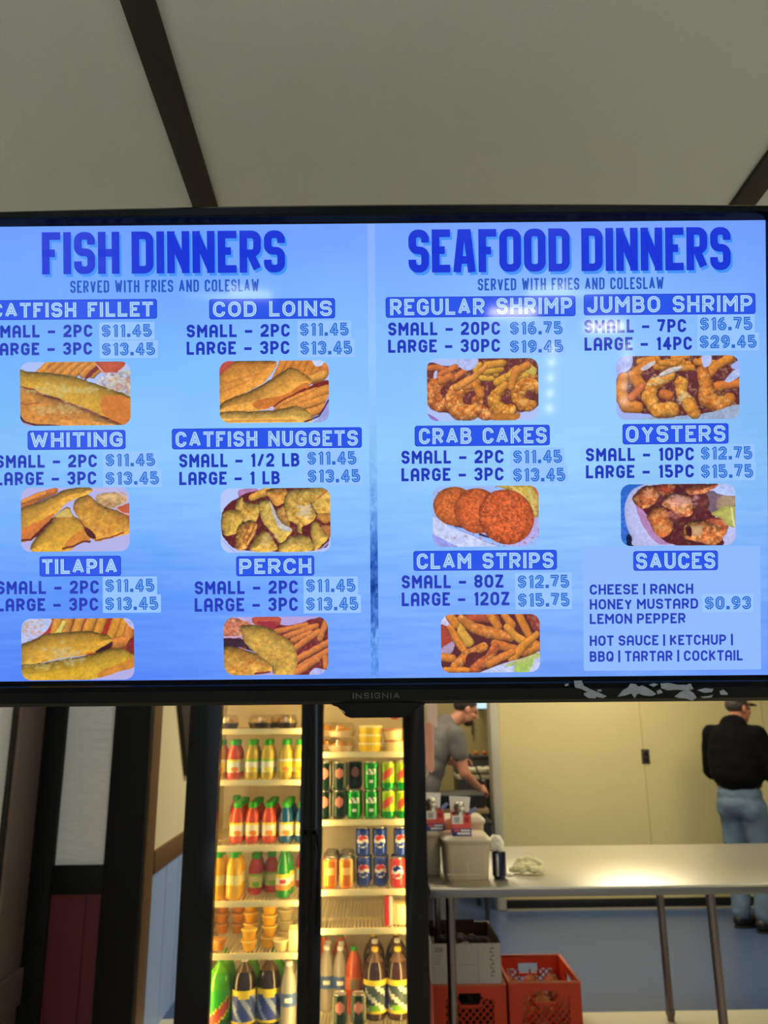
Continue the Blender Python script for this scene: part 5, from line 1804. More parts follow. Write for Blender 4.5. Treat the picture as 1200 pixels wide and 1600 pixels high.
# right door, top shelf
G = "containers on the cooler's top right shelf"
put('dome_clear', dome('clear_deli_base', (206, 180, 150), (240, 170, 60), .064), 534, 'R0', 'clear domed container of orange food, lower of two, top right cooler shelf', G, r=.066)
put('dome_clear', None, 534, 'R0', 'clear domed container of orange food, upper of two, top right cooler shelf', G, r=.066, z=.066)
put('dome_clear', None, 512, 'R0', 'clear domed container behind at far left of the top right cooler shelf', G, r=.066, off=.14)
put('dome_clear', None, 512, 'R0', 'clear domed container stacked at far left back, top right cooler shelf', G, r=.066, off=.14, z=.066)
tb = tub('yellow_tub', (246, 206, 40), m_clid, .049, .053, .0385)
for k, w in enumerate(('lowest', 'middle', 'topmost')):
    put('tub_yellow', tb, 578.5, 'R0', w + ' yellow tub of the stack of three, top right cooler shelf', G, r=.055, z=k * .038)
tp = tub('cream_tub', (246, 226, 160), mat('pink_tub_lid', (214, 130, 100), .4), .042, .045, .05)
put('tub_pink', tp, 616, 'R0', 'lower cream tub with pinkish lid at the right end, top right cooler shelf', G, r=.05)
put('tub_pink', None, 613, 'R0', 'upper cream tub with pinkish lid at the right end, top right cooler shelf', G, r=.05, z=.05)
# right door, second shelf: cans two high
G = "cans on the cooler's second right shelf"
R1 = [(506.5, can_dark, 'dark', 'dark green can'), (530, can_dark, 'dark', 'dark green can'), (553.5, can_green, 'green', 'bright green can'), (580, can_green, 'green', 'bright green can'), (606, can_lime, 'lime', 'lime yellow can'), (629.5, can_lime, 'lime', 'lime yellow can')]
for i, (px, b, k, lab) in enumerate(R1):
    wh = ['leftmost', 'second from the left', 'third from the left', 'fourth from the left', 'fifth from the left', 'rightmost'][i]
    put('can_' + k, b, px, 'R1', '%s, %s in the lower layer, second right cooler shelf' % (lab, wh), G)
    if i != 2:
        put('can_' + k, b, px, 'R1', '%s, %s in the upper layer, second right cooler shelf' % (lab, wh), G, z=.123)
    b2, k2 = (can_dark, 'dark') if i < 4 else (can_green, 'green')
    if i > 2:
        b2, k2 = can_green, 'green'
    put('can_' + k2, b2, px + 1, 'R1', 'can behind the %s, %s below, second right cooler shelf' % (lab, wh), G, row=1)
    put('can_' + k2, b2, px + 1, 'R1', 'can behind the %s, %s above, second right cooler shelf' % (lab, wh), G, row=1, z=.123)
# right door, third shelf
G = "cans on the cooler's third right shelf"
put('can_orange', can_orange, 516, 'R2', 'orange can at the left end of the third right cooler shelf', G)
put('can_orange', None, 541, 'R2', 'orange can next to the blue cans, third right cooler shelf', G)
put('can_dark', None, 514, 'R2', 'dark can behind the left orange can, third right cooler shelf', G, row=2)
put('can_dark', None, 540, 'R2', 'dark can behind the second orange can, third right cooler shelf', G, row=2)
put('can_orange', None, 516, 'R2', 'orange can hidden behind the left orange can, third right shelf', G, row=1)
put('can_green', None, 543, 'R2', 'green can behind the second orange can, third right shelf', G, row=1)
put('can_dark', None, 516, 'R2', 'dark can deepest on the left, third right cooler shelf', G, row=3)
put('can_dark', None, 541, 'R2', 'dark can deepest behind the second orange can, third right shelf', G, row=3)
for i, (px, k, b) in enumerate(((568, 'blue', can_blue), (594.5, 'blue', None), (621, 'amber', can_amber))):
    lab = ['blue can with striped globe, nearest the orange cans', 'blue can with striped globe, middle', 'red can with blue and white globe, against the door frame'][i]
    put('can_' + k, b, px, 'R2', lab + ', lower layer, third right shelf', G, off=.035 if i < 2 else .0)
    put('can_blue', None, px - (1 if i < 2 else -6), 'R2', lab.replace('red can with blue and white globe', 'blue globe can') + ', upper layer, third right shelf', G, z=.123, off=.035)
    put('can_blue', None, px + 2, 'R2', ['blue can behind the first blue one', 'blue can behind the middle blue one', 'blue can behind the red one'][i] + ', third right cooler shelf', G, row=1, off=.035)
# right door, fourth shelf
bx = thing('snack_box', 'upright red and white box on the nearly empty fourth right cooler shelf', 'box')
MB().box((-.014, -.06, 0), (.005, .06, .118)).build('red_panel', m_cred, bx, bevel=.001)
MB().box((.005, -.06, 0), (.019, .06, .118)).build('white_panel', m_cwhite, bx, bevel=.001)
bx.location = (at(606, 1425, SY + .09).x, SY + .09, SH['R3'])
tw = tub('pale_tub', (248, 236, 190), m_clid, .040, .045, .085)
put('tub_pale', tw, 626, 'R3', 'pale cream tub beside the red and white box, fourth right cooler shelf', None, r=.05, off=.02)
# right door, bottom shelf
G = "bottles and cans on the cooler's bottom right shelf"
put('lemon', lemon, 586, 'R4', 'large brown tea bottle with yellow banded label, front of the bottom right shelf', G, r=.056, off=.05)
put('lemon', None, 622, 'R4', 'large brown tea bottle cut by the right door frame, bottom right shelf', G, r=.056, off=.05)
put('tea', None, 586, 'R4', 'dark bottle behind the front yellow-banded one, bottom right shelf', G, r=.056, off=.05, row=1, pitch=.12)
put('tea', None, 623, 'R4', 'dark bottle behind the one cut by the frame, bottom right shelf', G, r=.056, off=.05, row=1, pitch=.13)
put('lemon', None, 585, 'R4', 'brown tea bottle third from the front, bottom right shelf', G, r=.056, off=.05, row=2, pitch=.12)
put('lemon', None, 622.5, 'R4', 'brown tea bottle at the right back, bottom right shelf', G, r=.056, off=.05, row=2, pitch=.125)
put('orange_soda', orange_soda, 553, 'R4', 'orange soda bottle with green cap, middle of the bottom right shelf', G, r=.04, off=.13)
put('orange_soda', None, 505.5, 'R4', 'orange red soda bottle at the left back, bottom right shelf', G, r=.04, off=.36)
put('orange_soda', None, 532, 'R4', 'orange red soda bottle at the back beside the left one, bottom right shelf', G, r=.04, off=.36)
put('water', None, 510, 'R4', 'clear water bottle at the left of the bottom right shelf', G, r=.033, off=.17)
put('water', None, 531.5, 'R4', 'clear water bottle beside the orange soda, bottom right shelf', G, r=.033, off=.16)
put('water', None, 512, 'R4', 'clear water bottle behind the left one, bottom right shelf', G, r=.033, off=.245)
put('water', None, 533, 'R4', 'clear water bottle behind the one by the orange soda, bottom right shelf', G, r=.033, off=.235)
put('can_dark2', can_dark, 531, 'R4', 'dark green can standing in front, left of the pair at the bottom right', G, off=.0, z=.0)
put('can_dark2', None, 560, 'R4', 'dark green can standing in front, right of the pair at the bottom right', G, off=.0, z=.0)
# ------------------------------------------------------------------ steel table
m_steel = mat('brushed_steel_top', (214, 210, 196), .36, metal=1.0, vary=.10, scale=14, stretch=(1, 6, 6), bump=.03)
m_steel2 = mat('steel_table_edge', (128, 126, 132), .4, metal=1.0)
m_leg = mat('dark_steel_leg', (120, 112, 116), .32, metal=1.0)
TY = 3.77
zt = at(900, 1385, TY).z
tx0 = at(671, 1390, TY).x
tx1 = 2.75
tyb = atz(1000, 1320, zt).y
tbl = thing('steel_table', 'long stainless steel work table in front of the cream kitchen wall', 'table', ((tx0 + tx1) / 2, (TY + tyb) / 2, 0))
ox, oy = (tx0 + tx1) / 2, (TY + tyb) / 2
tp_ = MB()
tp_.box((tx0 - ox, TY - oy, zt - .012), (tx1 - ox, tyb - oy, zt))
tp_.build('table_top', m_steel, tbl, bevel=.004)
ed = MB()
for a, b in (((tx0, TY + .001), (tx1, TY + .02)), ((tx0, tyb - .02), (tx1, tyb - .001)), ((tx0 + .001, TY + .02), (tx0 + .02, tyb - .02)), ((tx1 - .02, TY + .02), (tx1 - .001, tyb - .02))):
    ed.box((a[0] - ox, a[1] - oy, zt - .042), (b[0] - ox, b[1] - oy, zt - .012))
ed.build('table_edge', m_steel2, tbl, bevel=.003)
lx0, lx1 = at(705, 1480, TY + .1).x, at(1118, 1480, TY + .1).x
for lx, ly in ((lx0, TY + .1), (lx1, TY + .1), (at(684, 1480, tyb - .12).x, tyb - .12), (at(1040, 1500, tyb - .12).x, tyb - .12)):
    lg = MB()
    lg.tube((lx - ox, ly - oy, .045), (lx - ox, ly - oy, zt - .012), .0205, n=20)
    l_ = lg.build('leg', m_leg, tbl, smooth=40)
    ft = MB()
    ft.lathe([(.016, 0), (.019, .004), (.019, .02), (.026, .04), (.026, .06), (.0215, .062)], 18, c=(lx - ox, ly - oy, 0))
    ft.build('foot', m_leg, l_, smooth=40)


def remesh(name, mb, voxel, material, parent, smooth_it=4, disp=0.0, dscale=10.0, seed=0.0, cut=None):
    """one continuous surface around overlapping volumes"""
    o = mb.build(name + '_src', material)
    md = o.modifiers.new('r', 'REMESH')
    md.mode = 'VOXEL'
    md.voxel_size = voxel
    md.use_smooth_shade = True
    sm = o.modifiers.new('s', 'SMOOTH')
    sm.iterations = smooth_it
    sm.factor = .5
    dg = bpy.context.evaluated_depsgraph_get()
    me = bpy.data.meshes.new_from_object(o.evaluated_get(dg))
    me.name = name
    bpy.data.objects.remove(o)
    if disp:
        ns = [v.normal.copy() for v in me.vertices]
        for v, nn_ in zip(me.vertices, ns):
            p = v.co * dscale + Vector((seed, seed * 1.7, 0))
            v.co += nn_ * (disp * mnoise.noise(p) + disp * .5 * mnoise.noise(p * 2.3))
    if cut:
        bm = bmesh.new()
        bm.from_mesh(me)
        for co, no in cut:
            bmesh.ops.bisect_plane(bm, geom=bm.verts[:] + bm.edges[:] + bm.faces[:], plane_co=co, plane_no=no, clear_outer=True)
            bmesh.ops.holes_fill(bm, edges=[e for e in bm.edges if e.is_boundary])
        bm.to_mesh(me)
        bm.free()
    me.polygons.foreach_set('use_smooth', [True] * len(me.polygons))
    me.update()
    n_ = bpy.data.objects.new(name, me)
    COL.objects.link(n_)
    if parent is not None:
        n_.parent = parent
    return n_


def ellipsoid(mb, c, axes, n=14, mi=0):
    """axes: three vectors with the half lengths"""
    c = Vector(c)
    A = [Vector(a) for a in axes]
    vs, fs = [], []
    m = n // 2 + 1
    for i in range(1, m):
        ph = PI * i / m
        for k in range(n):
            t = 2 * PI * k / n
            vs.append(c + A[0] * (math.sin(ph) * math.cos(t)) + A[1] * (math.sin(ph) * math.sin(t)) + A[2] * math.cos(ph))
    top, bot = len(vs), len(vs) + 1
    vs += [c + A[2], c - A[2]]
    for i in range(m - 2):
        for k in range(n):
            fs.append((i * n + k, (i + 1) * n + k, (i + 1) * n + (k + 1) % n, i * n + (k + 1) % n))
    for k in range(n):
        fs.append((top, k, (k + 1) % n))
        fs.append((bot, (m - 2) * n + (k + 1) % n, (m - 2) * n + k))
    mb.add(vs, fs, mi)


def ball(mb, c, r, n=12):
    ellipsoid(mb, c, ((r, 0, 0), (0, r, 0), (0, 0, r)), n)


def capsule(mb, p0, p1, r0, r1=None, n=14):
    r1 = r0 if r1 is None else r1
    mb.tube(p0, p1, r0, r1, n)
    ball(mb, p0, r0, n)
    ball(mb, p1, r1, n)


# ------------------------------------------------------------------ things on the table
m_bin = mat('cloudy_plastic_bin', (206, 188, 160), .35, vary=.12, scale=9)
m_binlid = mat('cloudy_plastic_lid', (214, 202, 176), .35)


def food_bin(w, d, h, label, loc, rz=0.0, lidded=True):
    t = thing('food_storage_bin', label, 'bin', loc, rz, 'plastic bins on the steel table')
    b = MB()
    k = .88
    rr = .03

    def ring(sx, sy, z, r):
        out = []
        for cx, cy, a0 in ((sx - r, sy - r, 0), (-sx + r, sy - r, PI / 2), (-sx + r, -sy + r, PI), (sx - r, -sy + r, 1.5 * PI)):
            for q in range(5):
                a = a0 + PI / 2 * q / 4
                out.append((cx + r * math.cos(a), cy + r * math.sin(a), z))
        return out

    def loft(mb, rings):
        vs = [p for r_ in rings for p in r_]
        m = len(rings[0])
        fs_ = [(i * m + q, i * m + (q + 1) % m, (i + 1) * m + (q + 1) % m, (i + 1) * m + q) for i in range(len(rings) - 1) for q in range(m)]
        fs_ += [tuple(range(m - 1, -1, -1)), tuple(range((len(rings) - 1) * m, len(rings) * m))]
        mb.add(vs, fs_)
    loft(b, [ring(w / 2 * k * .97, d / 2 * k * .97, 0, rr), ring(w / 2 * k, d / 2 * k, .006, rr), ring(w / 2 * .95, d / 2 * .95, h * .86, rr), ring(w / 2, d / 2, h * .865, rr), ring(w / 2, d / 2, h * .9, rr)])
    b.build('body', m_bin, t, smooth=40)
    rb = MB()
    rb.box((-.006, -d / 2 * .915, .02), (.006, -d / 2 * .87, h * .8))
    rb.box((-w / 2 * .84, -d / 2 * .905, .022), (w / 2 * .84, -d / 2 * .87, .03))
    rb.build('moulded_rib', m_bin, t)
    if lidded:
        l = MB()
        loft(l, [ring(w / 2 + .003, d / 2 + .003, h * .9, rr), ring(w / 2 + .003, d / 2 + .003, h * .935, rr), ring(w / 2 * .93, d / 2 * .93, h * .985, rr), ring(w / 2 * .88, d / 2 * .88, h, rr)])
        l.build('lid', m_binlid, t, smooth=40)
    return t


p0 = at(731, 1376, TY + .12)
fb = food_bin(.232, .24, .190, 'large cloudy plastic bin standing at the left end of the steel table', (p0.x + .005, TY + .26, zt + .0006), 0.0)
pz = at(731, 1300, TY + .5)
fb2 = food_bin(.22, .2, .245, 'cloudy plastic bin behind the large front one on the steel table', (at(722, 1300, TY + .50).x, TY + .50, zt + .0006))
p2 = at(684, 1335, TY + .40)
fb3 = food_bin(.094, .18, .20, 'cloudy plastic bin nearest the cooler, under the open box', (.2985, TY + .36, zt + .0006))

m_bred = mat('red_box_print', (242, 96, 84), .5)
m_bwhite = mat('white_box_print', (250, 246, 238), .5)
m_bnavy = mat('navy_box_print', (56, 74, 160), .5)
m_bkraft = mat('kraft_box_inside', (170, 130, 92), .7)
m_foil = mat('silver_foil_bag', (180, 176, 160), .3, metal=.7, vary=.2, scale=30, bump=.4)


def open_box(label, loc, rz, tilt):
    t = thing('open_carton', label, 'box', loc, rz, 'open cartons on the plastic bins')
    w, d, h = .092, .13, .092
    b = MB()
    # front printed bands
    b.box((-w / 2, -d / 2, 0), (w / 2, -d / 2 + .003, h * .36), 2)
    b.box((-w / 2, -d / 2, h * .36), (w / 2, -d / 2 + .003, h * .58), 0)
    b.box((-w / 2, -d / 2, h * .58), (w * .08, -d / 2 + .003, h), 1)
    b.box((w * .08, -d / 2, h * .58), (w / 2, -d / 2 + .003, h), 0)
    b.box((-w / 2 + .024, -d / 2 - .0006, h * .06), (w / 2 - .006, -d / 2, h * .17), 1)
    b.box((-w * .05, -d / 2 - .0006, h * .22), (w / 2 - .006, -d / 2, h * .31), 1)
    b.box((-w / 2 + .010, -d / 2 - .0006, h * .2), (-w * .1, -d / 2, h * .32), 0)
    b.box((-w / 2 + .012, -d / 2 - .0006, h * .64), (-w * .1, -d / 2, h * .92), 3)
    b.box((w * .16, -d / 2 - .0006, h * .66), (w / 2 - .01, -d / 2, h * .92), 4)
    b.box((-w / 2, -d / 2 + .003, 0), (-w / 2 + .003, d / 2, h), 0)
    b.box((w / 2 - .003, -d / 2 + .003, 0), (w / 2, d / 2, h), 0)
    b.box((-w / 2, d / 2 - .003, 0), (w / 2, d / 2, h), 0)
    b.box((-w / 2, -d / 2 + .003, 0), (w / 2, d / 2, .003), 5)
    b.build('carton', [m_bred, m_bwhite, m_bnavy, mat('grey_box_print', (190, 190, 186), .5), mat('deep_red_box_print', (196, 44, 44), .5), m_bkraft], t)
    fl = MB()
    # back flap stands up and leans back, side flap folds out
    fl.add([(-w / 2, d / 2 - .003, h), (w / 2, d / 2 - .003, h), (w / 2 + .01, d / 2 + .02, h + .068), (-w / 2 - .004, d / 2 + .02, h + .074),
            (-w / 2, d / 2, h), (w / 2, d / 2, h), (w / 2 + .01, d / 2 + .023, h + .068), (-w / 2 - .004, d / 2 + .023, h + .074)],
           [(0, 1, 2, 3), (7, 6, 5, 4), (0, 4, 5, 1), (1, 5, 6, 2), (2, 6, 7, 3), (3, 7, 4, 0)], 0)
    fl.add([(w / 2, -d / 2 + .02, h), (w / 2, d / 2, h), (w / 2 + .035, d / 2, h + .022), (w / 2 + .035, -d / 2 + .05, h + .022),
            (w / 2 - .003, -d / 2 + .02, h), (w / 2 - .003, d / 2, h), (w / 2 + .033, d / 2, h + .026), (w / 2 + .033, -d / 2 + .05, h + .026)],
           [(3, 2, 1, 0), (4, 5, 6, 7), (0, 1, 5, 4), (1, 2, 6, 5), (2, 3, 7, 6), (3, 0, 4, 7)], 1)
    fl.build('flap', [m_bwhite, m_bnavy], t)
    bg = MB()
    capsule(bg, (-.004, .0, .05), (.0, .018, h + .028), .034, .022)
    ball(bg, (-.006, .02, h + .03), .028)
    remesh('foil_bag', bg, .006, m_foil, t, 2, .006, 45)
    return t


x1_ = at(718.5, 1300, TY + .30)
ob = open_box('open red white and blue carton with foil bag, standing on the large bin', (x1_.x, TY + .245, zt + .1915), math.radians(-3), 0)
ob2 = open_box('open red white and blue carton with foil bag, nearest the cooler', (.312, TY + .345, zt + .2015), math.radians(4), 0)

# can with a crumpled napkin on top
m_can = mat('dark_blue_drink_can', (34, 36, 66), .25, metal=.5)
pc = at(783, 1377, TY + .16)
ctop = thing('drink_can', 'dark blue drink can beside the plastic bin, a white napkin on it', 'can', (pc.x, TY + .2, zt + .0005))
MB().lathe([(.024, 0), (.0265, .003), (.033, .012), (.033, .112), (.027, .12)], 30, mf=lambda t, z: 1 if (abs(t + .5) < .22 and .02 < z < .105) else 0).build('body', [m_can, m_alu], ctop, smooth=40)
MB().lathe([(.027, .119), (.0275, .122), (.026, .122), (0, .120)], 30, cap=False).build('lid', m_alu, ctop, smooth=40)
m_nap = mat('white_napkin_paper', (244, 240, 220), .8, vary=.06, scale=60, bump=.3)
nb = MB()
for k in range(9):
    ball(nb, (-.012 + .04 * (random.random() - .5), .04 * (random.random() - .5), .006 + .035 * random.random()), .020 + .008 * random.random(), 10)
ball(nb, (-.018, 0, .022), .034)
nap = remesh('napkin', nb, .005, m_nap, None, 2, .007, 50, 3.0)
nap.location = (pc.x - .004, TY + .2, zt + .1245 + .006)
tag(nap, 'crumpled white napkin perched on the dark blue can', 'napkin')
# crumpled cloth gloves
m_cloth = mat('cream_crumpled_cloth', (232, 224, 176), .85, vary=.08, scale=50, bump=.3)
cbm = MB()
pts_ = [(-.07, 0, .016, .017), (-.05, .0, .02, .022), (-.03, -.02, .018, .022), (-.02, .03, .045, .024), (.01, .02, .055, .024), (.04, .015, .05, .022), (.065, .0, .042, .016), (.02, -.03, .018, .02), (.05, -.03, .02, .019), (.065, -.02, .018, .015), (-.005, -.005, .03, .026), (-.035, .02, .03, .024), (.03, 0, .03, .024)]
for x, y, z, r in pts_:
    ellipsoid(cbm, (x, y, z), ((r * 1.2, 0, 0), (0, r * 1.1, 0), (0, 0, r * .8)), 12)
cl = remesh('cloth_rag', cbm, .0045, m_cloth, None, 2, .007, 42, 9.0)
pcl = at(829, 1374, TY + .22)
cl.location = (pcl.x, TY + .30, zt + .003)
tag(cl, 'crumpled cream cloth lying on the steel table right of the can', 'cloth')
sc = MB()
ellipsoid(sc, (0, 0, .006), ((.02, 0, 0), (0, .012, 0), (0, 0, .006)))
sc_ = remesh('paper_scrap', sc, .003, m_nap, None, 1, .003, 90, 2.0)
sc_.location = (at(796, 1366, TY + .24).x, TY + .24, zt + .0015)
tag(sc_, 'small white paper scrap on the table between can and cloth', 'scrap')

# ------------------------------------------------------------------ crates and the cardboard box on the floor
m_crate = mat('orange_red_crate_plastic', (222, 62, 24), .42, vary=.05, scale=6)
m_rim = mat('worn_crate_rim', (226, 110, 70), .5)
CYF = 4.42
CW, CD, CH = .372, .46, .285


def crate(label, x, y):
    t = thing('milk_crate', label, 'crate', (x, y, 0), 0, 'orange crates under the table')
    w, d, h, th = CW / 2, CD / 2, CH, .010

    def side(mb, u0, u1, fix, axis, outside):
        def bx_(a0, a1, z0, z1, t0=0.0, t1=th):
            lo, hi = (fix + t0 * outside, fix + t1 * outside)
            lo, hi = min(lo, hi), max(lo, hi)
            if axis == 'x':
                mb.box((a0, lo, z0), (a1, hi, z1))
            else:
                mb.box((lo, a0, z0), (hi, a1, z1))
        L_ = u1 - u0
        c = (u0 + u1) / 2
        lat0, lat1 = u0 + L_ * .17, u1 - L_ * .17
        bx_(u0, lat0, 0, h)
        bx_(lat1, u1, 0, h)
        bx_(lat0, lat1, 0, .03)
        bx_(lat0, lat1, h - .035, h)
        hw = L_ * .15
        # handle opening near the top
        bx_(lat0, c - hw, h - .062, h - .035)
        bx_(c + hw, lat1, h - .062, h - .035)
        bx_(c - hw - .008, c + hw + .008, h - .100, h - .088)
        bx_(c - hw - .010, c - hw, h - .1, h - .05)
        bx_(c + hw, c + hw + .010, h - .1, h - .05)
        # diamond lattice
        zb_, zt_ = .03, h - .055
        n_ = 7
        stp = (lat1 - lat0) / n_
        hgt = zt_ - zb_
        for k in range(-int(hgt / stp) - 1, n_ + 1):
            for s in (1, -1):
                x0 = lat0 + k * stp if s > 0 else lat1 - k * stp
                a = (x0, zb_)
                b = (x0 + s * hgt, zt_)
                # clip to the panel
                lo, hi = lat0, lat1
                pts2 = []
                for f_ in (0.0, 1.0):
                    pts2.append((a[0] + (b[0] - a[0]) * f_, a[1] + (b[1] - a[1]) * f_))
                t0_, t1_ = 0.0, 1.0
                dx_ = b[0] - a[0]
                ta, tb_ = (lo - a[0]) / dx_, (hi - a[0]) / dx_
                t0_, t1_ = max(0, min(ta, tb_)), min(1, max(ta, tb_))
                if t1_ - t0_ < .02:
                    continue
                P0 = (a[0] + dx_ * t0_, a[1] + hgt * t0_)
                P1 = (a[0] + dx_ * t1_, a[1] + hgt * t1_)
                # leave the handle opening free
                segs_ = [(P0, P1)]
                out_ = []
                for q0, q1 in segs_:
                    m_ = 14
                    run = None
                    for j in range(m_):
                        fa, fb_ = j / m_, (j + 1) / m_
                        mx_ = q0[0] + (q1[0] - q0[0]) * (fa + fb_) / 2
                        mz_ = q0[1] + (q1[1] - q0[1]) * (fa + fb_) / 2
                        inside_ = abs(mx_ - c) < hw and mz_ > h - .095
                        if not inside_:
                            run = (run[0], fb_) if run else (fa, fb_)
                        elif run:
                            out_.append(run)
                            run = None
                    if run:
                        out_.append(run)
                    for fa, fb_ in out_:
                        e0 = (q0[0] + (q1[0] - q0[0]) * fa, q0[1] + (q1[1] - q0[1]) * fa)
                        e1 = (q0[0] + (q1[0] - q0[0]) * fb_, q0[1] + (q1[1] - q0[1]) * fb_)
                        ff = fix + outside * th * .5
                        if axis == 'x':
                            mb.tube((e0[0], ff, e0[1]), (e1[0], ff, e1[1]), .0042, n=6)
                        else:
                            mb.tube((ff, e0[0], e0[1]), (ff, e1[0], e1[1]), .0042, n=6)

    for nm, a in (('x', -1), ('x', 1), ('y', -1), ('y', 1)):
        mb = MB()
        if nm == 'x':
            side(mb, -w, w, a * d, 'x', -a)
        else:
            side(mb, -d + th, d - th, a * w, 'y', -a)
        mb.build('lattice_side', m_crate, t)
    bt = MB()
    for k in range(9):
        yy = -d + th + (2 * d - 2 * th) * (k + .5) / 9
        bt.box((-w + th, yy - .012, 0), (w - th, yy + .012, .008))
    bt.box((-w + th, -d + th, 0), (w - th, d - th, .003))
    bt.build('crate_bottom', m_crate, t)
    rm = MB()
    for a in ((-w - .003, -d - .003, w + .003, -d + th), (-w - .003, d - th, w + .003, d + .003), (-w - .003, -d + th, -w + th, d - th), (w - th, -d + th, w + .003, d - th)):
        rm.box((a[0], a[1], h - .002), (a[2], a[3], h + .006))
    rm.build('top_rim', m_rim, t, bevel=.002)
    return t


cxr = at(851, 1540, CYF).x
cr1 = crate('orange milk crate under the steel table, its top open', cxr, CYF + CD / 2)
cxl = at(733, 1560, CYF - .02).x - .0
cr2 = crate('orange milk crate carrying the white cardboard box', cxr - CW - .018, CYF + CD / 2 - .02)

# knobbly brown things heaped in the open crate
m_on = [mat('tan_onion_skin', (206, 130, 70), .5, vary=.3, scale=40), mat('brown_onion_skin', (176, 92, 48), .5, vary=.3, scale=40)]


def onion(i):
    def f():
        t = thing('onion', 'onion', 'onion')
        MB().lathe([(.0, 0), (.016, .002), (.030, .016), (.034, .030), (.029, .046), (.014, .058), (.006, .064), (.004, .074)], 20).build('bulb', m_on[i], t, smooth=60)
        MB().lathe([(.0045, .072), (.006, .082), (.002, .086)], 8).build('neck', m_bkraft, t, smooth=60)
        return t
    return f


rr = random.Random(4)
lay = []
for lz, nx, ny in ((.009, 3, 4), (.126, 3, 4)):
    for i in range(nx):
        for j in range(ny):
            lay.append((-.115 + .23 * (i / (nx - 1)), -.16 + .105 * j, lz))
for k, (x, y, z) in enumerate(lay):
    i = (k * 7) % 2
    on_ = place('onion%d' % i, onion(i), (cxr + x + rr.uniform(-.005, .005), CYF + CD / 2 + y - .01 + rr.uniform(-.004, .004), z), 'brown onion heaped with others inside the open orange crate', 'onions heaped in the open orange crate', rr.random() * 6)
    on_.scale = (1.38, 1.38, 1.38)

# cardboard box on the left crate
m_card = mat('white_cardboard', (206, 198, 190), .75, vary=.04, scale=8)
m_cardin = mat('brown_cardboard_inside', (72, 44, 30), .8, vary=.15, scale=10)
m_print = mat('dark_print_ink', (60, 58, 66), .7)
m_printl = mat('grey_print_ink', (168, 162, 156), .7)
bxw0, bxw1 = at(674, 1520, CYF).x, at(783, 1520, CYF).x
bxc = (bxw0 + bxw1) / 2
bh = at(730, 1484, CYF).z - at(730, 1547, CYF).z
cbx = thing('cardboard_box', 'open white cardboard box with dark print, standing on the left orange crate', 'box', (bxc, CYF + .2, CH + .0065))
w_, d_ = (bxw1 - bxw0) / 2, .215
cm = MB()
for a, b in (((-w_, -d_, 0), (w_, -d_ + .004, bh)), ((-w_, d_ - .004, 0), (w_, d_, bh)), ((-w_, -d_ + .004, 0), (-w_ + .004, d_ - .004, bh)), ((w_ - .004, -d_ + .004, 0), (w_, d_ - .004, bh))):
    cm.box(a, b, 0)
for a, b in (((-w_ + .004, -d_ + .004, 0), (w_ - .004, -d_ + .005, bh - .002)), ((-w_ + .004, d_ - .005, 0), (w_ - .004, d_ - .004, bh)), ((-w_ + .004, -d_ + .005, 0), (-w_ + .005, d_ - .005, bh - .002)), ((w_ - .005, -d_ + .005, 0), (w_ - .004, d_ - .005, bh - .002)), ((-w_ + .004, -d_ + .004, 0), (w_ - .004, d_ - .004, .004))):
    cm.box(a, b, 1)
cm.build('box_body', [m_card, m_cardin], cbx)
pr_ = MB()
u = w_ * 2
pr_.box((-w_ + u * .665, -d_ - .0005, .004), (-w_ + u * .672, -d_, bh - .01), 1)
pr_.box((-w_ + u * .30, -d_ - .0005, bh * .47), (-w_ + u * .65, -d_, bh * .483), 1)
pr_.box((-w_ + u * .05, -d_ - .0005, bh * .78), (-w_ + u * .17, -d_, bh * .92), 1)
for k in range(4):
    pr_.box((-w_ + u * .06, -d_ - .0005, bh * (.70 - .07 * k)), (-w_ + u * (.16 - .01 * k), -d_, bh * (.72 - .07 * k)), 1)
# a column of dark marks, too blurred to read as letters
for k in range(8):
    zz = bh * (.86 - k * .098)
    s_ = 1 if k % 2 else -1
    pr_.box((-w_ + u * .845, -d_ - .0005, zz), (-w_ + u * .895, -d_, zz + bh * .018), 0)
    pr_.box((-w_ + u * (.845 if s_ > 0 else .88), -d_ - .0005, zz + bh * .012), (-w_ + u * (.858 if s_ > 0 else .894), -d_, zz + bh * .062), 0)
pr_.build('print', [m_print, m_printl], cbx)
fl2 = MB()
fl2.box((-w_ + .02, d_ - .003, bh), (w_ * .55, d_, bh + .012), 1)
fl2.box((w_ - .004, -d_ + .01, bh), (w_, d_ - .05, bh + .008), 1)
fl2.build('torn_flap', [m_card, m_cardin], cbx)
jk = [(-.105, -.10, (.03, .012), (206, 130, 100), 'reddish'), (-.04, -.12, (.016, .012), (220, 190, 120), 'yellowish'), (.0, -.07, (.035, .008), (190, 176, 160), 'pale'), (-.07, -.06, (.014, .012), (200, 190, 170), 'whitish'), (-.01, -.14, (.02, .010), (214, 196, 130), 'straw coloured')]
for x, y, s, c, nm in jk:
    q = MB()
    ellipsoid(q, (0, 0, 0), ((s[0], 0, .01), (0, .012, 0), (-.004, 0, s[1])))
    q2 = q.build('food_scrap', mat(nm + '_scrap_skin', c, .6), None, smooth=60)
    q2.location = (bxc + x, CYF + .2 + y, CH + bh - .035)
    tag(q2, nm + ' scrap lying on top inside the white cardboard box', 'scrap', 'scraps in the cardboard box')
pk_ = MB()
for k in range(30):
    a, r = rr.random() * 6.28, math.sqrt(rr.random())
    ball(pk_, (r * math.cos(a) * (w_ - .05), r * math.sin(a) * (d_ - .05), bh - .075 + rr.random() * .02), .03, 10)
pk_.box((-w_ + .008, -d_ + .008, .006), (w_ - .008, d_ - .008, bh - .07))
hp = pk_.build('peel_heap', mat('dark_peel', (40, 26, 20), .8, vary=.4, scale=30), None, smooth=60)
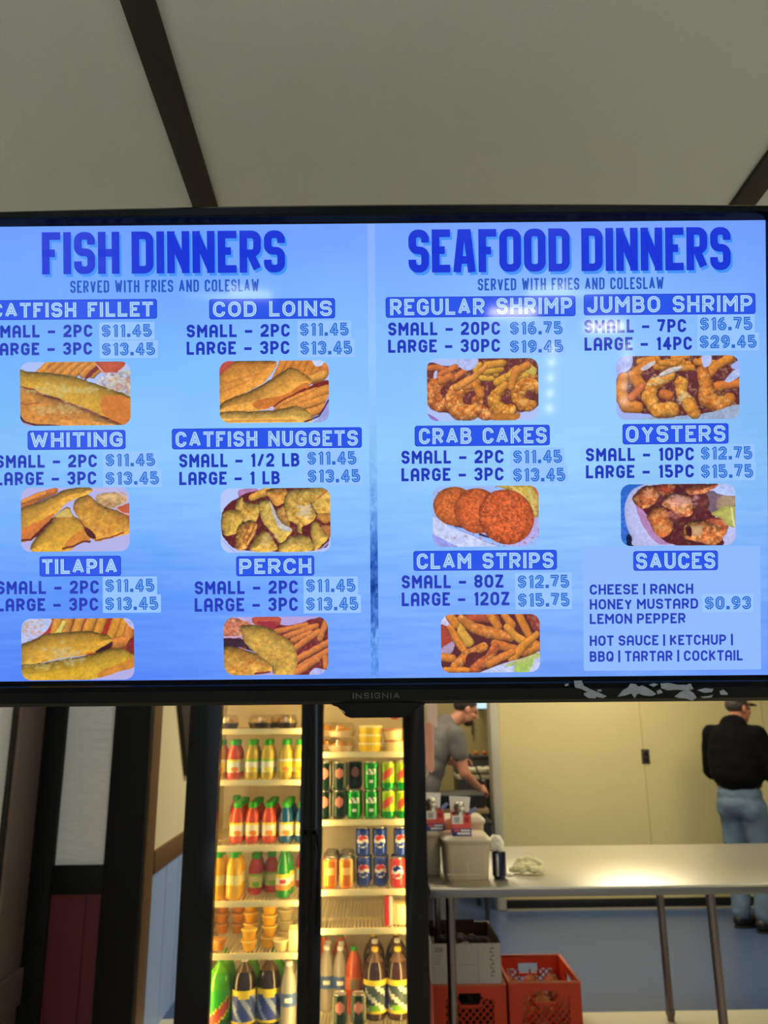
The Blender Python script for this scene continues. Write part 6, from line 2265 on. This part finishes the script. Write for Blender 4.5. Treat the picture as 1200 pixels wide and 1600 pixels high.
hp.location = (bxc, CYF + .2, CH + .0065)
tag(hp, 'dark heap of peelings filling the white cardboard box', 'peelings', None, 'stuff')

# small steel stub pipe by the wall
px_ = at(1075, 1425, 7.25)
sp_ = MB()
sp_.lathe([(.02, 0), (.02, .01), (.013, .012), (.013, .09), (.010, .095)], 14)
so = sp_.build('floor_pipe', mat('bright_steel_pipe', (190, 190, 190), .3, metal=.9), None, smooth=40)
so.location = (px_.x, 7.25, 0)
tag(so, 'short steel pipe stub standing on the blue floor before the black base', 'pipe')
# socket on the wall seam
sk = at(1008.5, 1182, YW)
so = thing('wall_socket', 'dark double wall socket on the cream kitchen wall', 'socket', (sk.x, YW, sk.z))
MB().box((-.036, -.008, -.062), (.036, 0, .062)).build('cover_plate', mat('dark_bronze_plate', (58, 50, 40), .4), so, bevel=.003)
for dz in (-.026, .026):
    MB().box((-.018, -.011, dz - .019), (.018, -.008, dz + .019)).build('outlet', m_base, so, bevel=.004)

# ------------------------------------------------------------------ preparation room behind the jamb
m_pt = mat('dark_prep_table_steel', (74, 74, 76), .4, metal=.8)
PTY = 6.78
pz_ = at(740, 1264, PTY).z
px0, px1 = at(640, 1264, PTY).x, at(764, 1264, PTY).x
pt = thing('prep_table', 'dark prep table the man in grey leans over', 'table', ((px0 + px1) / 2, PTY + .3, 0))
hw_ = (px1 - px0) / 2
q = MB()
q.box((-hw_, -.3, pz_ - .04), (hw_, .3, pz_))
q.build('table_top', mat('worn_wood_edge', (150, 126, 92), .5), pt, bevel=.004)
for sx in (-1, 1):
    for sy in (-1, 1):
        MB().tube((sx * (hw_ - .04), sy * .26, 0), (sx * (hw_ - .04), sy * .26, pz_ - .04), .02, n=14).build('leg', m_pt, pt, smooth=40)
MB().box((-hw_ + .01, -.28, .52), (hw_ - .01, .28, .545)).build('under_shelf', m_pt, pt)
# dark tubs
m_tub = mat('charcoal_tub_plastic', (40, 42, 44), .45)
for nm, a, b, z0, z1, lab in (('g', 668, 762, pz_ + .0005, at(740, 1243, PTY).z, 'wide charcoal tub on the dark prep table in front of the man in grey'), ('h', 700, 768, .5455, .5455 + .2, 'black tub on the lower shelf of the prep table')):
    xa_, xb_ = at(a, 1255, PTY).x, at(b, 1255, PTY).x
    t = thing('storage_tub', lab, 'tub', ((xa_ + xb_) / 2, PTY + .22, z0))
    w2_, h2_ = (xb_ - xa_) / 2, z1 - z0
    q = MB()
    q.add([(-w2_ * .93, -.18, 0), (w2_ * .93, -.18, 0), (w2_ * .93, .18, 0), (-w2_ * .93, .18, 0), (-w2_, -.2, h2_), (w2_, -.2, h2_), (w2_, .2, h2_), (-w2_, .2, h2_)],
          [(3, 2, 1, 0), (4, 5, 6, 7), (0, 1, 5, 4), (1, 2, 6, 5), (2, 3, 7, 6), (3, 0, 4, 7)])
    q.build('tub_body', m_tub, t, bevel=.008)
    q = MB()
    q.box((-w2_ - .008, -.208, h2_ - .018), (w2_ + .008, .208, h2_ + .004))
    q.build('tub_lid', m_tub, t, bevel=.004)
# equipment further back
EY = 8.3
ez0, ez1 = at(750, 1212, EY).z, at(750, 1183, EY).z
ex0, ex1 = at(715, 1200, EY).x, at(782, 1200, EY).x
bench = thing('back_bench', 'pale back bench behind the man in grey', 'bench', ((ex0 + ex1) / 2, EY + .3, 0))
hw2 = (ex1 - ex0) / 2
MB().box((-hw2, -.3, ez0 - .035), (hw2, .3, ez0)).build('bench_top', mat('pale_bench_top', (216, 206, 176), .4), bench, bevel=.004)
MB().box((-hw2 + .02, -.28, .08), (hw2 - .02, .3, ez0 - .035)).build('bench_cabinet', m_tub, bench, bevel=.004)
for sx in (-1, 1):
    for sy in (-1, 1):
        MB().tube((sx * (hw2 - .06), sy * .24, 0), (sx * (hw2 - .06), sy * .24, .09), .02, n=12).build('leg', m_pt, bench, smooth=40)
grl = thing('grey_cooker', 'grey cooker box standing on the pale back bench', 'cooker', ((ex0 + ex1) / 2, EY + .34, ez0 + .0005))
MB().box((-hw2 * .95, -.16, 0), (hw2 * .95, .24, ez1 - ez0)).build('cooker_body', mat('slate_grey_steel', (92, 94, 98), .4, metal=.6), grl, bevel=.006)
MB().box((-hw2 * .95, -.17, (ez1 - ez0) * .82), (hw2 * .95, -.155, (ez1 - ez0) * .9)).build('cooker_trim', m_base, grl)
for k, (px, c, nm) in enumerate(((744, (206, 130, 60), 'orange'), (757, (196, 110, 44), 'rust brown'), (766, (214, 150, 80), 'tan'))):
    q = MB()
    ellipsoid(q, (0, 0, .025), ((.026, 0, 0), (0, .04, 0), (0, 0, .026)), 16)
    q.box((-.02, -.03, 0), (.02, .03, .02))
    o_ = q.build('bread_bun', mat(nm + '_bread_crust', c, .6, vary=.2, scale=40), None, smooth=60)
    o_.location = (at(px, 1180, EY + .3).x, EY + .3, ez1 + .0008)
    tag(o_, nm + ' bun on top of the grey cooker box', 'bun', 'buns on the grey cooker')
cz_ = MB()
for k in range(8):
    ellipsoid(cz_, (-.15 + .043 * k, rr.uniform(-.02, .02), .03), ((.05, 0, 0), (0, .06, 0), (0, 0, .028 + .012 * rr.random())), 12)
cz = remesh('white_towel', cz_, .01, mat('white_towel_cloth', (236, 228, 200), .85), None, 3, .006, 20)
cz.location = (at(752, 1208, EY + .08).x, EY + .08, ez0 + .022)
tag(cz, 'bundled white towel on the pale back bench', 'towel')
# hanging rod and the lit monitor on the far wall
rz0, rz1 = at(739, 1148, 9.5), at(739, 1106, 9.5)
q = MB()
q.tube((0, 0, 0), (0, 0, rz1.z - rz0.z), .014, n=10)
q.box((-.03, -.012, rz1.z - rz0.z - .01), (.03, .05, rz1.z - rz0.z + .02))
o_ = q.build('hanging_rod', mat('brown_rod_paint', (110, 92, 58), .5), None, smooth=40)
o_.location = (rz0.x, 9.545, rz0.z)
tag(o_, 'thin brown rod hanging on the tan far wall', 'rod')
ma, mbb = at(743, 1085, 9.2), at(764, 1107, 9.2)
mon = thing('order_monitor', 'small bright monitor high on the far wall, left of the jamb', 'monitor', ((ma.x + mbb.x) / 2, 9.2, (ma.z + mbb.z) / 2))
mw, mh = (mbb.x - ma.x) / 2, (ma.z - mbb.z) / 2
MB().box((-mw - .01, .0, -mh - .012), (mw + .01, .04, mh + .012)).build('monitor_case', m_base, mon, bevel=.004)
MB().box((-mw, -.003, -mh), (mw, 0, mh)).build('monitor_screen', emat('monitor_pale_blue', (206, 236, 250), 1.1), mon)
MB().box((-.02, .04, -.02), (.02, .4, .02)).build('wall_arm', m_base, mon)
# dark post seen before the jamb
dp = MB()
dx0, dx1 = at(764, 1110, 8.0).x, at(769, 1110, 8.0).x
struct(MB().box((dx0, 8.0, at(766, 1140, 8.0).z), (dx1 + .2, 8.06, CEIL)).build('trim_dark_header', m_dkbrown))

# papers hanging beside the cooler


def thin_paper(name, col):
    m = mat(name, col, .8, vary=.05, scale=10)
    nt = m.node_tree
    b = nt.nodes['Principled BSDF']
    o = [n for n in nt.nodes if n.type == 'OUTPUT_MATERIAL'][0]
    tr = nt.nodes.new('ShaderNodeBsdfTranslucent')
    tr.inputs[0].default_value = rgb(*col)
    mx = nt.nodes.new('ShaderNodeMixShader')
    mx.inputs[0].default_value = .7
    nt.links.new(b.outputs[0], mx.inputs[1])
    nt.links.new(tr.outputs[0], mx.inputs[2])
    nt.links.new(mx.outputs[0], o.inputs[0])
    return m


m_pap = thin_paper('pinkish_receipt_paper', (252, 240, 234))
m_pap2 = thin_paper('pale_red_receipt_paper', (250, 216, 206))


def paper(label, m, px0_, px1_, py0, py1, Y, curl, seed):
    a, b = at(px0_, py0, Y), at(px1_, py1, Y)
    q = MB()
    nx, nz = 5, 14
    vs = []
    for j in range(nz + 1):
        for i in range(nx + 1):
            fx_, fz_ = i / nx, j / nz
            sh = 1 - curl * fz_
            x = a.x + (b.x - a.x) * (fx_ * sh)
            y = Y + .02 * math.sin(fz_ * 5 + seed) * fz_ + .012 * math.sin(fx_ * 4 + seed)
            z = a.z + (b.z - a.z) * fz_ + .012 * math.sin(fx_ * 5 + seed) * (j == nz)
            vs.append((x, y, z))
    m_ = nx + 1
    o_ = len(vs)
    vs += [(x, y + .0012, z) for x, y, z in vs]
    fs_ = []
    for j in range(nz):
        for i in range(nx):
            k = j * m_ + i
            fs_.append((k, k + m_, k + m_ + 1, k + 1))
            fs_.append((o_ + k, o_ + k + 1, o_ + k + m_ + 1, o_ + k + m_))
    for j in range(nz):
        k = j * m_
        fs_.append((k, o_ + k, o_ + k + m_, k + m_))
        k = j * m_ + nx
        fs_.append((k, k + m_, o_ + k + m_, o_ + k))
    q.add(vs, fs_)
    o = q.build('hanging_paper', m, None, smooth=60)
    return tag(o, label, 'paper')


paper('broad pinkish paper hanging beside the cooler, before the man in grey', m_pap, 664, 684, 1060, 1132, CY + .30, .08, .4)
paper('narrow pale red paper strip hanging below the pinkish sheet by the cooler', m_pap2, 664, 679, 1128, 1203, CY + .32, .05, 1.4)
paper('thin pinkish paper curl hanging lowest beside the cooler', m_pap, 664, 670, 1195, 1212, CY + .31, .1, 2.4)
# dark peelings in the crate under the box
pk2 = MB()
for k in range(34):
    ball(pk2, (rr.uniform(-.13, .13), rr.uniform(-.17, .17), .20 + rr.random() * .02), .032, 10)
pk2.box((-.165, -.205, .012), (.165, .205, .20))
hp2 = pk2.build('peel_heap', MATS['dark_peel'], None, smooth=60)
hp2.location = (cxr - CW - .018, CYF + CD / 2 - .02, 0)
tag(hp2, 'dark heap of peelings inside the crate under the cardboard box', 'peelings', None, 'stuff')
# ------------------------------------------------------------------ people
def V(*a):
    return Vector(a)


def hand(mb, W, D, N, side, curl=.5, scale=1.0):
    """wrist W, direction D, palm normal N (the way the fingers close), side: +1/-1 towards the thumb"""
    D, N = D.normalized(), N.normalized()
    Sd = D.cross(N).normalized() * side
    ellipsoid(mb, W + D * .045 * scale, (Sd * .042 * scale, D * .052 * scale, N * .017 * scale), 14)
    capsule(mb, W - D * .02, W + D * .02, .026 * scale, .024 * scale)
    for i, ln_ in enumerate((.072, .080, .075, .060)):
        b = W + D * .082 * scale + Sd * (.031 - .0205 * i) * scale
        d1 = (D * math.cos(curl) + N * math.sin(curl)).normalized()
        d2 = (D * math.cos(curl * 2.1) + N * math.sin(curl * 2.1)).normalized()
        m = b + d1 * ln_ * .5 * scale
        e = m + d2 * ln_ * .5 * scale
        capsule(mb, b - d1 * .015, m, .0095 * scale, .0088 * scale, 10)
        capsule(mb, m, e, .0088 * scale, .0075 * scale, 10)
    b = W + D * .022 * scale + Sd * .034 * scale
    d1 = (D * .7 + Sd * .6 + N * .35).normalized()
    m = b + d1 * .038 * scale
    d2 = (D * .85 + Sd * .15 + N * .5).normalized()
    capsule(mb, b, m, .013 * scale, .011 * scale, 10)
    capsule(mb, m, m + d2 * .032 * scale, .011 * scale, .0085 * scale, 10)


def head(mb, H, F, U):
    F, U = F.normalized(), U.normalized()
    Rt = F.cross(U).normalized()
    ellipsoid(mb, H + U * .035 - F * .008, (Rt * .076, F * .098, U * .088), 20)
    ellipsoid(mb, H - U * .040 + F * .026, (Rt * .058, F * .068, U * .072), 18)
    ellipsoid(mb, H - U * .092 + F * .062, (Rt * .026, F * .026, U * .022), 12)
    ellipsoid(mb, H + U * .022 + F * .082, (Rt * .052, F * .016, U * .012), 12)
    capsule(mb, H + F * .092 + U * .012, H + F * .113 - U * .026, .009, .0125, 10)
    for s in (-1, 1):
        ellipsoid(mb, H + Rt * .079 * s - U * .005 - F * .008, (Rt * .010, F * .021, U * .034), 12)
        ellipsoid(mb, H + Rt * .040 * s - U * .028 + F * .062, (Rt * .024, F * .022, U * .022), 12)
    capsule(mb, H - U * .058 + F * .088 - Rt * .018, H - U * .058 + F * .088 + Rt * .018, .0075, n=8)
    return Rt


def eyes(H, F, U, t):
    F, U = F.normalized(), U.normalized()
    Rt = F.cross(U).normalized()
    for s in (-1, 1):
        q = MB()
        ellipsoid(q, H + Rt * .032 * s + U * .003 + F * .083, (Rt * .012, F * .008, U * .008), 12)
        q.build('eye', mat('dark_eye', (40, 30, 26), .2), t, smooth=60)


m_skin = mat('warm_skin', (196, 132, 104), .5, vary=.06, scale=20)
m_skin2 = mat('ruddy_skin', (190, 124, 96), .5, vary=.06, scale=20)
m_hair = mat('dark_brown_hair', (38, 26, 22), .6, vary=.3, scale=90, bump=.3)
m_hair2 = mat('greying_dark_hair', (58, 50, 46), .6, vary=.3, scale=90, bump=.3)
m_tee = mat('grey_tee_shirt_cotton', (104, 102, 100), .85, vary=.06, scale=30)
m_swt = mat('black_sweatshirt_cotton', (9, 9, 12), .95, vary=.15, scale=30, spec=.15)
m_jean = mat('faded_blue_denim', (96, 118, 140), .85, vary=.22, scale=9)
m_dkp = mat('dark_grey_trousers', (48, 48, 54), .85, vary=.1, scale=12)
m_shoe = mat('black_shoe_leather', (22, 22, 24), .4)
m_sole = mat('dark_shoe_sole', (34, 32, 32), .6)


def man(label, root_xy, rot, J, shirt, trousers, sleeve, skin):
    """J: joints in local coordinates (facing +y, x to the right)"""
    t = thing('person', label, 'person', (root_xy[0], root_xy[1], 0), rot)
    b = MB()
    H, F, U = J['head'], J['face'], J['up']
    head(b, H, F, U)
    neck0 = H - U.normalized() * .05 - F.normalized() * .02
    capsule(b, neck0, J['neck'], .054, .060)
    pel, chest = J['pelvis'], J['chest']
    sp_ = (J['neck'] - pel)
    cross = V(1, 0, 0)
    for f_, rx, ry in ((0, .165, .115), (.2, .155, .11), (.4, .15, .105), (.6, .165, .115), (.78, .175, .12), (.92, .13, .09)):
        c = pel + sp_ * f_ + (chest - (pel + J['neck']) / 2) * (4 * f_ * (1 - f_))
        ax = sp_.normalized()
        fr_ = cross.cross(ax).normalized() * -1
        ellipsoid(b, c, (cross * rx, fr_ * ry, ax * .11), 18)
    for s in ('l', 'r'):
        sh, el, wr = J['sh' + s], J['el' + s], J['wr' + s]
        capsule(b, J['neck'] - V(0, 0, .03), sh, .055, .058)
        capsule(b, sh, el, .054, .043)
        capsule(b, el, wr, .043, .029)
        hd_, nn_ = J['hd' + s], J['pn' + s]
        hand(b, wr, hd_, nn_, J.get('th' + s, 1), J.get('curl', .55))
        hp_, kn, an = J['hp' + s], J['kn' + s], J['an' + s]
        capsule(b, hp_, kn, .088, .058)
        capsule(b, kn, an, .058, .040)
        fd = J['ft' + s]
        capsule(b, an - V(0, 0, .04), an - V(0, 0, .045) + fd * .15, .036, .026)
    remesh('body', b, .0065, skin, t, 2)
    # shirt
    q = MB()
    for f_, rx, ry in J['torso']:
        c = pel + sp_ * f_ + (chest - (pel + J['neck']) / 2) * (4 * f_ * (1 - f_))
        ax = sp_.normalized()
        fr_ = cross.cross(ax).normalized() * -1
        ellipsoid(q, c, (cross * rx, fr_ * ry, ax * .17), 22)
    for s in ('l', 'r'):
        sh, el, wr = J['sh' + s], J['el' + s], J['wr' + s]
        capsule(q, J['neck'] - V(0, 0, .04), sh, .069, .076)
        if sleeve == 'short':
            m = sh + (el - sh) * .52
            capsule(q, sh, m, .078, .068)
        else:
            capsule(q, sh, el, .084, .076)
            capsule(q, el, el + (wr - el) * .92, .074, .044)
    cuts = []
    remesh('shirt', q, .009, shirt, t, 14, .010, 7.0, 1.3, J.get('shirt_cut'))
    # trousers
    q = MB()
    ellipsoid(q, pel + V(0, -.005, .02), ((.185, 0, 0), (0, .135, 0), (0, 0, .11)), 18)
    ellipsoid(q, pel + V(0, -.02, -.06), ((.18, 0, 0), (0, .135, 0), (0, 0, .11)), 18)
    for s in ('l', 'r'):
        hp_, kn, an = J['hp' + s], J['kn' + s], J['an' + s]
        sx = -1 if s == 'l' else 1
        ellipsoid(q, hp_ + V(.0, -.04, -.02), ((.095, 0, 0), (0, .095, 0), (0, 0, .11)), 16)
        capsule(q, hp_, kn, .106, .080)
        capsule(q, kn, an + (kn - an) * .06, .080, .068)
    remesh('trousers', q, .009, trousers, t, 14, .012, 8.0, 4.1)
    bl = MB()
    bl.lathe([(.0, 0), (1, 0), (1, .035), (0, .035)], 28, cap=False)
    if J.get('belt'):
        bl.v = [(pel.x + x * .178, pel.y + y * .128, pel.z + .075 + z) for x, y, z in bl.v]
        bl.build('belt', J['belt'], t, smooth=40)
    for s in ('l', 'r'):
        an, fd = J['an' + s], J['ft' + s]
        g = V(an.x, an.y, 0)
        q = MB()
        capsule(q, g + V(0, 0, .055) - fd * .03, g + V(0, 0, .048) + fd * .11, .046, .044)
        capsule(q, g + V(0, 0, .045) + fd * .10, g + V(0, 0, .040) + fd * .185, .046, .036)
        capsule(q, g + V(0, 0, .09), g + V(0, 0, .05), .048, .046)
        so_ = remesh('shoe', q, .007, m_shoe, t, 3, cut=[((0, 0, .012), (0, 0, -1))])
        q = MB()
        sd = fd.cross(V(0, 0, 1)).normalized()
        pts2 = []
        for k in range(20):
            a = 2 * PI * k / 20
            pts2.append(g + fd * (.075 + .15 * math.cos(a)) + sd * (.05 * math.sin(a) * (1 - .12 * math.cos(a))))
        n_ = len(pts2)
        q.add([p_ + V(0, 0, .0) for p_ in pts2] + [p_ + V(0, 0, .018) for p_ in pts2], [tuple(range(n_ - 1, -1, -1)), tuple(range(n_, 2 * n_))] + [(k, (k + 1) % n_, n_ + (k + 1) % n_, n_ + k) for k in range(n_)])
        q.build('sole', m_sole, so_, smooth=50)
    eyes(H, F, U, t)
    return t


# man in black at the right: back three-quarters to us, facing right and away, looking right
YM = 6.45
gx = at(1158, 1250, YM).x
rotm = math.radians(-52)
J = dict(head=V(.02, .09, 1.642), face=V(.36, .93, -.05), up=V(0, .05, 1), neck=V(.0, .01, 1.50), pelvis=V(0, -.01, .965), chest=V(0, -.02, 1.235),
         shl=V(-.185, .0, 1.435), shr=V(.185, .01, 1.435), ell=V(-.27, .09, 1.14), elr=V(.265, .06, 1.13), wrl=V(-.13, .33, 1.10), wrr=V(.15, .33, 1.07),
         hdl=V(.25, .95, -.05), hdr=V(-.1, .98, -.12), pnl=V(.4, 0, -.9), pnr=V(-.4, 0, -.9), thl=-1, thr=1,
         hpl=V(-.09, 0, .90), hpr=V(.09, 0, .90), knl=V(-.10, .04, .49), knr=V(.09, .03, .49), anl=V(-.10, -.01, .085), anr=V(.09, -.03, .085),
         ftl=V(.35, .93, 0), ftr=V(.5, .86, 0), torso=[(.33, .212, .168), (.45, .217, .17), (.6, .215, .165), (.74, .205, .15), (.86, .14, .11)],
         belt=mat('black_leather_belt', (18, 18, 20), .4))
man_r = man('person in black sweatshirt, dark cap and faded jeans, back turned, by the cream wall', (gx, YM), rotm, J, m_swt, m_jean, 'long', m_skin2)
# cap and hair
H, F, U = J['head'], J['face'].normalized(), J['up'].normalized()
Rt = F.cross(U).normalized()
q = MB()
ellipsoid(q, H + U * .030 - F * .012, (Rt * .0815, F * .102, U * .078), 20)
remesh('hair', q, .006, m_hair2, man_r, 2, .003, 60, cut=[(H + F * .035, F), (H - U * .022, -U)])
q = MB()
ellipsoid(q, H + U * .052 + F * .004, (Rt * .086, F * .108, U * .082), 22)
cp = remesh('cap', q, .006, mat('dark_cap_cotton', (24, 24, 30), .85), man_r, 2, cut=[(H + U * .050 - F * .06, -(U * .92 + F * -.25))])
q = MB()
n_ = 12
top_, bot_ = [], []
for k in range(n_ + 1):
    a = PI * k / n_
    for L__, rr_ in ((top_, 0),):
        pass
    pb_ = H + U * .058 + F * (.075 + .095 * math.sin(a)) + Rt * (.074 * math.cos(a)) - U * (.022 * math.sin(a)) - U * .012 * abs(math.cos(a))
    top_.append(pb_)
    bot_.append(pb_ - U * .006)
q.add(top_ + bot_, [tuple(range(n_ + 1)), tuple(range(2 * n_ + 1, n_, -1))] + [(k, n_ + 1 + k, n_ + 1 + (k + 1) % (n_ + 1), (k + 1) % (n_ + 1)) for k in range(n_ + 1)])
q.build('peak', mat('dark_cap_cotton', (24, 24, 30), .85), cp, smooth=40)
# pocket flash on the jeans: seams and pocket
q = MB()
for s, x in ((1, .085), (-1, -.085)):
    q.box((x - .06, -.155, .84), (x + .06, -.150, .97))

# man in grey at the left: leans forward to the right, working at the prep table
YG = 6.42
gx2 = at(652, 1250, YG).x
rotg = math.radians(-68)
J2 = dict(head=V(.03, .44, 1.648), face=V(.10, .93, -.34), up=V(0, .34, .93), neck=V(.0, .285, 1.53), pelvis=V(0, .0, .965), chest=V(0, .10, 1.27),
          shl=V(-.195, .24, 1.455), shr=V(.195, .25, 1.455), ell=V(-.23, .42, 1.24), elr=V(.235, .30, 1.17), wrl=V(-.10, .42, 1.22), wrr=V(.10, .50, 1.045),
          hdl=V(.4, .8, .3), hdr=V(-.25, .9, -.25), pnl=V(.5, .0, -.8), pnr=V(-.7, 0, -.7), thl=-1, thr=1, curl=.75,
          hpl=V(-.09, -.01, .90), hpr=V(.09, -.01, .90), knl=V(-.10, .02, .49), knr=V(.10, .03, .49), anl=V(-.11, -.04, .085), anr=V(.11, -.03, .085),
          ftl=V(-.15, .99, 0), ftr=V(.15, .99, 0), torso=[(.05, .19, .155), (.2, .195, .155), (.4, .195, .155), (.6, .205, .155), (.74, .2, .14), (.86, .135, .11)],
          belt=None)
man_l = man('person with short dark hair in grey T-shirt, leaning over the dark prep table', (gx2, YG), rotg, J2, m_tee, m_dkp, 'short', m_skin)
H, F, U = J2['head'], J2['face'].normalized(), J2['up'].normalized()
Rt = F.cross(U).normalized()
q = MB()
ellipsoid(q, H + U * .042 - F * .012, (Rt * .081, F * .104, U * .090), 20)
remesh('hair', q, .006, m_hair, man_l, 2, .003, 60, cut=[(H + F * .075 + U * .03, F * .8 - U * .6), (H + U * .012, F * .62 - U * .78)])
q = MB()
ellipsoid(q, H - U * .078 + F * .046, (Rt * .050, F * .050, U * .040), 16)
remesh('beard', q, .006, m_hair, man_l, 2, .002, 60)
# long handled ladle in his hand
la, lb = at(734, 1178, YG + .05), at(752, 1217, YG + .08)
ld = thing('ladle', 'thin long-handled utensil held by the man in grey', 'utensil', (lb.x, lb.y, lb.z))
d_ = (la - lb)
MB().tube((0, 0, 0), d_, .006, n=10).build('handle', m_pt, ld, smooth=40)
q = MB()
ellipsoid(q, (.004, 0, -.02), ((.03, 0, 0), (0, .03, 0), (0, 0, .022)), 14)
q.build('ladle_bowl', m_pt, ld, smooth=60)
